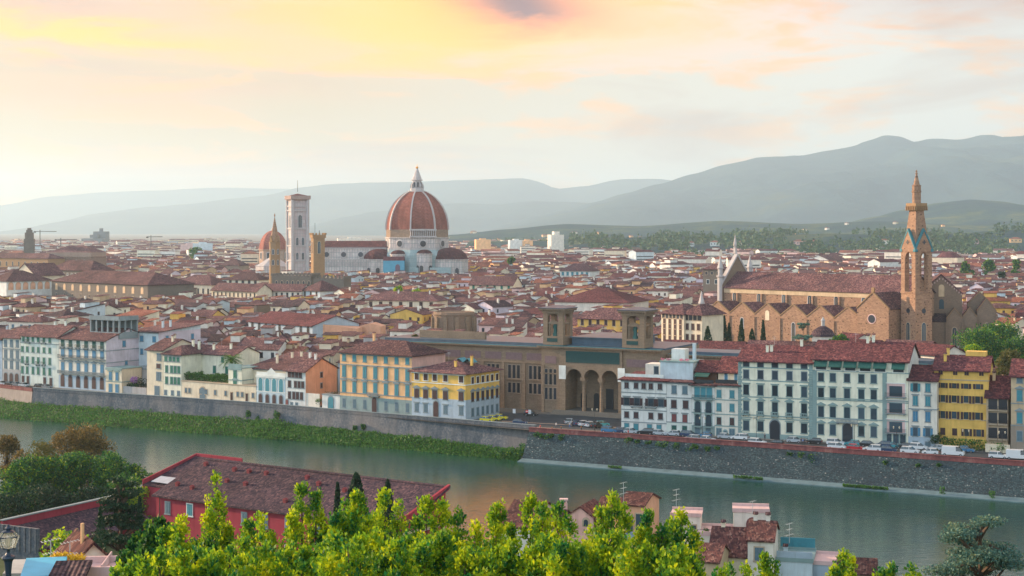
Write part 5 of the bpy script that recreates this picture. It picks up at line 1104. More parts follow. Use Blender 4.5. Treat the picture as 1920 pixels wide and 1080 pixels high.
for i in range(8):
    a = ph+math.pi/4*i; ln.at(0, 0, 0, a); ln.prismx([(-6.0, lz(353)), (-3.8, lz(353)), (-3.8, lz(341)), (-4.6, lz(342)), (-6.0, lz(347))], -.4, .4)
ln.T = None; ln.build('lantern', WMARB, CT)
o = MB()
for i in range(8): a = ph+math.pi/8+math.pi/4*i; o.at(0, 0, 0, a); o.box(-.55, .55, -4.15, -3.6, lz(351), lz(342))
o.T = None; o.build('lantern_window', DARKG, CT)
MB().ngon(0, 0, [(.2, lz(316.5)), (1.1, lz(315.6)), (1.35, lz(314)), (1.0, lz(312.6)), (.15, lz(312)), (.12, lz(308))], 12).build('golden_ball', GOLD, CT)
# tribunes: stepped octagon base, half domes
def tribune(ang, dist, r, ztop, zdome, name='tribune', dark=MARB):
    a = R(ang); x, y = math.sin(a)*dist, -math.cos(a)*dist; t = empty(name, (x, y, 0)); t.parent = CT
    MB().ngon(0, 0, [(r, 0), (r, zdome), (r+.8, zdome+.1), (r+.8, zdome+.8)], 10, R(18)+a).build('tribune_wall', dark, t)
    pr = [(r*.98*math.cos(k*R(12)), zdome+.8+(ztop-zdome-.8)*math.sin(k*R(12))) for k in range(8)]
    MB().ngon(0, 0, pr, 10, R(18)+a, True, True).build('half_dome', T_RED, t)
    for k in range(-2, 3):
        aa = a+R(36)*k; o = MB().arch(0, 0, 3.4, 9, -.4, .2, 8).build('tribune_window', DARKG if k else WMARB, t, (math.sin(aa)*r*.952, -math.cos(aa)*r*.952, zdome*.42), aa)
    return t
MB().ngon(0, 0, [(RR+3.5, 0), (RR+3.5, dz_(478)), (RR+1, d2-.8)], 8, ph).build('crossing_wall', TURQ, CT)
tribune(62, 34, 17, dz_(464), dz_(487)); tribune(-75, 34, 15, dz_(466), dz_(487)); 
tribune(16, 30, 7, dz_(467), dz_(476), 'dead_tribune'); tribune(-30, 30, 7, dz_(468), dz_(477), 'dead_tribune')
tribune(0, 37, 13, dz_(489), dz_(492), 'tribune', TURQ) if False else None
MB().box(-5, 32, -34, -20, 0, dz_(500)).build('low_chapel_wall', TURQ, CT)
# nave to the west
nv = empty('nave', (-26, 2, 0), math.pi-R(4)); nv.parent = CT; nl = 57
nw = MB(); nw.at(0, 0, 0, 0)
MB().box(0, nl, -11, 11, 0, dz_(463)).build('nave_wall', MARB, nv); MB().gable(0, nl, -11, 11, dz_(463), 5.0, .9, .5).build('nave_roof', T_RED, nv)
MB().box(0, nl, 11.2, 22, 0, dz_(487)).build('aisle_wall', MARB, nv); MB().box(0, nl, 11.0, 22.6, dz_(487)+.01, dz_(485)).build('aisle_cornice', WMARB, nv); MB().box(0, nl, 11.0, 11.8, dz_(463)-1.4, dz_(463)+.2).build('nave_cornice', WMARB, nv)
k = MB()
for i in range(40): x = .7+i*nl/40; k.box(x-.25, x+.25, 22.1, 22.5, dz_(498), dz_(490))
k.build('aisle_gallery', WMARB, nv)
for i in range(4):
    x = 8+i*15.5; o = MB().ngon(0, 0, [(3.3, 0), (3.3, .6), (2.5, .8)], 18).build('oculus', WMARB, nv); o.matrix_local = Matrix.Translation((x, 11.1, dz_(477))) @ Matrix.Rotation(R(-90), 4, 'X'); MB().ngon(0, 0, [(2.3, .75), (2.3, .9)], 18).build('pane', DARKG, o)
# scaffold sheet
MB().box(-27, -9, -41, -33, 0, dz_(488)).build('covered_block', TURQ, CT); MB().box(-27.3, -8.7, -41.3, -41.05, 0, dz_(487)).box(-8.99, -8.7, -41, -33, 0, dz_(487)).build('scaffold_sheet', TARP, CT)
k = MB(); k.arch(-14.5, dz_(507), 4.2, 6.5, -41.5, -41.31, 8, True); k.box(-16, -13, -41.5, -41.32, dz_(511), dz_(507)-.01); k.build('sheet_emblem', simple('dark_emblem', (0.16, 0.10, 0.14)), CT)
MB().gable(-27, -9, -40, -33, dz_(487), 3.2, .5, .4).build('block_roof', T_RED, CT)

# bell tower of the cathedral
GY = 1378; G = empty('bell_tower', (PX(558, GY), GY, ZS), R(-37+45-2), 'tall square marble bell tower with striped panels beside the cathedral', 'bell tower'); gz = lambda py: PZ(py, GY)-ZS
gs = 7.0; G.rotation_euler = (0, 0, R(26)); GM = M_('bell_tower_marble'); v = GM.uv()
bb = GM.n('ShaderNodeTexBrick', {'Vector': v, 'Color1': (0.48, 0.43, 0.42, 1), 'Color2': (0.40, 0.31, 0.31, 1), 'Mortar': (0.22, 0.27, 0.25, 1), 'Scale': 1.0, 'Mortar Size': 0.11, 'Brick Width': 2.35, 'Row Height': 3.0}); bb.offset = 0
GM.base(GM.mix(GM.ramp(GM.noise(v, .4, 5, .6), [(.45, 0.0), (.7, .4)]), bb.outputs['Color'], (0.46, 0.36, 0.32)), .6, .3)
m = MB(); m.box(-gs, gs, -gs, gs, 0, gz(372)); 
m.build('shaft', GM, G)
m = MB()
for a in range(4): m.at(0, 0, 0, R(90*a)); m.ngon(-gs, -gs, [(1.5, 0), (1.5, gz(371))], 8, R(22))
m.T = None; m.build('corner_buttress', WMARB, G)
m = MB()
for y in (490, 462, 430, 396, 388): m.box(-gs-.9, gs+.9, -gs-.9, gs+.9, gz(y), gz(y)+1.0)
m.build('string_course', WMARB, G)
m = MB(); m.box(-gs-1, gs+1, -gs-1, gs+1, gz(376), gz(374)); m.box(-gs-2.2, gs+2.2, -gs-2.2, gs+2.2, gz(374), gz(367)); m.build('cornice', stone('bell_tower_cornice', (0.42, 0.31, 0.27)), G)
MB().hip(-gs-1, gs+1, -gs-1, gs+1, gz(368), 2.2, .2).build('roof', T_RED, G); MB().tube([(0, 0, gz(367)+3.5), (0, 0, gz(338))], [.25, .12], 5).build('mast', IRON, G)
for a in (0, -90):
    r_ = R(a)
    def loc(x): return (x*math.cos(r_)+gs*math.sin(r_), x*math.sin(r_)-gs*math.cos(r_))
    lx, ly = loc(0)
    for y, n_w, hh in ((415, 1, 11), (454, 2, 8), (480, 2, 6)):
        for q in ((0,) if n_w == 1 else (-1, 1)): gwin(G, (lx, ly, r_), q*2.6, gz(y), 3.2 if n_w == 1 else 2.0, hh, 'rub')
# Bargello and abbey towers, baptistery, domed chapel
def crenel(m, x0, x1, y0, y1, z, w=1.4, h=1.6, t=.5):
    for (ax, ay, bx_, by) in ((x0, y0, x1, y0), (x1, y0, x1, y1), (x0, y1, x1, y1), (x0, y0, x0, y1)):
        L_ = math.hypot(bx_-ax, by-ay); n = max(2, int(L_/(w*1.8)))
        for i in range(n+1):
            t_ = i/n; cx, cy_ = ax+(bx_-ax)*t_, ay+(by-ay)*t_; m.box(cx-w/2, cx+w/2, cy_-w/2 if ax == bx_ else cy_-t/2, cy_+w/2 if ax == bx_ else cy_+t/2, z, z+h)
BY = 1050; G2 = empty('fortress_tower', (PX(596, BY), BY, ZS), R(20), 'square ochre stone tower with battlements between bell tower and nave', 'tower'); z = lambda py: PZ(py, BY)-ZS; q = 3.9
MB().box(-q, q, -q, q, 0, z(446)).build('shaft', PIETRA, G2); m = MB().box(-q-.7, q+.7, -q-.7, q+.7, z(446), z(440)); crenel(m, -q-.5, q+.5, -q-.5, q+.5, z(440), 1.0, 1.2); m.build('battlement', PIETRA, G2)
for a in (0, -90): r_ = R(a); gwin(G2, (q*math.sin(r_), -q*math.cos(r_), r_), 0, z(464), 1.8, 8, 'tan')
MB().tube([(-2, 0, z(440)), (-2, 0, z(418))], .12, 4).tube([(1, 0, z(440)), (1, 0, z(432))], .2, 4).build('flagpole', IRON, G2)
BP = empty('fortress_palace', (PX(510, 1000), 1000, ZS), R(-8), 'long battlemented dark stone palace below the ochre tower', 'palace'); z = lambda py: PZ(py, 1000)-ZS
m = MB().box(0, 26, 0, 20, 0, z(517)).box(26.1, 47, 2, 22, 0, z(522)); crenel(m, 0, 26, 0, 20, z(517), 1.3, 1.4); crenel(m, 26.1, 47, 2, 22, z(522), 1.3, 1.4); m.build('wall', GREYST, BP)
for i in range(7): window(BP, (0, 0, 0), 3+i*3.6, z(530), 1.3, 2.4, 'arch', None, 'closed', 'tan', DARKG)
AY = 1080; AB = empty('abbey_spire', (PX(515, AY), AY, ZS), R(10), 'slim brown hexagonal abbey tower with a pointed spire', 'tower'); z = lambda py: PZ(py, AY)-ZS
MB().ngon(0, 0, [(3.9, 0), (3.9, z(456)), (4.3, z(455.5)), (4.3, z(454)), (3.3, z(453))], 6, R(10)).build('shaft', PIETRA, AB); MB().ngon(0, 0, [(3.4, z(453)), (2.6, z(441)), (.15, z(407)), (.5, z(405)), (.5, z(403)), (.05, z(400))], 6, R(10)).build('spire', RUBBLE, AB)
k = MB()
for i in range(6): k.at(0, 0, 0, R(10+60*i)); k.prism([(-1.2, z(453)), (1.2, z(453)), (0, z(442))], -3.5, -2.4)
k.T = None; k.build('spire_gable', PIETRA, AB)
for i in (0, 1, 5, 2): a = R(10+30+60*i-60); gwin(AB, (3.38*math.sin(a), -3.38*math.cos(a), a), 0, z(472), 1.3, 3.4); gwin(AB, (3.38*math.sin(a), -3.38*math.cos(a), a), 0, z(492), 1.3, 3.4)
SY = 1750; SL = empty('domed_chapel', (PX(512, SY), SY, ZS), 0, 'hazy brown dome behind the spire, chapel of the old family church', 'church'); z = lambda py: PZ(py, SY)-ZS; r = 15.6
MB().ngon(0, 0, [(r, 0), (r, z(470)), (r+.8, z(469)), (r+.8, z(467.5))], 8, R(10)).build('drum', stone('chapel_drum', (0.46, 0.33, 0.25), None, 2, 1), SL); MB().ngon(0, 0, [(r*math.cos(a*R(8.5)), z(467.5)+(z(432)-z(467.5))*math.sin(a*R(8.5))) for a in range(11)], 8, R(10)).build('dome', DOMET, SL); MB().ngon(0, 0, [(2, z(433)), (2, z(429)), (.2, z(425))], 8).build('lantern', WMARB, SL)
for i in range(-2, 3): a = R(10+22.5+45*i); o = MB().arch(0, 0, 4.2, 8.5, -.4, .1, 8).build('window', WMARB, SL, (r*.925*math.sin(a), -r*.925*math.cos(a), z(486)), a); MB().arch(0, .8, 2.8, 6.8, -.6, -.45, 8).build('pane', GLASS, o)
TY = 1420; BA = empty('baptistery', (PX(512, TY), TY, ZS), 0, 'octagonal baptistery with a white pyramid roof beside the bell tower', 'church'); z = lambda py: PZ(py, TY)-ZS; r = 16.2
MB().ngon(0, 0, [(r, 0), (r, z(499))], 8, R(22)).build('wall', MARB, BA); MB().ngon(0, 0, [(r+.5, z(499)), (1.2, z(480))], 8, R(22)).build('roof', WMARB, BA); MB().ngon(0, 0, [(1.2, z(481)), (1.2, z(477)), (.1, z(474))], 8).build('lantern', WMARB, BA)

# ------------------------------------------------------------------ palaces and halls one can tell apart in the town
LIM = []
def block(label, px0, px1, Y0, Y1, ye, depth, wallmat, roof='hip', rh=3, rmat=None, rows=(), name='palace', cat='palace', trim='tan', zbase=ZS, chim=0, side=(), ov=.9, Hd=18, yb=None):
    k_ = ((CZ-ZS-Hd)*F/(ye-HZ))/Y0 if Hd else 1.0
    Y0, Y1, depth, rh = Y0*k_, Y1*k_, depth*max(1, k_*.8), rh*k_
    rows = [dict(r, w=r.get('w', 1.4)*k_, h=r.get('h', 2.4)*k_) for r in rows]; LIM.append((px0-5, px1+5, max(Y0, Y1)-2, yb or (max([r['y'] for r in rows])+6 if rows else ye+12)))
    P = Vector((PX(px0, Y0), Y0, ZS)); Q = Vector((PX(px1, Y1), Y1, ZS)); d = Q-P; root = empty(name, P, math.atan2(d.y, d.x), label, cat); w = d.length; H = PZ(ye, Y0)-ZS
    m = MB(); m.box(0, w, 0, depth, 0, H, False)
    if roof == 'gable': m.prismx([(0, H), (depth, H), (depth/2, H+rh-.02)], .002, w-.002)
    if roof == 'gabley': m.prism([(0, H), (w, H), (w/2, H+rh-.02)], .002, depth-.002)
    m.build('wall', wallmat, root); rb = MB()
    if roof == 'gable': rb.gable(0, w, 0, depth, H, rh, ov)
    elif roof == 'gabley': rb.gable(0, w, 0, depth, H, rh, ov, .28, 'y')
    elif roof == 'hip': rb.hip(0, w, 0, depth, H, rh, ov)
    else: rb.box(-.2, w+.2, -.2, depth+.2, H, H+.4)
    ro = rb.build('roof', rmat or T_BROWN, root)
    for T, rr, L_ in (((0, 0, 0), rows, w), ((w, 0, R(90)), side, depth)):
        for r in rr:
            for i in range(r['n']): window(root, T, L_*(i+.6)/(r['n']+.2), PZ(r['y'], Y0)-ZS, r.get('w', 1.4), r.get('h', 2.4), r.get('k', 'plain'), r.get('s'), 'closed', r.get('t', trim), r.get('g'))
    rs = random.Random(px0)
    for k in range(chim): x, y = w*(.1+.8*rs.random()), depth*(.2+.3*rs.random()); inst('chimney', chimneymesh(PL['offwhite']), ro, (x, y, H+(rh*y/(depth/2) if roof != 'flat' else 0)+.3))
    root['Y'] = Y0; root['w'] = w; root['H'] = H; return root
b = block('broad stone hall with arched cornice and tall gothic windows on the skyline', 91, 170, 1050, 1040, 482, 24, stone('hall_stone', (0.33, 0.22, 0.17), None, .8, .4), 'hip', 4.5, T_BROWN, name='gothic_hall', Hd=28, yb=505)
Yg = b['Y']; wg = b['w']; k = MB(); k.box(-1, wg+1, -1, 25, PZ(481, Yg)-ZS, PZ(473, Yg)-ZS)
for i in range(26): k.arch(.2+i*(wg-.4)/25, PZ(483.5, Yg)-ZS-.6, .7, 2.2, -1.1, 0, 4)
k.build('arched_cornice', stone('hall_cornice', (0.40, 0.29, 0.23)), b); b.children[1].location.z = 4.4
for x in (.13, .34, .66, .85): gwin(b, (0, 0, 0), x*wg, PZ(494, Yg)-ZS, 2.2, 7.0)
block('low arcaded ochre wing running into the gothic stone hall', -40, 90, 1120, 1075, 483, 18, PIETRA, 'hip', 3.5, T_BROWN, [dict(y=493, n=11, w=1.5, h=3.2, k='arch', g=DARKG)], name='arcaded_wing', Hd=27)
b = block('long grey brown palace with a row of glowing upper windows', 97, 277, 790, 730, 527, 30, GREYST, 'hip', 5.5, T_BROWN, [dict(y=537, n=11, w=2.0, h=3.0, k='arch', t='tan', g=simple('painted_glow_glass', (0.62, 0.42, 0.24), .3, .5)), dict(y=551, n=11, w=1.2, h=1.4, g=DARKG)], name='palace', Hd=24)  # glow of the lit windows is put into the pane colour
P = b; block('raised upper storey with dark hipped roof on the long grey palace', 92, 170, 812, 790, 506, 18, GREYST, 'hip', 5, T_BROWN, [dict(y=513, n=10, w=.9, h=1, t='white', g=DARKG)], name='palace', Hd=27)
block('white palace corner with big arched windows next to the grey palace', 12, 96.5, 770, 789, 528, 24, PL['white'], 'hip', 5, T_BROWN, [dict(y=537, n=6, w=2.6, h=3.6, k='arch', t='tan', g=PL['orange'])], name='palace', Hd=24, yb=552)  # orange panes paint the lit look of the windows
block('pale gabled hall rising behind the white palace corner', 27, 66, 840, 830, 515, 22, PL['cream'], 'gabley', 6, T_BROWN, name='hall', cat='hall', Hd=26)
block('grey retaining block at the end of the long grey palace', 278, 328, 745, 735, 541, 18, GREYST, 'flat', 0, name='stone_block', cat='building')
block('cream hall with seven tall windows and a hipped roof', 329, 396, 700, 690, 533, 15, PL['cream'], 'hip', 4.2, T_BROWN, [dict(y=546, n=7, w=1.0, h=3.0, t='cream', g=DARKG)], name='gallery_hall', cat='hall')
block('long cream gallery with a dense row of small windows', 396.5, 482, 690, 672, 543, 11, PL['cream'], 'gable', 2.8, T_BROWN, [dict(y=551, n=11, w=.9, h=1.9, t='cream', g=DARKG)], name='gallery_hall', cat='hall')
block('eastern half of the long window gallery, paler walls', 482.5, 565, 672, 664, 544, 11, PL['offwhite'], 'gable', 2.6, T_BROWN, [dict(y=552, n=8, w=1.0, h=2.0, t='cream', g=DARKG)], name='gallery_hall', cat='hall')
block('upper cream loggia house standing behind the long gallery', 425, 486, 760, 755, 525, 14, PL['ivory'], 'hip', 3.8, T_BROWN, [dict(y=529, n=5, w=1.3, h=1.8, g=DARKG)], name='gallery_hall', cat='hall')
block('blue white house with brown hipped roof ending the gallery row', 565.5, 600, 660, 652, 545, 16, PL['paleblue'], 'hip', 4.2, T_BROWN, [dict(y=551, n=3, w=1.0, h=2.2, g=DARKG)])
block('windowless brown stone warehouse wall among the low roofs', 440, 481, 610, 604, 572, 10, GREYST, 'flat', 0, name='warehouse', cat='building')
b = block('old palace with painted loggia of ten dark windows and orange end wall', 466, 586, 590, 560, 602, 22, PL['greyblue'], 'gable', 3.2, T_RED, [dict(y=613, n=9, w=1.4, h=4.6, t='stone', g=DARKG)], name='painted_palace')
Yo = b['Y']*.955; hO = PZ(606, Yo)-ZS; LIM.append((584, 665, Yo, 632)); A = Vector((PX(587, Yo), Yo, ZS)); tag(MB().box(0, 17, 0, 12, 0, hO-2.5).prism([(0, hO-2.49), (17, hO-2.49), (17, hO-2.0), (0, hO)], 0, 12).build('party_wall_house', PL['orange'], None, A, R(-4)), 'blank orange party wall house beside the painted palace', 'house')
Yo = 600; hO = PZ(612, Yo)-ZS; A = Vector((PX(671, Yo), Yo, ZS)); LIM.append((662, 708, Yo-2, 634)); tag(MB().box(0, 9, 0, 9, 0, hO).prism([(0, hO), (9, hO), (5, PZ(606, Yo)-ZS)], 0, 9).build('party_wall_house', PL['orange'], None, A, R(-8)), 'orange gabled house with a blank wall above the peach palace roof', 'house')
block('cream convent range with seven large windows above the roofs', 684, 820, 700, 690, 563, 16, PL['cream'], 'hip', 3.8, T_BROWN, [dict(y=570, n=7, w=1.5, h=2.4, s='brown')], name='convent', cat='building', chim=2)
b = empty('apse_drum', (PX(851, 650), 650, ZS), 0, 'round unfinished stone drum with pilasters above the library wing', 'rotunda'); z = lambda py: PZ(py, 642)-ZS; LIM.append((800, 888, 640, 628))
MB().ngon(0, 0, [(8.6, 0), (8.6, z(592)), (9.2, z(591.5)), (9.2, z(590)), (8.6, z(590)), (8.5, z(586)), (7.9, z(586)), (7.9, z(588))], 20).build('drum', RUBBLE2, b)
k = MB()
for i in range(12): k.at(0, 0, 0, R(30*i+10)); k.box(-.8, .8, -9.6, -8.4, 0, z(603)); k.arch(0, z(603)+.01, 1.8, 1.8, -9.5, -8.4, 6)
k.T = None; k.build('pilaster', LIBST, b)
block('yellow ochre range with small windows right behind the library towers', 1083, 1190, 520, 512, 598, 14, PL['yellow'], 'hip', 3.6, T_BROWN, [dict(y=604, n=7, w=1.0, h=1.9, s='brown')], name='convent', cat='building')
b = block('cream five floor house with brown shutters beside the library tower', 1240, 1282, 548, 540, 588, 14, PL['cream'], 'hip', 3.4, T_BROWN, [dict(y=592, n=6, w=1.2, h=1.4, g=DARKG), dict(y=601, n=4, w=1.1, h=1.8, s='brown'), dict(y=610, n=4, w=1.1, h=1.8, s='brown'), dict(y=621, n=4, w=1.1, h=2.2, s='brown'), dict(y=634, n=4, w=1.1, h=2.2, s='brown')], Hd=23)
block('cream house with open roof loggia closest to the church front', 1282.5, 1316, 541, 536, 590, 14, PL['cream'], 'hip', 3.4, T_BROWN, [dict(y=595, n=4, w=1.8, h=1.8, g=DARKG), dict(y=612, n=3, w=1.2, h=2.2, s='brown'), dict(y=632, n=3, w=1.2, h=2.2, s='brown')], Hd=23)
block('wide barn like hall under a large red brown roof', 1040, 1178, 640, 628, 566, 34, PL['offwhite'], 'hip', 5.5, T_RED, [], name='market_hall', cat='hall')
block('long cream villa with dark roof among the town roofs', 880, 962, 800, 790, 533, 14, PL['cream'], 'gable', 4, T_BROWN, [dict(y=538, n=6, w=1.2, h=1.8, s='green')])
block('white glazed penthouse block with turquoise trim above the roofs', 1050, 1106, 870, 860, 508, 14, PL['white'], 'hip', 4, T_BROWN, [dict(y=513, n=6, w=1.4, h=2.0, s='teal')])
block('dark stone tower house standing close to the church west front', 1318, 1352, 790, 785, 505, 12, GREYST, 'hip', 3, T_BROWN, [dict(y=512, n=3, w=1.2, h=1.6, g=DARKG), dict(y=528, n=2, w=1.4, h=2, t='white', g=GLASS)], name='tower_house', cat='house', Hd=31)
block('square brown stone keep under a hipped roof left of the long gallery', 411, 449, 930, 925, 498, 14, stone('keep_stone', (0.34, 0.26, 0.20)), 'hip', 4, T_BROWN, [dict(y=507, n=3, w=1, h=1.6, g=DARKG)], name='tower_house', cat='house')
block('long white cloister range with dark roof behind the nave roof', 1510, 1560, 900, 890, 490, 30, PL['white'], 'gabley', 3.6, T_BROWN, [dict(y=494, n=6, w=1.2, h=1.8, g=DARKG)], name='cloister', cat='building')
b = block('cream hall with a low red dome roof among the eastern houses', 1748, 1795, 1150, 1140, 483, 22, PL['cream'], 'flat', 0, name='rotunda_hall', cat='hall', Hd=24, yb=497); MB().ngon(b['w']/2, 15, [(b['w']*.52, b['H']+.4), (b['w']*.3, b['H']+5), (.3, b['H']+7)], 12).build('dome_roof', T_RED, b)
b = empty('garden_chapel', (PX(1543, 560), 560, ZS), 0, 'small chapel with grey conical roof and lantern before the church aisle', 'chapel'); z = lambda py: PZ(py, 560)-ZS
MB().ngon(0, 0, [(4.0, 0), (4.0, z(630))], 16).build('wall', PL['offwhite'], b); MB().ngon(0, 0, [(4.6, z(630)), (3.4, z(619)), (.9, z(611))], 16).build('roof', T_DARK, b); MB().ngon(0, 0, [(.7, z(612)), (.7, z(602)), (.9, z(601)), (.6, z(599)), (.05, z(594))], 10).build('lantern', PL['grey'], b)
for px0, px1, ye, mt, lb, Y in ((1562, 1600, 636, T_RED, 'low orange roofed annex between chapel and church transept', 575), (1565, 1640, 648, T_RED, 'low cloister wing with pinkish roof at the foot of the church', 560), (1400, 1545, 652, T_BROWN, 'long low cloister roof behind the white palaces', 545), (1655, 1740, 650, T_BROWN, 'low tiled convent range at the foot of the bell tower', 560), (1242, 1390, 652, T_RED, 'low pink roofed range behind the library right wing', 520), (1700, 1765, 660, T_RED, 'pink roofed dormer house behind the small pale blue house', 430)):
    block(lb, px0, px1, Y, Y-10, ye, 10, PL['offwhite'], 'gable', 2.2, mt, [], name='low_range', cat='building', Hd=None)
# far skyline things
def far_tower(label, px, Y, parts, mat, name='tower', rot=10):
    t = empty(name, (PX(px, Y), Y, ZS), R(rot), label, name.split('_')[-1]); 
    for i, (nm, w, d, y0, y1) in enumerate(parts): MB().box(-w/2, w/2, -d/2, d/2, (PZ(y0, Y)-ZS) if y0 < 900 else 0, PZ(y1, Y)-ZS).build(nm, mat, t)
    return t
far_tower('hazy dark stone tower rising alone at the edge of the skyline', 55, 1500, [('shaft', 9.4, 8, 999, 448), ('upper_stage', 7.6, 7, 448.01, 436), ('lookout', 5.4, 5, 436.01, 431), ('cap', 3.4, 3, 431.01, 427.5)], GREYST, 'stone_tower')
fg = simple('far_grey_concrete', (0.16, 0.17, 0.18), .8)
far_tower('jagged grey modern courthouse towers far on the plain', 178, 4200, [('west_block', 56, 60, 999, 447), ('stair_tower', 20, 30, 446, 440), ('podium', 150, 60, 999, 455)], fg, 'courthouse', 0)
far_tower('tallest stepped slab of the far grey courthouse', 190, 4230, [('slab', 34, 40, 999, 434), ('spike', 8, 10, 434.01, 428)], fg, 'courthouse', 0)
far_tower('pale high rise block alone right of the dome on the plain', 1042, 2700, [('shaft', 24, 18, 999, 440), ('core', 10, 10, 440, 434)], PL['offwhite'], 'apartment_block', 20)
for k, (px, y1, w, lb) in enumerate([(905, 449, 26, 'orange tinted apartment block far out right of the tribune'), (967, 450, 24, 'white apartment block far out between villa and high rise'), (988, 451, 18, 'peach apartment block beside the white one on the plain'), (355, 458, 30, 'reddish apartment block far out left of the brown dome'), (380, 456, 34, 'pale wide apartment block far out left of the brown dome'), (665, 447, 60, 'long pale far building seen over the cathedral nave')]):
    far_tower(lb, px, 2700, [('shaft', w, 16, 999, y1), ('roof_room', w*.4, 8, y1, y1-2)], PL[['peach', 'white', 'peach', 'rose', 'paleblue', 'offwhite'][k]], 'apartment_block', 12)
for k, (px, Y, y1) in enumerate(((75, 3000, 434), (114, 3100, 449), (283, 3000, 444))):
    t = empty('tower_crane', (PX(px, Y), Y, ZS), R(30*k), ['yellowish tower crane far away beside the lone stone tower', 'small tower crane far away left of the courthouse', 'thin mast crane far away over the hazy plain'][k], 'crane'); h = PZ(y1, Y)-ZS
    MB().tube([(0, 0, 0), (0, 0, h+3)], .9, 4).build('mast', IRON, t); MB().box(-12, 32, -.6, .6, h-.6, h+.6).box(-12, -8, -1.2, 1.2, h-2.4, h-.6).build('jib', IRON, t)
# ------------------------------------------------------------------ town fabric
bpy.context.view_layer.update()
FOOT = []
for o in list(scn.objects):
    if o.parent is None and o.type == 'EMPTY' and o.get('category') in ('building', 'palace', 'hall', 'house', 'library', 'church', 'tower', 'bell tower', 'cathedral', 'chapel', 'rotunda'):
        xs, ys = [], []
        inv = o.matrix_world.inverted()
        for c in o.children_recursive:
            if c.type == 'MESH':
                M = inv @ c.matrix_world
                for q in c.bound_box: p = M @ Vector(q); xs.append(p.x); ys.append(p.y)
        FOOT.append((inv, min(xs)-1, max(xs)+1, min(ys)-1, max(ys)+1))
for o in list(scn.objects):
    if o.parent is None and o.type == 'MESH' and o.get('category') == 'house':
        inv = o.matrix_world.inverted(); b = [Vector(q) for q in o.bound_box]; FOOT.append((inv, min(q.x for q in b)-1, max(q.x for q in b)+1, min(q.y for q in b)-1, max(q.y for q in b)+1))
def blocked(p, r):
    for inv, a, b, c, d in FOOT:
        q = inv @ p
        if a-r < q.x < b+r and c-r < q.y < d+r: return True
    return False
LIM += [(1795, 1930, 550, 700), (480, 872, 1400, 511), (500, 650, 1000, 534), (1320, 1760, 660, 660), (1320, 1480, 745, 655), (1740, 1870, 690, 660), (1300, 1400, 735, 590), (1390, 1700, 760, 540), (637, 800, 470, 668), (0, 470, 560, 625), (470, 640, 500, 665), (1236, 1320, 560, 655), (1075, 1190, 560, 622), (862, 1240, 520, 650)]
WALLS = [('cream', 5), ('offwhite', 5), ('white', 3), ('ivory', 3), ('lilac', 2), ('rose', 1), ('peach', 1), ('pink', 1), ('tan', 2), ('yellow', 1), ('paleblue', 1), ('grey', 1), ('greyblue', 1)]
WN = [w for w, n in WALLS for _ in range(n)]
COLN = {'cream': 'cream', 'offwhite': 'off-white', 'white': 'white', 'ivory': 'ivory', 'lilac': 'pinkish grey', 'rose': 'dusty rose', 'peach': 'peach', 'pink': 'pink', 'tan': 'tan', 'yellow': 'ochre yellow', 'paleblue': 'pale blue', 'grey': 'grey', 'greyblue': 'blue grey'}
ROOFS = [(T_BROWN, 'brown'), (T_BROWN, 'brown'), (T_RED, 'red'), (T_DARK, 'dark'), (T_BROWN, 'brown'), (T_RED, 'red'), (T_ORANGE, 'orange')]
ROOFS_W = [0, 0, 0, 1, 1, 3, 3, 2, 4, 6, 6]
crn = random.Random(21)
def district_angle(x, y):
    n = noise.noise(Vector((x*.006, y*.006, 2.0))); return R(-27+round(n*4)*11+crn.uniform(-3, 3))
specs = []
Y = 452.0
while Y < 1500:
    step = 9.6+(Y-450)*.0065; xl, xr = PX(-30, Y), PX(1950, Y); x = xl+crn.uniform(0, 8)
    while x < xr:
        w = crn.uniform(7, 15)*(1+(Y-450)*.0003); d = crn.uniform(9, 14)*(1+(Y-450)*.0003); cx, cy_ = x+w/2, Y+crn.uniform(-3, 3)
        x += w*.86+(crn.uniform(2, 7) if crn.random() < .18 else 0)
        dl = 440-.64*(cx+13.2); dr = 418-.437*(cx-29.5)
        if cy_ < (dl if cx < -4 else dr)+(19 if cx < -4 else 24): continue
        p = Vector((cx, cy_, ZS))
        if blocked(p, max(w, d)*.40): continue
        H = crn.uniform(9.5, 15.5) if crn.random() < .85 else crn.uniform(15, 19)
        rh = crn.uniform(1.5, 2.6); px = 960+cx/cy_*F; hw = w*.6/cy_*F
        ymin = 0
        for a, b, ym, yt in LIM:
            if px+hw > a and px-hw < b and cy_ < ym: ymin = max(ymin, yt)
        if ymin: H = min(H, PZ(ymin, cy_)-ZS-rh-.5)
        if H < 3.5: continue
        rt = ROOFS[crn.choice(ROOFS_W)]; rtype = crn.choice(['gable', 'gable', 'hip', 'shed', 'gabley', 'hip', 'gable'])
        specs.append(dict(p=p, w=w, d=d, H=H, rh=rh, a=district_angle(cx, cy_), wall=crn.choice(WN), roof=rt, rt=rtype, px=px, seed=crn.random()))
    Y += step
print('houses', len(specs))
SHC = [SHUT['brown'], SHUT['brown'], SHUT['dgreen'], SHUT['grey'], DARKG, DARKG, SHUT['green'], SHUT['teal']]
def wbox(w, h, m):
    k = ('wb', w, h, m.name)
    if k not in WC: WC[k] = MB().box(-w/2, w/2, -.08, .05, -h/2, h/2).box(-w/2-.12, w/2+.12, -.12, .04, -h/2-.14, -h/2-.001).mesh('window', m)
    return WC[k]
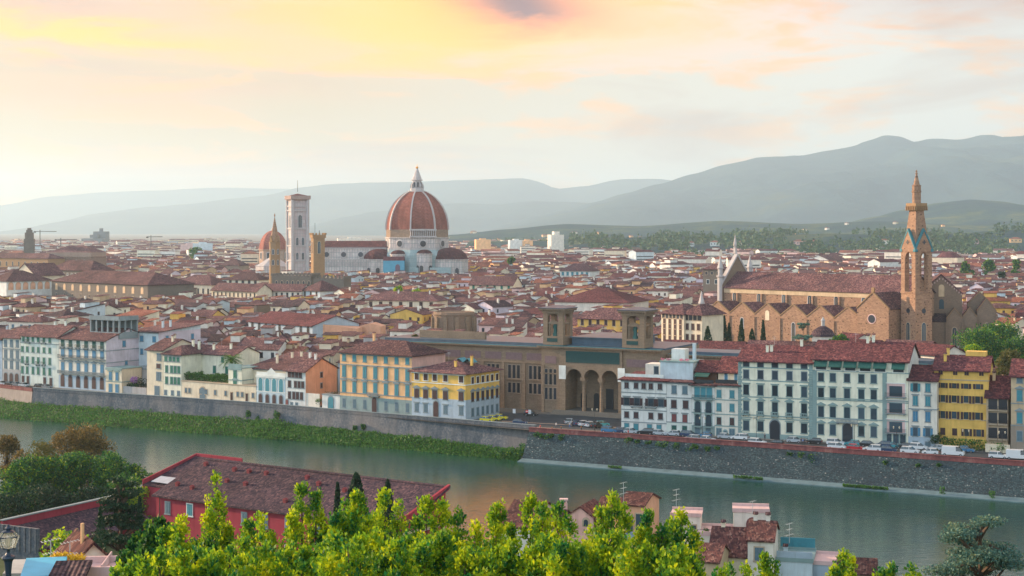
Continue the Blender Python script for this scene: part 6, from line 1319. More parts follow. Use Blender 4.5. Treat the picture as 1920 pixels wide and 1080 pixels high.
def shape(s, mw, mr):
    w, d, H, rh = s['w'], s['d'], s['H'], s['rh']; x0, x1, y0, y1 = -w/2, w/2, -d/2, d/2; rt = s['rt']; sd_ = random.Random(s['seed'])
    mw.box(x0, x1, y0, y1, 0, H, False)
    if rt == 'gable': mw.prismx([(y0, H), (y1, H), (0, H+rh-.03)], x0+.002, x1-.002); mr.gable(x0, x1, y0, y1, H, rh, .55, .22)
    elif rt == 'gabley': mw.prism([(x0, H), (x1, H), (0, H+rh-.03)], y0+.002, y1-.002); mr.gable(x0, x1, y0, y1, H, rh, .55, .22, 'y')
    elif rt == 'shed': mw.prismx([(y0, H), (y1, H), (y1, H+rh-.03)], x0+.002, x1-.002); mr.gable(x0, x1, y0, y1, H, rh, .5, .22, half=True)
    else: mr.hip(x0, x1, y0, y1, H, rh, .6)
    # a small raised room or lean-to on some houses
    if sd_.random() < .38:
        a, b = sd_.uniform(.1, .5)*w, sd_.uniform(.25, .45)*w; c = x0+a*.9; e = min(c+b, x1-.4); hh = sd_.uniform(1.4, 3.0)
        if e-c > 2: mw.box(c, e, -d*.2, d*.35, H-.2, H+rh*.5+hh, False); mr.gable(c, e, -d*.2, d*.35, H+rh*.5+hh, .6, .3, .15, half=True)
def winspots(s, maxn=7):
    sd_ = random.Random(s['seed']*3); out = []; w, d, H = s['w'], s['d'], s['H']
    n = max(1, int(w/3.4)); rows_ = 2 if H > 9 else 1
    for r in range(rows_):
        for i in range(n):
            if sd_.random() < .8: out.append((-w/2+w*(i+.5)/n, -d/2, H-1.9-3.3*r, 0))
    side = 1 if (s['a'] < 0 or sd_.random() < .5) else -1
    px_ = s['px']
    for i in range(max(1, int(d/5))):
        if sd_.random() < .6: out.append((w/2, -d/2+d*(i+.5)/max(1, int(d/5)), H-2.0, R(90)))
        if sd_.random() < .4 and px_ > 700: out.append((-w/2, -d/2+d*(i+.5)/max(1, int(d/5)), H-2.0, R(-90)))
    return out[:maxn+4]
specs.sort(key=lambda s: s['p'].y)
LMK = [(175, 545, 'behind the rooftop belvedere'), (50, 545, 'behind the green shuttered house'), (330, 530, 'uphill of the palm and vine terrace'), (500, 515, 'behind the arched window pavilion'), (180, 670, 'before the long grey palace'), (360, 640, 'before the seven window hall'), (530, 650, 'below the window gallery'), (700, 515, 'behind the peach palace'),
       (640, 640, 'beside the orange party walls'), (750, 660, 'before the convent range'), (860, 620, 'behind the round stone drum'), (960, 560, 'behind the library wing'), (1110, 600, 'behind the library towers'), (1000, 640, 'near the barn like hall'), (1200, 640, 'beyond the second library tower'), (1280, 680, 'behind the cream five floor house'), (1880, 560, 'near the trees beyond the choir'), (1500, 620, 'below the church aisle'), (40, 640, 'below the white palace corner'), (880, 700, 'beneath the long cream villa')]
N_IND = 300
ind = specs[:N_IND]; rest = specs[N_IND:]
grp = {}
for s in ind:
    s['lm'] = min(LMK, key=lambda l: ((l[0]-s['px'])/s['p'].y*560)**2+((l[1]-s['p'].y)*1.3)**2)[2]
    rn = {'gable': 'gable', 'gabley': 'end-gabled', 'hip': 'hipped', 'shed': 'sloping'}[s['rt']]
    k = '%s house with %s %s roof %s' % (COLN[s['wall']], s['roof'][1], rn, s['lm']); grp.setdefault(k, []).append(s)
for k, v in grp.items():
    for i, s in enumerate(v): s['label'] = k if len(v) == 1 else '%s, %s from the river' % (k, ORD[i])
for s in ind:
    if len(s['label'].replace('-', ' ').split()) > 15: s['label'] = s['label'].replace(' from the river', '').replace('among ', '')
    root = empty('town_house', s['p'], s['a'], s['label'], 'house', 'houses packed across the old town')
    mw, mr = MB(), MB(); shape(s, mw, mr); mw.build('wall', PL[s['wall']], root); ro = mr.build('roof', s['roof'][0], root)
    sd_ = random.Random(s['seed']*9); sh_ = sd_.choice(SHC); ww, hh = sd_.choice([(1.0, 1.5), (1.1, 1.8), (.9, 1.3)])
    for x, y, z, r in winspots(s): inst('window', wbox(ww, hh, sh_), root, (x, y, z), r)
    for i in range(sd_.choice([0, 1, 1, 2])):
        x, y = s['w']*sd_.uniform(-.35, .35), s['d']*sd_.uniform(-.3, .3); inst('chimney', chimneymesh(PL[sd_.choice(['offwhite', 'tan', 'rose'])], 1.1), ro, (x, y, s['H']+s['rh']*(1-abs(y)/(s['d']/2))*.8+.2))
    if sd_.random() < .2: inst('antenna', antennamesh(), ro, (s['w']*sd_.uniform(-.3, .3), 0, s['H']+s['rh']*.9))
# everything farther: one continuous sea of houses
mats_w = [PL[k] for k in ('cream', 'offwhite', 'white', 'ivory', 'lilac', 'peach', 'tan', 'yellow', 'paleblue', 'rose')]; mats_r = [T_BROWN, T_RED, T_DARK, T_ORANGE]; dk_ = [SHUT['brown'], DARKG, SHUT['dgreen']]
allm = mats_w+mats_r+dk_; big = MB()
def put(s, wins=True):
    big.at(s['p'].x, s['p'].y, s['p'].z, s['a']); a, b = MB(), MB(); shape(s, a, b)
    wi = crn.randrange(10) if 'wi' not in s else s['wi']; big.mat(wi).add(a.v, a.f); big.mat(10+mats_r.index(s['roof'][0])).add(b.v, b.f)
    if wins:
        big.mat(14+crn.choice([0, 0, 1, 1, 2]))
        for x, y, z, r in winspots(s, 5):
            c, n = math.cos(r), math.sin(r); q = [(-.55, -.06), (.55, -.06)]
            vs = [(x+c*a_-n*b_, y+n*a_+c*b_, zz) for zz in (z-.8, z+.8) for a_, b_ in ((-.55, -.06), (.55, -.06), (.55, .05), (-.55, .05))]
            big.add(vs, [(4, 5, 6, 7), (0, 1, 5, 4), (1, 2, 6, 5), (3, 0, 4, 7), (3, 2, 1, 0)])
    for i in range(crn.choice([0, 1])):
        big.mat(1).box(s['w']*.2, s['w']*.2+.8, -.4, .4, s['H'], s['H']+s['rh']+1.2, False)
for s in rest: put(s, s['p'].y < 1300)
Y = 1500.0; cnt = 0
while Y < 4700:
    xl, xr = PX(-30, Y), PX(1950, Y); x = xl; st = 26+(Y-1500)*.022
    while x < xr:
        w = crn.uniform(12, 34)*(1+(Y-1500)*.00025); cx = x+w/2; x += w*(1.0 if crn.random() < .72 else 1.5); cy_ = Y+crn.uniform(-9, 9); px = 960+cx/cy_*F
        if px > 1060 and cy_ > 2450+400*noise.noise(Vector((px*.01, 0, 0))) and crn.random() < .93: continue
        if blocked(Vector((cx, cy_, ZS)), 6): continue
        H = crn.uniform(9, 18)*(1+(Y-1500)*.00012) if crn.random() < .975 else crn.uniform(20, 28)
        if 470 < px < 880: H = min(H, 17)
        rt = ROOFS[crn.choice([0, 1, 2, 5, 5, 6, 6, 5])]; flat = cy_ > 2000 and crn.random() < .55
        s = dict(p=Vector((cx, cy_, ZS)), w=w, d=crn.uniform(12, 18), H=H, rh=crn.uniform(2.2, 3.6) if not flat else .6, a=R(crn.choice([-35, -20, 0, 15, 30])+crn.uniform(-6, 6)), roof=rt, rt='hip' if crn.random() < .5 else 'gable', seed=crn.random(), px=px, wi=crn.choice([0, 1, 2, 2, 1, 3, 5, 9, 0, 8]))
        if flat: s['roof'] = ROOFS[2]; 
        put(s, False)
        if cy_ < 2600 or H > 18:
            big.mat(15)
            for f in range(1, int(H/3.4)): 
                big.box(-w*.45, w*.45, -s['d']/2-.15, -s['d']/2, f*3.4-.2, f*3.4+1.0, False) if H > 18 else None
            if H <= 18: n_ = int(w/5); [big.box(-w/2+w*(i+.35)/n_, -w/2+w*(i+.65)/n_, -s['d']/2-.1, -s['d']/2, H-3.2, H-1.5, False) for i in range(n_)]
        cnt += 1
    Y += st
big.T = None
o = big.build('town_houses', allm); tag(o, 'sea of small cream and red roofed houses stretching to the hills', 'houses', kind='stuff')
print('rest', len(rest), cnt, len(big.f))

# ------------------------------------------------------------------ woods and villas towards the hills
from mathutils.bvhtree import BVHTree
rg = ridge('hill', [(1040, 452), (1120, 447), (1220, 444), (1320, 443), (1420, 441), (1560, 438), (1700, 441), (1800, 437), (1860, 433), (1920, 430)], 3500, 1000, None, fm.m, .6, 55)
bv = {}
for o in scn.objects:
    if o.name.startswith('hill') and o.type == 'MESH' and o.name != 'hillside': bv[o.name] = BVHTree.FromPolygons([tuple(v.co) for v in o.data.vertices], [tuple(p.vertices) for p in o.data.polygons])
def zat(x, y):
    z = ZS
    for b in bv.values():
        h = b.ray_cast(Vector((x, y, 3000)), Vector((0, 0, -1)))
        if h[0] is not None: z = max(z, h[0].z)
    return z
C = []; S = []; wr = np.random.RandomState(4)
FARW = leafmat('leaves_far_wood', [(0.02, 0.06, 0.03), (0.04, 0.10, 0.04), (0.10, 0.15, 0.05)], .15)
nt_ = 0
while nt_ < 1500:
    Yt = 2350+wr.rand()**1.3*1500; px = 1070+wr.rand()*880; dn = noise.noise(Vector((px*.008, Yt*.002, 7)))
    if dn < -.12 or (px < 1250 and Yt < 2900): continue
    x = PX(px, Yt); z = zat(x, Yt); h = 11+wr.rand()*9; tall = wr.rand() < .22; r = 2.4 if tall else 5+wr.rand()*3.5
    p, _ = blob_pts(9 if tall else 17, (x, Yt, z+h*.55*(1.3 if tall else 1)), (r, r, h*(.75 if tall else .5)), .3, wr); C.append(p); S.append(np.full(len(p), 4.2 if tall else 6.2)); nt_ += 1
for k in range(520):                                      # trees dotted through the plain
    Yt = 1500+wr.rand()*2600; px = wr.rand()*1920; dn = noise.noise(Vector((px*.012, Yt*.004, 17)))
    if dn < 0: continue
    x = PX(px, Yt); z = ZS; h = 13+wr.rand()*6; r = 5+wr.rand()*4; p, _ = blob_pts(14, (x, Yt, z+h*.55), (r, r, h*.5), .3, wr); C.append(p); S.append(np.full(len(p), 6.0))
for k in range(2600):                                     # tree cover on the low foothills
    px = 900+wr.rand()*1040; Yt = 3600+wr.rand()*1300; x = PX(px, Yt); dn = noise.noise(Vector((x*.004, Yt*.004, 27)))
    if dn < -.05: continue
    z = zat(x, Yt)
    if z < ZS+2: continue
    p, _ = blob_pts(6, (x, Yt, z+4), (10, 10, 5), .3, wr); C.append(p); S.append(np.full(len(p), 11.0))
tag(leaves('woodland', np.concatenate(C), np.concatenate(S), FARW, None, .2, .8, wr), 'belt of hazy green woods and scattered trees below the mountains', 'woods', kind='stuff')
vl = [(1340, 436, 22, 'white', 'long white villa with red roof among the cypress woods'), (1296, 440, 12, 'white', 'small white villa at the edge of the woods'), (1499, 430, 30, 'pink', 'long pink palace on the crest of the woods'), (1212, 423, 20, 'white', 'distant white abbey high on the hazy foothill'), (1393, 441, 20, 'cream', 'cream villa half hidden in the woods by the belfry'), (1527, 440, 14, 'pink', 'pinkish country house in the dark trees'), (1658, 436, 24, 'offwhite', 'pale villa just beside the belfry spire in the woods'), (1755, 458, 26, 'white', 'white neoclassical block between the belfry and low dome'), (1800, 453, 34, 'white', 'wide white villa under the eastern woods'), (1905, 443, 26, 'peach', 'peach coloured block on the wooded slope at the edge'), (1830, 432, 14, 'rose', 'small rose house in the eastern cypress wood')]
for px, py, w, c, lb in vl:
    Yv = 4300 if px == 1212 else 3100 if py < 445 else 2300; x = PX(px, Yv); z = zat(x, Yv); t = empty('villa', (x, Yv, z), R(-12), lb, 'villa'); wd = w*Yv/2900*.8
    MB().box(-wd/2, wd/2, 0, 14, -3, 8).build('wall', PL[c], t); ro = MB().hip(-wd/2, wd/2, 0, 14, 8, 3, .8).build('roof', T_ORANGE, t)
    n = max(3, int(wd/6))
    for i in range(n): inst('window', wbox(1.8, 2.6, DARKG), t, (-wd/2+wd*(i+.5)/n, 0, 4.5))
hb = MB(); HBM = [PL['offwhite'], PL['cream'], PL['peach'], T_ORANGE]
for k in range(170):
    px = 880+wr.rand()*1040; Yt = 3700+wr.rand()**1.5*1900; x = PX(px, Yt)
    if noise.noise(Vector((x*.002, Yt*.002, 37))) < .02: continue
    z = zat(x, Yt)-1
    if z < ZS: continue
    w = 9+wr.rand()*14; hb.at(x, Yt, z, wr.rand()*3); hb.mat(wr.randint(0, 3)).box(-w/2, w/2, -5, 5, -4, 7, False); hb.mat(3).hip(-w/2, w/2, -5, 5, 7, 2.4, .6)
hb.T = None; tag(hb.build('farmhouses', HBM), 'tiny pale farmhouses scattered over the hazy foothills', 'houses', kind='stuff')

# ------------------------------------------------------------------ trees in the town
for k, (px, top, Yt, w, mt) in enumerate([(1327, 612, 560, 5.0, 'dark'), (1358, 592, 590, 3.2, 'dark'), (1367, 606, 592, 2.6, 'dark'), (1390, 600, 585, 3.6, 'dark'), (1410, 617, 580, 4.2, 'dark'), (1431, 600, 592, 2.6, 'dark')]):
    z0 = ZS; cypress('cypress_tree', (PX(px, Yt), Yt, z0), PZ(top, Yt)-z0, w, ['broad dark conifer by the small pinnacle at the church west end', 'tallest cypress before the second aisle gable', 'thin cypress close behind the tallest cypress', 'full cypress before the third aisle gable', 'ragged bushy cypress between two slim ones', 'isolated slim cypress nearest the garden chapel'][k], 1500, .8, 'cypresses in front of the church aisle', seed=k)
def cedar(loc, h, w, label, mat='cedar', leaf=.4, n=5000, seed=0, tiers=7):
    rs = np.random.RandomState(seed+7); root = empty('cedar_tree', loc, 0, label, 'tree'); tb = MB(); tb.tube([(0, 0, -1), (0, 0, h*.6), (.2, 0, h*.96)], [w*.04, w*.025, .05], 7); P = []
    pads = []
    for t in range(tiers):
        z = h*(.28+.70*t/(tiers-1)); rr = w/2*(1-.72*(t/(tiers-1))**1.4); m = 7 if t < tiers-1 else 3
        for k in range(m):
            a = 6.283*k/m+t*.9+rs.rand()*.5; q = rr*(.62+.38*rs.rand()); x, y = q*math.cos(a), q*math.sin(a); zz = z+q*.10+rs.randn()*.03*h; pads.append((x, y, zz, max(.8, w*.13*(1-.4*t/tiers))))
            tb.tube([(0, 0, z-.05*h), (x*.5, y*.5, z), (x, y, zz-.1)], [w*.014, w*.01, .04], 5)
    tb.build('trunk', BARK, root)
    for x, y, z, r in pads:
        p, _ = blob_pts(int(n/len(pads)), (x*.9, y*.9, z), (r*1.25, r*1.25, r*.33), .1, rs); P.append(p)
        p, _ = blob_pts(int(n/len(pads)/3), (x*.55, y*.55, z-.1*r), (r, r, r*.25), .1, rs); P.append(p)
    leaves('crown', np.concatenate(P), leaf, LF[mat], root, .1, .45, rs); return root
cedar((PX(1505, 540), 540, ZS), PZ(612, 540)-ZS, 13, 'spreading blue green cedar in front of the church aisle', leaf=.9, n=2600, seed=3, tiers=5)
tree('umbrella_pine', (PX(1571, 545), 545, ZS), PZ(623, 545)-ZS, 10, 'green', 'flat topped green pine beside the garden chapel', 1500, .8, 6, seed=5)
tw = [(1830, 630, 520, 20, 'green', 'large green tree crown behind the church choir end'), (1872, 619, 545, 27, 'green', 'widest dark green tree right of the church choir'), (1912, 628, 520, 21, 'green', 'dark green tree at the frame edge above the yellow house'), (1830, 632, 492, 8.5, 'lime', 'yellow green tree in evening light below the big dark trees'), (1888, 650, 440, 9.5, 'olive', 'olive green round tree right behind the yellow house'), (1800, 655, 500, 7, 'dark', 'dark low tree against the choir chapels'),
      (1448, 505, 960, 9, 'green', 'first clipped tree behind the nave roof beside the marble front'), (1478, 507, 955, 9, 'green', 'middle clipped tree of the row behind the nave roof'), (1505, 508, 950, 9, 'green', 'last clipped tree of the row behind the nave roof'), (1812, 482, 1250, 12, 'green', 'round green tree by the low domed hall'), (1852, 480, 1250, 14, 'green', 'bigger green tree further along from the domed hall'), (1880, 500, 1100, 9, 'dark', 'dark pine among white houses east of the belfry'), (1905, 478, 1300, 9, 'green', 'green tree among houses near the frame edge'),
      (745, 533, 830, 8, 'lime', 'bright yellow green tree below the blue scaffold sheet'), (778, 534, 835, 9, 'lime', 'second bright tree below the marble tribune'), (852, 628, 505, 4.5, 'olive', 'potted tree on the terrace below the stone drum'), (776, 626, 500, 4.5, 'olive', 'green shrub tree on roof terrace behind the yellow palace'), (370, 462, 2000, 22, 'green', 'hazy tree clump far left of the brown dome'), (462, 474, 1900, 24, 'green', 'hazy tree clump just before the brown dome'), (960, 478, 1500, 10, 'green', 'lone green tree right of the cathedral tribune')]
for k, (px, top, Yt, w, mt, lb) in enumerate(tw):
    z0 = ZS if k not in (15, 16) else ZS+13; tree('leafy_tree', (PX(px, Yt), Yt, z0), PZ(top, Yt)-z0, w, mt, lb, 4200 if Yt < 600 and w > 12 else 2000 if Yt < 900 else 700, max(.5, Yt/640), 8, seed=k+20, trunk=.15, flat=.9)
# ------------------------------------------------------------------ cars, lamps, people on the far bank
GLC = glassmat('car_glass', (0.02, 0.035, 0.045), .1); TYRE = simple('tyre_rubber', (0.015, 0.015, 0.016), .8); RIM = simple('wheel_rim', (.35, .36, .38), .4, .5, .1, 1, .6); HLG = simple('headlight_glass', (.6, .62, .6), .3, .6); TLG = simple('taillight_red', (.35, .02, .02), .4)
def paint(n, c): 
    m = M_('car_paint_'+n); m.base(c, .35, .5); m.p.inputs['Coat Weight'].default_value = .5; return m.m
PAINT = {n: paint(n, c) for n, c in {'white': (.72, .74, .74), 'silver': (.42, .47, .50), 'black': (.018, .02, .024), 'blue': (.05, .20, .38), 'darkblue': (.02, .05, .12), 'red': (.5, .02, .03), 'yellow': (.72, .62, .02), 'teal': (.05, .3, .35), 'grey': (.16, .18, .2)}.items()}
def car_meshes(kind):
    if kind == 'van': L_, Wd, lo, hi = 5.2, 1.95, [(-2.6, .35), (2.6, .35), (2.6, 1.0), (2.35, 1.2), (-2.6, 1.25)], [(-2.58, 1.2), (2.2, 1.2), (1.35, 2.15), (-2.5, 2.3)]; bp = [(-2.58, 1.2), (.75, 1.2), (.75, 2.26), (-2.5, 2.3)]
    elif kind == 'estate': L_, Wd, lo, hi = 4.5, 1.8, [(-2.2, .3), (2.25, .3), (2.28, .75), (1.3, 1.0), (-2.2, 1.05)], [(-2.15, 1.0), (1.2, 1.0), (.45, 1.58), (-1.95, 1.62)]; bp = None
    else: L_, Wd, lo, hi = 3.9, 1.7, [(-1.9, .3), (1.95, .3), (1.98, .75), (1.1, .95), (-1.9, 1.0)], [(-1.88, .96), (1.15, .95), (.4, 1.46), (-1.45, 1.5)]; bp = None
    h = Wd/2; b = MB(); b.prism(lo, -h, h)
    n = len(hi); t = .82
    ring = lambda s_, k: [(x, s_*h*(.96 if z < 1.3 else t), z) for x, z in hi]
    g = MB(); g.add(ring(-1, 0)+ring(1, 0), [tuple(range(n)), tuple(range(2*n-1, n-1, -1))]+[(i, i+n, (i+1) % n+n, (i+1) % n) for i in range(n)])
    (x3, z3), (x2, z2) = hi[3], hi[2]; b.box(x3+.05, x2-.05, -h*t-.02, h*t+.02, max(z2, z3)-.03, max(z2, z3)+.03)
    for s_ in (-1, 1): b.add([(-.15, s_*(h*.97), 1.0), (-.05, s_*(h*.97), 1.0), (-.05, s_*(h*t+.01), z2), (-.15, s_*(h*t+.01), z2), ], [(0, 1, 2, 3)])
    if bp: b.prism(bp, -h*.98, h*.98)
    w = MB(); w.ngon(0, 0, [(.31, -.1), (.31, .1)], 14); w.mat(1).ngon(0, 0, [(.18, -.11), (.18, .11)], 10)
    for v in range(len(w.v)): x, y, z = w.v[v]; w.v[v] = (x, z, y)
    w.f = [f[::-1] for f in w.f]
    hl = MB().box(-.06, .06, -.18, .18, -.09, .09).mesh('headlight', HLG); tl = MB().box(-.05, .05, -.15, .15, -.12, .12).mesh('taillight', TLG)
    return dict(L=L_, h=h, body=b.mesh('body', PAINT['white']), glass=g.mesh('window_glass', GLC), wheel=w.mesh('wheel', [TYRE, RIM]), hl=hl, tl=tl, x1=lo[1][0], x0=lo[0][0], wh=.32)
CM = {k: car_meshes(k) for k in ('hatchback', 'estate', 'van')}
def car(kind, col, loc, rz, label, group='cars parked along the river road'):
    m = CM[kind]; r = empty('parked_car' if kind != 'van' else 'parked_van', loc, rz, label, 'car' if kind != 'van' else 'van', group)
    b = inst('body', m['body'], r); b.material_slots[0].link = 'OBJECT'; b.material_slots[0].material = PAINT[col]; inst('window_glass', m['glass'], r)
    for x in (m['x0']+.75, m['x1']-.75):
        for y in (-m['h']+.08, m['h']-.08): inst('wheel', m['wheel'], r, (x, y, m['wh']))
    for y in (-m['h']+.3, m['h']-.3): inst('headlight', m['hl'], r, (m['x1']+.02, y, .66)); inst('taillight', m['tl'], r, (m['x0']-.02, y, .75))
def rowpt(px, off):
    a = 418+.437*29.5-off*1.09; k = (px-960)/F; Y = a/(1+.437*k); return (k*Y, Y, ZS+.01)
ra = math.atan(-.437); cr_ = random.Random(5)
CN = {'white': 'white', 'silver': 'pale blue silver', 'black': 'black', 'blue': 'blue', 'darkblue': 'dark blue', 'red': 'red', 'yellow': 'yellow', 'teal': 'teal', 'grey': 'dark grey'}
rowA = [(1143, 'blue'), (1159, 'darkblue'), (1183, 'silver'), (1211, 'black'), (1236, 'silver'), (1262, 'silver'), (1292, 'darkblue'), (1321, 'blue'), (1360, 'silver'), (1387, 'white'), (1490, 'silver'), (1527, 'black'), (1567, 'white'), (1598, 'teal'), (1628, 'black'), (1655, 'darkblue'), (1672, 'teal'), (1695, 'black'), (1722, 'white'), (1757, 'silver'), (1812, 'blue')]
rowB = [(1297, 'silver'), (1327, 'white'), (1420, 'white'), (1455, 'black'), (1569, 'white'), (1603, 'red'), (1636, 'white'), (1666, 'darkblue'), (1706, 'white'), (1745, 'white'), (1872, 'white')]
cars = [('hatchback' if i % 3 else 'estate', c, rowpt(px, 4.0), ra+R(180)*(i % 2), 'by the house fronts', px) for i, (px, c) in enumerate(rowA)]+[('hatchback' if i % 2 else 'estate', c, rowpt(px, 11.2), ra+R(180)*(i % 3 == 0), 'beside the brick parapet', px) for i, (px, c) in enumerate(rowB)]
cars += [('hatchback', c, (PX(px, Yc), Yc, ZS+.01), R(a), 'on the library square', px) for px, c, Yc, a in ((1071, 'silver', 433, 10), (1083, 'darkblue', 430, 60), (1095, 'white', 429, 55), (1107, 'white', 427, 50), (1118, 'black', 425, 60), (1129, 'teal', 428, 20), (975, 'darkblue', 432, -25), (995, 'black', 452, -20))]
cars += [('hatchback', c, tuple(leftline(px, ZS+.01)+Vector((-1.5, -3.4, 0))), math.atan(-.64), 'on the road before the bridge', px) for px, c in ((4, 'blue'), (18, 'silver'), (33, 'black'), (45, 'grey'), (59, 'silver'), (88, 'black'), (101, 'grey'))]
cnt_ = {}
for c in cars: cnt_.setdefault((c[1], c[0], c[4]), []).append(c)
for (col, kind, where), v in cnt_.items():
    v.sort(key=lambda c: c[5])
    for i, c in enumerate(v): car(kind, col, c[2], c[3], ('%s %s parked %s' % (CN[col], kind, where)) if len(v) == 1 else '%s %s parked %s, %s counting from the library' % (CN[col], kind, where, ORD[i]) if 'library' not in where and 'bridge' not in where else '%s %s parked %s, %s from the river bridge' % (CN[col], kind, where, ORD[i]))
for i, px in enumerate((913, 926, 939)):
    p = Vector((PX(px, 444-i*.0+i*1.6), 438+i*2.6, ZS+.02)); car('hatchback', 'yellow', (PX(px, p.y), p.y, ZS+.02), R(-20), ['yellow taxi nearest the golden corner palace', 'yellow taxi in the middle of the taxi rank', 'yellow taxi closest to the library'][i], 'yellow taxis waiting by the corner palace')
car('van', 'white', rowpt(1787, 11.2), ra, 'big white van beside the brick parapet below the yellow house'); car('van', 'white', rowpt(1908, 11.2), ra, 'white van beside the parapet at the frame edge')
# street lamps, signs
lm = MB().tube([(0, 0, 0), (0, 0, .8)], .14, 8).tube([(0, 0, .8), (0, 0, 6.0)], .06, 6).tube([(-.7, 0, 5.9), (0, 0, 6.05), (.7, 0, 5.9)], .035, 5).mesh('post', IRON)
lh = MB().ngon(0, 0, [(.1, -.25), (.2, .2), (.24, .22), (.05, .42)], 6).mesh('lantern', simple('lantern_glass', (.4, .38, .3), .3))
for px, off, lb in ((1115, 2.0, 'double armed street lamp on the library square'), (1317, 8.8, 'street lamp before the arched window house'), (1418, 3.4, 'street lamp before the quoined cream palace'), (1602, 8.0, 'street lamp in front of the widest palace'), (1681, 8.0, 'street lamp near the recessed balconies'), (1811, 7.0, 'street lamp by the yellow house hedge'), (1879, 7.0, 'street lamp by the brown loggia house')):
    t = empty('street_lamp', rowpt(px, off), ra, lb, 'street lamp', 'street lamps along the river road'); inst('post', lm, t); [inst('lantern', lh, t, (x, 0, 5.6)) for x in (-.7, .7)]
for px, Ys, lb, col in ((988, 436, 'tall round red traffic sign at the square corner', (.6, .03, .03)), (993, 438, 'pale rectangular sign board beside the red traffic sign', (.6, .62, .64)), (964, 440, 'white direction sign post next to the golden palace', (.6, .6, .6))):
    t = empty('traffic_sign', (PX(px, Ys), Ys, ZS), 0, lb, 'sign'); MB().tube([(0, 0, 0), (0, 0, 3.4)], .05, 6).build('post', IRON, t)
    if 'red' in lb and 'round' in lb: o = MB().ngon(0, 0, [(.4, 0), (.4, .05)], 16).build('sign_plate', simple('sign_red', col), t); o.matrix_local = Matrix.Translation((0, -.06, 3.2)) @ Matrix.Rotation(R(90), 4, 'X'); MB().box(-.28, .28, -.08, .08, .055, .07).build('white_bar', TRIM['white'], o)
    else: MB().box(-.4, .4, -.1, -.06, 2.2, 3.4).build('sign_plate', simple('sign_pale', col), t)
for k, (px, off) in enumerate(((1035, 6), (1052, 4), (1090, 2))):
    t = empty('bollard_sign', rowpt(px, off), 0, ['small orange topped bollard nearest the wall corner', 'middle orange topped bollard on the square', 'orange topped bollard nearest the parked cars'][k], 'bollard', 'bollards on the library square'); MB().ngon(0, 0, [(.12, 0), (.12, .9), (.05, 1.0)], 8).build('post', IRON, t); MB().ngon(0, 0, [(.13, .7), (.13, .85)], 8).build('band', simple('orange_band', (.7, .25, .03)), t)
# people: one skinned body each pose
SKIN = simple('skin', (.45, .27, .2), .6)
def person_mesh(pose, top, legs):
    vs = {'pel': (0, 0, .95), 'che': (0, .0, 1.25), 'nek': (0, 0, 1.45), 'hd0': (0, -.01, 1.56), 'hd1': (0, -.02, 1.70)}
    st = .22 if pose == 'walk' else .02
    for s_, n in ((-1, 'l'), (1, 'r')):
        vs['hip'+n] = (s_*.1, 0, .9); vs['kne'+n] = (s_*.11, -s_*st*.7-.02, .5); vs['ank'+n] = (s_*.11, -s_*st+.03, .09); vs['toe'+n] = (s_*.13, -s_*st-.12, .05)
        vs['sho'+n] = (s_*.18, 0, 1.40); vs['elb'+n] = (s_*.25, s_*st*.5+.02, 1.13); vs['wri'+n] = (s_*.25, s_*st-.08, .88); vs['han'+n] = (s_*.25, s_*st-.11, .79)
    ed = [('pel', 'che'), ('che', 'nek'), ('nek', 'hd0'), ('hd0', 'hd1')]
    for n in 'lr': ed += [('pel', 'hip'+n), ('hip'+n, 'kne'+n), ('kne'+n, 'ank'+n), ('ank'+n, 'toe'+n), ('nek', 'sho'+n), ('sho'+n, 'elb'+n), ('elb'+n, 'wri'+n), ('wri'+n, 'han'+n)]
    rad = {'pel': .15, 'che': .17, 'nek': .07, 'hd0': .09, 'hd1': .085, 'hip': .1, 'kne': .07, 'ank': .05, 'toe': .045, 'sho': .075, 'elb': .05, 'wri': .035, 'han': .045}
    names = list(vs); me = bpy.data.meshes.new('person_body'); me.from_pydata([vs[n] for n in names], [(names.index(a), names.index(b)) for a, b in ed], []); o = link(bpy.data.objects.new('tmp', me))
    o.modifiers.new('s', 'SKIN'); sv = me.skin_vertices[0].data
    for i, n in enumerate(names): r = rad.get(n, rad.get(n[:3])); sv[i].radius = (r, r*.8); sv[i].use_root = n == 'pel'
    su = o.modifiers.new('d', 'SUBSURF'); su.levels = 1; dg = bpy.context.evaluated_depsgraph_get(); nm = bpy.data.meshes.new_from_object(o.evaluated_get(dg)); bpy.data.objects.remove(o)
    nm.name = 'person_body'; nm.materials.clear(); [nm.materials.append(m) for m in (top, legs, SKIN)]
    for p in nm.polygons: z = p.center.z; x = abs(p.center.x); p.material_index = 2 if z > 1.46 or (x > .2 and z < 1.1) else 1 if z < .95 else 0
    return nm
CL = {'white': simple('cloth_white', (.6, .6, .58)), 'dark': simple('cloth_dark', (.03, .035, .05)), 'red': simple('cloth_red', (.45, .05, .05)), 'blue': simple('cloth_blue', (.08, .18, .4))}
PM = {(p_, a, b): person_mesh(p_, CL[a], CL[b]) for p_, a, b in (('walk', 'white', 'dark'), ('stand', 'dark', 'dark'), ('walk', 'red', 'dark'), ('stand', 'blue', 'dark'), ('stand', 'white', 'blue'))}
hair = MB().ngon(0, 0, [(.06, 1.80), (.10, 1.76), (.115, 1.68), (.1, 1.60)][::-1], 9).mesh('hair', simple('hair_dark', (.03, .02, .015)))
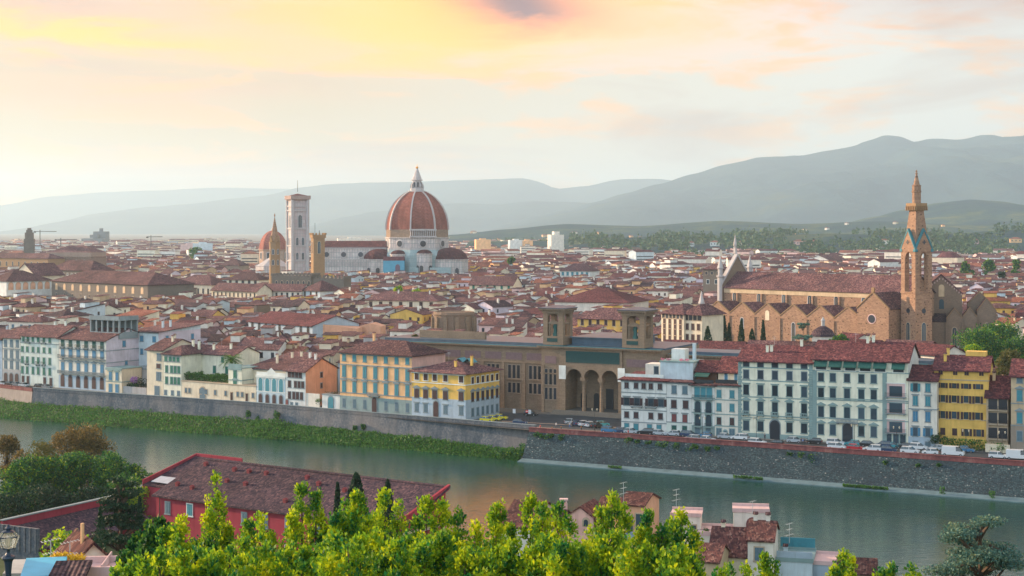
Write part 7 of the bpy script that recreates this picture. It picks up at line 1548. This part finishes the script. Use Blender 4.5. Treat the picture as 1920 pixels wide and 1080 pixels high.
pl = [((PX(433, 494), 494), ('walk', 'dark'), 'person in dark clothes walking beside the long low wall'), ((PX(438, 493), 493), ('stand', 'blue'), 'person in blue top standing by the long low wall'), ((PX(312, 512), 512), ('walk', 'white'), 'person in white top passing the green shuttered house'), (rowpt(1178, 9)[:2], ('walk', 'red'), 'person in red top crossing near the narrow pale house'), (rowpt(1068, 0)[:2], ('stand', 'white'), 'person in white top near the library steps'), (rowpt(1073, -2)[:2], ('stand', 'dark'), 'person in dark clothes waiting near the library steps'), (rowpt(1043, 2)[:2], ('walk', 'white'), 'person in white top walking across the library square'),
      (rowpt(1434, 3)[:2], ('walk', 'dark'), 'person in dark clothes walking at the quoined palace'), (rowpt(1502, 7)[:2], ('stand', 'dark'), 'dark dressed person at the edge of the group by the black car'), (rowpt(1505.5, 7.4)[:2], ('stand', 'blue'), 'person in blue top within the group by the black car'), (rowpt(1509, 7)[:2], ('stand', 'dark'), 'dark dressed person in the middle of the group by the black car'), (rowpt(1513, 7.6)[:2], ('stand', 'dark'), 'dark dressed person nearest the black car'), (rowpt(1395, 4)[:2], ('walk', 'dark'), 'person in dark clothes beside the white car at the palace corner'), (rowpt(1013, 8)[:2], ('walk', 'red'), 'person in red top beside the taxi rank corner')]
for (x, y), (p_, c), lb in pl:
    key = [k for k in PM if k[0] == p_ and k[1] == c] or [k for k in PM if k[1] == c]; t = inst('person', PM[key[0]], None, (x, y, ZS+.01), rnd.uniform(0, 6)); tag(t, lb, 'person', 'people on the far bank'); inst('hair', hair, t, (0, -.015, -.0))

# ------------------------------------------------------------------ near bank: long red building and its wing
REDP = plaster('plaster_red', (0.30, 0.05, 0.07), .7); PL['red'] = REDP; ROOFN = tiles('near_roof_tiles', [(0.025, 0.02, 0.035), (0.06, 0.04, 0.055), (0.10, 0.058, 0.072), (0.18, 0.11, 0.115)], .32, .42)
P, Q = Vector((-63.7, 277, 0)), Vector((-17.7, 246, 0)); d = Q-P; wl = d.length; ang = math.atan2(d.y, d.x)
RBd = empty('riverside_hall', (P.x, P.y, 4.5), ang, 'long crimson walled building with a huge dark tiled roof by the water', 'building'); H = 9.9; rh = 4.6
MB().box(0, wl, 0, 12, 0, H, False).prismx([(0, H), (12, H), (12, H+rh-.03)], .002, wl-.002).build('wall', REDP, RBd)
ro = MB().gable(0, wl, 0, 12, H, rh, .6, .3, half=True).build('roof', ROOFN, RBd)
MB().tube([(0, 0, 0)]*2, .1) if False else None
cmn = MB().box(-.32, .32, -.3, .3, -.8, .35).box(-.4, .4, -.38, .38, .35, .42).prism([(-.4, .42), (.4, .42), (0, .7)], -.3, .3).mesh('chimney', plaster('chimney_red', (0.22, 0.06, 0.065)))
for i, (fx, fy) in enumerate([(.02, .85), (.16, .80), (.225, .80), (.30, .80), (.47, .82), (.54, .70), (.19, .50), (.275, .48), (.02, .26), (.095, .22), (.50, .2), (.86, .42), (.66, .62), (.72, .3)]): inst('chimney', cmn, ro, (fx*wl+1, fy*12, H+rh*fy+.35))
MB().tube([(0, 12, H+rh+.35), (wl, 12, H+rh+.35)], .2, 6).build('ridge_tiles', ROOFN, ro)
for x in (2.9, 13.5, 21.5, 26.3, 31.5, 38, 44, 50): window(RBd, (0, 0, 0), x, H-2.0, 1.1, 2.0, 'plain', 'grey', 'closed' if x < 40 else 'open', 'stone'); window(RBd, (0, 0, 0), x, H-6.2, 1.1, 1.8, 'plain', 'grey', 'closed', 'white')
window(RBd, (0, 0, 0), 8.4, H-1.8, 1.3, 2.0, 'plain', 'teal', 'closed', 'white')
MB().tube([(1.0, -.12, 0), (1.0, -.12, H-.1)], .08, 6).tube([(24.6, -.12, 0), (24.6, -.12, H-.1)], .08, 6).build('downpipe', IRON, RBd)
MB().prismx([(-.6, H-.2), (12.6, H+rh), (12.6, H+rh+.75), (1.5, H+2.1), (-.6, H+1.9)], wl+.05, wl+.5).build('gable_parapet', REDP, RBd)
MB().box(wl+.01, wl+.6, -.3, 12, H-1.2, H-.7).build('string_course', TRIM['tan'], RBd)
for y in (3.5, 8.5): window(RBd, (wl, 0, R(90)), y, H-4.4, 1.0, 1.8, 'plain', None, 'closed', 'white')
x_ = MB(); x_.box(-12, -.01, 8, 22, 0, H-.5).box(-12, -.01, 21.7, 22, H-.4, H+3.9).prismx([(8, 0), (22, 0), (22, H+3.9), (8, H+.6)], -12.3, -12.01); x_.build('annex_wall', REDP, RBd)
MB().gable(-12, -.02, 8, 21.4, H-.5, 3.6, .1, .25, half=True).build('annex_roof', ROOFN, RBd); MB().prismx([(8.5, H+.3), (11, H+.98), (11, H+1.06), (8.5, H+.38)], -10.5, -3).build('annex_skylight', simple('grey_sheet', (.35, .38, .42), .4), RBd)
# lower wing with slate roof
P, Q = Vector((PX(5, 262), 262, 0)), Vector((PX(222, 287), 287, 0)); d = Q-P; ww = d.length; wr_ = empty('wing', (P.x, P.y, 4.5), math.atan2(d.y, d.x), 'low crimson walled wing with a blue black tiled lean-to roof', 'building')
MB().box(0, ww, 0, .5, 0, 8.1).build('tall_back_wall', REDP, wr_); MB().box(-.1, ww, -.15, .65, 8.1, 8.3).build('wall_coping', TRIM['stone'], wr_)
MB().gable(0, ww, -8.5, -.02, 4.0, 2.6, .3, .25, half=True).build('roof', ROOFN, wr_); MB().box(0, ww, -8.3, -.02, 0, 3.9).build('front_wall', REDP, wr_)
st_ = MB().box(-.5, -.02, -8.5, .5, 0, 7.6); 
for i in range(7): st_.box(-.7, -.5, -8.3+i*1.25, -7.9+i*1.25, 3.5, 7.6)
st_.build('end_wall', ol.m, wr_)

# ------------------------------------------------------------------ near bank: cottages by the water (bottom of the view)
NT = tiles('cottage_roof_tiles', [(0.06, 0.03, 0.035), (0.14, 0.06, 0.055), (0.22, 0.09, 0.075), (0.34, 0.2, 0.16)], .34, .42)
def cottage(px0, px1, Yc, ye, depth, wall, roof, rh, label, zb=6, rz=-10, rows=(), ch=0, rmat=None, cat='house', side=(), name='cottage'):
    P = Vector((PX(px0, Yc), Yc, zb)); w = (px1-px0)/F*Yc/math.cos(R(rz)); root = empty(name, P, R(rz), label, cat); H = PZ(ye, Yc)-zb; m = MB().box(0, w, 0, depth, 0, H, False)
    if roof == 'gable': m.prismx([(0, H), (depth, H), (depth/2, H+rh-.02)], .002, w-.002)
    if roof == 'gabley': m.prism([(0, H), (w, H), (w/2, H+rh-.02)], .002, depth-.002)
    if roof == 'shed': m.prismx([(0, H), (depth, H), (depth, H+rh-.02)], .002, w-.002)
    m.build('wall', PL[wall], root); r_ = MB()
    if roof == 'gable': r_.gable(0, w, 0, depth, H, rh, .45, .22)
    elif roof == 'gabley': r_.gable(0, w, 0, depth, H, rh, .45, .22, 'y')
    elif roof == 'shed': r_.gable(0, w, 0, depth, H, rh, .4, .22, half=True)
    else: r_.box(-.15, w+.15, -.15, depth+.15, H, H+.22).box(-.15, w+.15, -.15, .1, H+.22, H+.6).box(-.15, w+.15, depth-.1, depth+.15, H+.22, H+.6)
    ro = r_.build('roof', rmat or (NT if roof != 'flat' else PL['rose']), root)
    for r in rows: window(root, (0, 0, 0), r[0]*w, H-r[1], r[2], r[3], r[4] if len(r) > 4 else 'plain', r[5] if len(r) > 5 else None, 'closed', 'tan')
    for r in side: window(root, (w, 0, R(90)), r[0]*depth, H-r[1], r[2], r[3], 'plain', None, 'closed', 'tan')
    for i in range(ch): inst('chimney', chimneymesh(PL[wall], 1.2, .6), ro, (w*(.2+.5*i), depth*.5, H+rh*.8))
    return root, w, H
def antenna(px, ytop, ybase, Yc, lb):
    z0, z1 = PZ(ybase, Yc), PZ(ytop, Yc); t = empty('roof_antenna', (PX(px, Yc), Yc, z0), R(30), lb, 'antenna'); h = z1-z0; m = WC.get('ant') or antennamesh()
    a = MB().tube([(0, 0, -.5), (0, 0, h)], .035, 5)
    for z, l in ((h-.1, .55), (h-.9, .45), (h-1.7, .7)):
        a.tube([(-l, 0, z), (l, 0, z+.2)], .02, 3); [a.tube([(q, -.28, z+.1+q*.1), (q, .28, z+.1+q*.1)], .016, 3) for q in np.linspace(-l, l, 6)]
    a.build('aerial', bpy.data.materials['galvanised'], t)
cottage(1330, 1420, 226, 1040, 11, 'cream', 'gable', 3.0, 'cream cottage with large weathered tile roof and skylight strip by the water', 5, -14, [(.82, 3.0, 1.0, 1.2), (.3, 2.6, .8, .9)], 1)
b, w, H = cottage(1402, 1448, 224, 1012, 9, 'offwhite', 'gable', 1.9, 'taller off-white cottage with stained gable end and dark window', 5, -14, [(.45, 2.0, 1.3, 1.9, 'plain', 'grey')], 2); 
b, w, H = cottage(1375, 1440, 236, 960, 4.5, 'offwhite', 'flat', 0, 'boxy cream rooftop tower with arched brick window and pink coping', 5, -8, [(.55, 2.6, 1.0, 2.6, 'arch')], 0); 
MB().arch(w*.55, H-4.0, 2.0, 3.3, -.08, 0, 9).build('brick_arch', BRK.m, b)
cottage(1258, 1312, 240, 968, 5, 'offwhite', 'flat', 0, 'white cubic roof room with small square windows beside a terrace', 5, -10, [(.8, 1.6, .5, .6), (.8, 3.0, .5, .6)], 0)
b, w, H = cottage(1308, 1372, 236, 1004, 7, 'offwhite', 'flat', 0, 'low terrace house with pink floor, railing and potted plants', 5, -10, [(.2, 2.2, .9, 2.0)], 0, PL['rose']); MB().box(0, w, .05, .09, H+.9, H+.95).box(.0, .05, .05, .1, H+.2, H+.9).box(w-.05, w, .05, .1, H+.2, H+.9).build('railing', IRON, b)
for k, px in enumerate((1322, 1348)): bush('potted_plant', (PX(px, 238), 238.5, PZ(1000, 238)), .8, 'green', ['round potted shrub on the pink terrace by the white roof room', 'potted shrub by the terrace railing near the skylight roof'][k], 260, .2, seed=k+200, cat='plant')
MB().box(0, 5, -3.6, .0, 0, .2).build('awning_frame', IRON, b) if False else None
tag(MB().box(0, 3.6, 0, 3.2, 0, .25).build('swimming_tub', simple('turquoise_sheet', (.05, .42, .62), .4), None, (PX(1288, 226), 226, PZ(1034, 226)), R(-10)), 'bright turquoise terrace canopy below the white roof room', 'canopy').name = 'terrace_canopy'
cottage(1288, 1345, 219, 1050, 8, 'tan', 'gable', 1.6, 'small tan cottage with low dark roof under the turquoise canopy', 6, -18)
b, w, H = cottage(1456, 1520, 226, 1052, 8, 'paleblue', 'flat', 0, 'pale blue stained terrace walls beside the gabled cottage', 5, -14, [(.4, 3.0, 1.6, .9)], 1, TRIM['teal']); MB().box(0, w, -.1, .15, H+.6, H+1.5).build('terrace_wall', PL['greyblue'], b); MB().box(0, w, 7.9, 8.1, H+.6, H+2.0).build('terrace_wall', SHUT['teal'], b)
cottage(1520, 1572, 226, 1058, 7, 'greyblue', 'flat', 0, 'grey blue walled yard at the end of the cottage row', 5, -16)
cottage(1572, 1640, 222, 1074, 8, 'tan', 'gable', 1.3, 'last dark roofed cottage almost hidden at the frame bottom', 5, -12)
b, w, H = cottage(1163, 1206, 232, 945, 7, 'orange', 'gable', 1.2, 'ochre tower house with open loggia windows and tile roof', 5, -24, [(.4, 2.8, 1.0, 2.4), (.78, 2.6, .9, 2.6)], 0)
cottage(1118, 1166, 236, 962, 7, 'peach', 'gable', 1.8, 'peach cottage with dark tiles next to the ochre tower house', 5, -20)
cottage(1063, 1112, 238, 968, 7, 'pink', 'gabley', 1.5, 'pink gabled dormer cottage with one dark window', 5, -20, [(.72, .8, .7, 1.0, 'arch')])
cottage(1040, 1066, 240, 985, 5, 'pink', 'gable', 1.0, 'little pink cottage carrying a tall chimney', 5, -20, (), 1); P = Vector((PX(1058, 239), 241, PZ(975, 239))); t = empty('chimney_stack', P, 0, 'tall pink chimney stack with a pierced cap among the tree tops', 'chimney'); MB().box(-.55, .55, -.5, .5, -2, 2.2).build('stack', PL['pink'], t); MB().box(-.65, .65, -.6, .6, 2.75, 2.95).box(-.5, -.3, -.45, .45, 2.2, 2.75).box(.3, .5, -.45, .45, 2.2, 2.75).build('cap', PL['rose'], t)
cottage(940, 1000, 236, 985, 12, 'offwhite', 'gable', 2.8, 'low house with broad dark tile roof behind the yellow trees', 5, -22)
cottage(1005, 1045, 238, 985, 8, 'rose', 'gable', 1.8, 'small rose walled house between broad roof and chimney stack', 5, -22)
for a in ((1169, 905, 942, 232, 'tall aerial above the ochre tower house'), (1268, 918, 965, 240, 'tall aerial on the white cubic roof room'), (1411, 940, 958, 234, 'short aerial on the boxy cream tower'), (1480, 982, 1012, 222, 'thin metal flue behind the stained gable')): antenna(*a)
o = empty('satellite_dish', (PX(1180, 205), 205, PZ(1008, 205)), R(-20), 'round grey blue satellite dish half hidden in the tree tops', 'satellite dish'); k = MB().ngon(0, 0, [(.1, -.2), (.5, -.12), (.85, 0.1), (.82, .12), (.45, -.08)], 20).build('dish', simple('dish_grey', (.25, .33, .42), .5), o); k.rotation_euler = (R(75), 0, 0); MB().tube([(0, 0, 0), (0, .3, -2.5)], .06, 5).build('bracket', IRON, o)
# bottom left roofs
b, w, H = cottage(150, 192, 98, 1046, 4.5, 'offwhite', 'gabley', .8, 'small pale gabled house with striped tile roof and a thin chimney', 25, 28, (), 0); 
MB().tube([(w*.3, 1.5, H), (w*.3, 1.5, H+1.9)], .12, 8).build('flue', PL['peach'], b)
b, w, H = cottage(98, 150, 101, 1062, 3, 'peach', 'shed', .25, 'low roof of red and white tiles behind yellow flowers', 24, 5)
b, w, H = cottage(52, 102, 92, 1084, 3, 'greyblue', 'shed', .25, 'lean-to with bright blue sheet metal roof', 24, 12, (), 0, simple('blue_sheet_metal', (.06, .42, .62), .45, .4, .1, .8))
b, w, H = cottage(20, 50, 96, 1078, 2, 'grey', 'shed', .2, 'small glass roofed lean-to beside the lamp', 24, 5, (), 0, simple('glass_roof_panes', (.42, .42, .38), .3, .5))
b, w, H = cottage(104, 146, 90, 1086, 2.6, 'peach', 'shed', .2, 'peach walled shed with dark slate stripes beside the blue roof', 24, 8, (), 0, T_DARK)
b, w, H = cottage(150, 226, 93, 1082, 3, 'pink', 'flat', 0, 'flat pink roof terrace with low walls beside the pale gable', 24, 6); MB().box(w*.5, w*.53, 0, 4, H+.2, H+.7).build('partition', PL['rose'], b)
b, w, H = cottage(-90, -52, 92, 1016, 4, 'rose', 'flat', 0, 'sliver of an orange wall cut by the frame edge', 24, 0)
antenna(95, 1013, 1052, 97, 'bare aerial mast with three arms behind the blue roof'); antenna(131, 1016, 1050, 98, 'aerial mast with a small box beside the pale gable')
o = leaves('yellow_flowers', np.concatenate([blob_pts(160, (PX(px, 96), 96, PZ(py, 96)), (.38, .3, .28), .1)[0] for px, py in ((106, 1042), (121, 1041), (130, 1044), (140, 1047), (152, 1045), (98, 1050), (125, 1056), (137, 1055), (118, 1060))]), .13, simple('yellow_petals', (.85, .55, .03)), None, .4); tag(o, 'yellow flowering shrub spilling over the low tile roof', 'plant')
# lamp post at the corner of the view
LY = 40.0; t = empty('street_lamp', (PX(15.5, LY), LY, near_h(LY)+0), R(20), 'ornate blue black street lamp with glass lantern close to the viewer', 'street lamp'); z0 = near_h(LY); z = lambda py: PZ(py, LY)-z0; u = .0138
LAMPI = simple('lamp_cast_iron', (.02, .04, .07), .45, .5)
MB().ngon(0, 0, [(.16, 0), (.16, .6), (.09, .8), (.075, z(1075)), (.095, z(1058)), (.11, z(1052)), (.17, z(1046)), (.16, z(1043)), (.08, z(1040)), (.05, z(1036)), (.05, z(1030)), (.1, z(1028))], 12).build('post', LAMPI, t)
fr = MB(); b0, b1 = .135, .225; zz0, zz1, zz2 = z(1028), z(1006), z(996)
for i in range(4):
    a = R(45+90*i); c, s_ = math.cos(a), math.sin(a); fr.tube([(b0*1.3*c, b0*1.3*s_, zz0), (b1*1.3*c, b1*1.3*s_, zz1), (b0*1.1*c, b0*1.1*s_, zz2)], .012, 5)
    e = R(135+90*i)
    for rr_, zq in ((b0*1.3, zz0), (b1*1.3, zz1), (b0*1.1, zz2)): fr.tube([(rr_*c, rr_*s_, zq), (rr_*math.cos(e), rr_*math.sin(e), zq)], .014, 5)
fr.ngon(0, 0, [(.17, z(997)), (.07, z(994)), (.09, z(990)), (.06, z(988)), (.03, z(986)), (.045, z(985)), (.01, z(983))], 10); fr.build('lantern_frame', LAMPI, t)
lg = M_('lantern_pane'); lg.base((.9, .82, .62), .25, .5); lg.p.inputs['Transmission Weight'].default_value = .65; lg.p.inputs['Alpha'].default_value = .55
gp = MB(); gp.ngon(0, 0, [(b0*1.27, zz0), (b1*1.27, zz1), (b0*1.05, zz2)], 4, 0, False, False); gp.build('lantern_glass', lg.m, t); MB().ngon(0, 0, [(.05, z(1024)), (.055, z(1010)), (.03, z(1007))], 10).build('bulb_mantle', simple('mantle', (.8, .75, .6), .5), t)
# ------------------------------------------------------------------ trees on the near bank
def T(px, top, Y, w, mt, lb, n=2600, leaf=.45, zb=4, seed=0, **k): tree('leafy_tree', (PX(px, Y), Y, zb), PZ(top, Y)-zb, w, mt, lb, n, leaf, seed=seed, **k)
T(150, 808, 338, 17, 'brown', 'large russet brown tree in evening light at the water edge', 8000, .5, seed=1, trunk=.1, lobes=14)
T(92, 822, 330, 12, 'olive', 'olive yellow tree just beside the large russet tree', 2600, .5, seed=2, trunk=.1); T(45, 842, 322, 11, 'brown', 'smaller russet tree nearer the frame edge', 2600, .5, seed=3, trunk=.1); T(12, 812, 345, 8, 'brown', 'dark russet tree top cut by the frame edge', 2200, .5, seed=4, trunk=.1); T(72, 860, 318, 8, 'brown', 'rounded brown bush tree between the russet trees', 2200, .5, seed=12, trunk=.1)
T(40, 868, 300, 15, 'green', 'dense green tree below the russet trees by the frame edge', 7000, .5, seed=5, trunk=.05, lobes=13); T(120, 850, 306, 15, 'green', 'bright topped green tree in the middle of the bank clump', 7000, .5, seed=6, trunk=.05, lobes=13); T(190, 858, 304, 14, 'green', 'green tree of the bank clump next to the conifer', 6500, .5, seed=7, trunk=.05, lobes=12); T(243, 872, 308, 11, 'green', 'outermost green tree of the bank clump above the water', 3200, .5, seed=8, trunk=.05)
T(80, 915, 288, 12, 'dark', 'dark shaded tree mass right above the crimson wing', 3500, .5, seed=9, trunk=.0); T(170, 915, 290, 11, 'dark', 'dark shaded tree between wing and bank clump', 3000, .5, seed=10, trunk=.0); T(8, 925, 285, 10, 'dark', 'dark tree at the frame edge behind the wing', 2600, .5, seed=11, trunk=.0); T(268, 905, 290, 6, 'lime', 'small yellow green shrub tree by the hall annex', 1400, .4, seed=13, trunk=.0); T(222, 900, 292, 11, 'green', 'low green tree between the bank clump and hall annex', 2400, .5, seed=14, trunk=.0)
zc = near_h(200); cedar((PX(226, 198), 198, zc-3), PZ(905, 198)-zc+3, 12.5, 'dark dense conifer standing before the crimson hall', 'dark', .45, 14000, 5, 13)
cypress('cypress_tree', (PX(262, 196), 196, zc-3), PZ(930, 196)-zc+3, 2.2, 'narrow dark cypress touching the dense conifer', 1800, .4, seed=31); cypress('cypress_tree', (PX(188, 190), 190, zc-3), PZ(955, 190)-zc+3, 2.6, 'short dark cypress on the far side of the conifer', 1600, .4, seed=32)
for k, (px, top, w) in enumerate(((668, 887, 6.0), (633, 905, 2.0), (727, 900, 3.4), (714, 920, 3.0))): cypress('cypress_tree', (PX(px, 205), 205, near_h(205)-2), PZ(top, 205)-near_h(205)+2, w, ['broad dark cypress in front of the crimson hall roof', 'needle thin cypress beside the broad cypress', 'slim tall cypress near the hall gable', 'slim cypress just behind its taller neighbour'][k], 7000, .42, 'cypresses before the crimson hall', seed=33+k)
for k, (px, top, w) in enumerate(((75, 985, 2.6), (98, 995, 2.6), (128, 972, 3.0), (108, 985, 2.4), (62, 1010, 2.6), (150, 1000, 2.0))): T(px, top, 128+k, w*2.2, 'olive' if k % 2 else 'lime', ['yellow green laurel tree beside the lamp, lower of the pair', 'middle yellow green tree above the low roofs', 'tallest yellow green tree above the low roofs', 'olive tinted tree wedged between two yellow ones', 'leafy shrub tree right behind the street lamp', 'olive tree closest to the dark conifer'][k], 3600, .34, near_h(128)-1, seed=50+k, trunk=.0, lobes=10)
cedar((PX(1835, 128), 128, near_h(128)-2), PZ(980, 128)-near_h(128)+2, 14.5, 'wide blue green cedar with layered branches above the river', 'cedar', .24, 42000, 9, 11)
# ------------------------------------------------------------------ yellow green trees close to the viewer
def plume_tree(px, Y, plumes, label, seed, zb=None, mat='lime', lsz=.115, dens=1.0):
    rs = np.random.RandomState(seed+300); zb = near_h(Y)-.5 if zb is None else zb; bx_ = PX(px, Y); root = empty('leafy_tree', (bx_, Y, zb), 0, label, 'tree', 'yellow green trees close to the viewer')
    tb = MB(); tb.tube([(0, 0, -.3), (.05, 0, 3), (0, .1, 5)], [.22, .17, .12], 7); C = []; D = []
    for ppx, top, hw in plumes:
        Yp = Y+rs.uniform(-1.6, 1.6); x = PX(ppx, Yp)-bx_; y = Yp-Y; zt_ = PZ(top, Yp)-zb; hb_ = 3.4+rs.rand()
        tb.tube([(0, 0, 3.5), (x*.6, y*.6, 4.6), (x, y, zt_-1.6), (x, y, zt_-.25)], [.1, .07, .035, .012], 5)
        n = int(26+56*hw*dens)
        for k in range(n):
            t = rs.rand()**1.15; z = zt_-t*hb_-.05; r = (.10+hw*min(1, (t*1.6)**.7))*rs.rand()**.5; a = rs.rand()*6.283; q = np.array((x+r*math.cos(a), y+r*math.sin(a), z)); rr = .13+.11*rs.rand()
            m = int(42*dens); dd = rs.normal(size=(m, 3)); dd /= np.linalg.norm(dd, axis=1)[:, None]; C.append(q+dd*rr*(rs.rand(m)[:, None]**.5)*np.array((1, 1, 1.35))); D.append(dd*.8+np.array((0, 0, .9)))
            if k % 5 == 0: tb.tube([(x, y, z-.35), (q[0], q[1], z+.05)], [.018, .008], 3)
    tb.build('trunk', BARK, root); leaves('crown', np.concatenate(C), lsz, LF[mat], root, .1, .6, rs, np.concatenate(D)); return root
PT = [(405, 52, [(405, 888, .30), (392, 960, .55), (425, 985, .5), (372, 1010, .6)], 'tallest slender yellow green tree rising over the crimson wall'),
      (330, 50, [(338, 965, .45), (312, 990, .5), (352, 1020, .55), (300, 1030, .5)], 'yellow green tree beside the tallest slender one'),
      (470, 47, [(468, 975, .45), (492, 965, .45), (455, 1010, .55), (505, 1000, .5)], 'low topped tree before the crimson wall windows'),
      (575, 51, [(566, 912, .45), (592, 925, .4), (550, 965, .5), (605, 970, .5)], 'high double topped tree before the dark roof'),
      (660, 48, [(650, 935, .6), (672, 925, .5), (630, 960, .5), (690, 965, .5)], 'full tree in front of the broad cypress'),
      (720, 52, [(722, 920, .45), (745, 945, .45), (705, 955, .5)], 'tree below the slim tall cypress'),
      (815, 49, [(800, 935, .55), (828, 940, .55), (858, 955, .5), (780, 975, .5)], 'tree reaching over the hall gable'),
      (905, 46, [(890, 985, .5), (930, 985, .5), (905, 1015, .6)], 'low dark leaved tree where the water shows'),
      (945, 52, [(925, 948, .3), (938, 940, .3), (955, 985, .5)], 'twin tipped tree against the bright water'),
      (1005, 50, [(995, 930, .45), (1018, 935, .4), (1008, 970, .6)], 'tall tree in front of the broad dark cottage roof'),
      (1055, 47, [(1045, 940, .3), (1068, 975, .5), (1040, 1000, .6)], 'pointed tree beside the tall pink chimney'),
      (1150, 50, [(1148, 915, .38), (1128, 955, .5), (1170, 950, .5), (1110, 985, .5)], 'spire topped tree covering the peach cottage'),
      (1225, 48, [(1212, 958, .3), (1240, 985, .5), (1205, 1000, .5)], 'tree right beside the ochre tower house'),
      (1285, 51, [(1278, 960, .6), (1300, 985, .4), (1262, 975, .5)], 'rounded tree before the white cubic roof room'),
      (1375, 44, [(1372, 1055, .3), (1400, 1065, .3), (1350, 1068, .3)], 'low sprouting tree tops under the cream cottage'),
      (1440, 46, [(1433, 1042, .25), (1450, 1058, .3)], 'small leafy tip beside the stained gable'),
      (1585, 48, [(1580, 1036, .35), (1598, 1052, .3), (1565, 1058, .3)], 'isolated leafy top over the walled yard'),
      (1690, 47, [(1672, 1062, .4), (1712, 1058, .3), (1652, 1068, .3)], 'low leafy tops between yard and cedar')]
for k, (px, Yp, pls, lb) in enumerate(PT): plume_tree(px, Yp, pls, lb, k)
# lower filling trees of the same hedge line
for k, (px, Yp, top) in enumerate([(300, 40, 1035), (365, 38, 1030), (430, 41, 1030), (500, 38, 1025), (565, 40, 1010), (630, 37, 1005), (700, 40, 1000), (765, 38, 1005), (830, 40, 1005), (895, 38, 1030), (960, 40, 1015), (1025, 38, 1010), (1090, 40, 1015), (1150, 38, 1000), (1215, 40, 1020), (1275, 38, 1030), (245, 42, 1055)]):
    plume_tree(px, Yp, [(px-24, top+10, .6), (px, top, .6), (px+24, top+14, .6), (px-10, top+40, .7), (px+14, top+44, .7)], 'low front tree of the yellow green line, %s from the lamp' % ordn(k), 60+k, dens=.9, mat='lime')
for k, (px, Yp, top) in enumerate([(275, 62, 985), (300, 60, 975), (250, 58, 1020)]): plume_tree(px, Yp, [(px-16, top+18, .7), (px, top, .7), (px+18, top+12, .7), (px, top+45, .9)], ['round mid green tree top between conifer and yellow trees', 'fuller mid green tree top touching the yellow trees', 'lower mid green tree near the flat pink terrace'][k], 90+k, mat='green', lsz=.18)
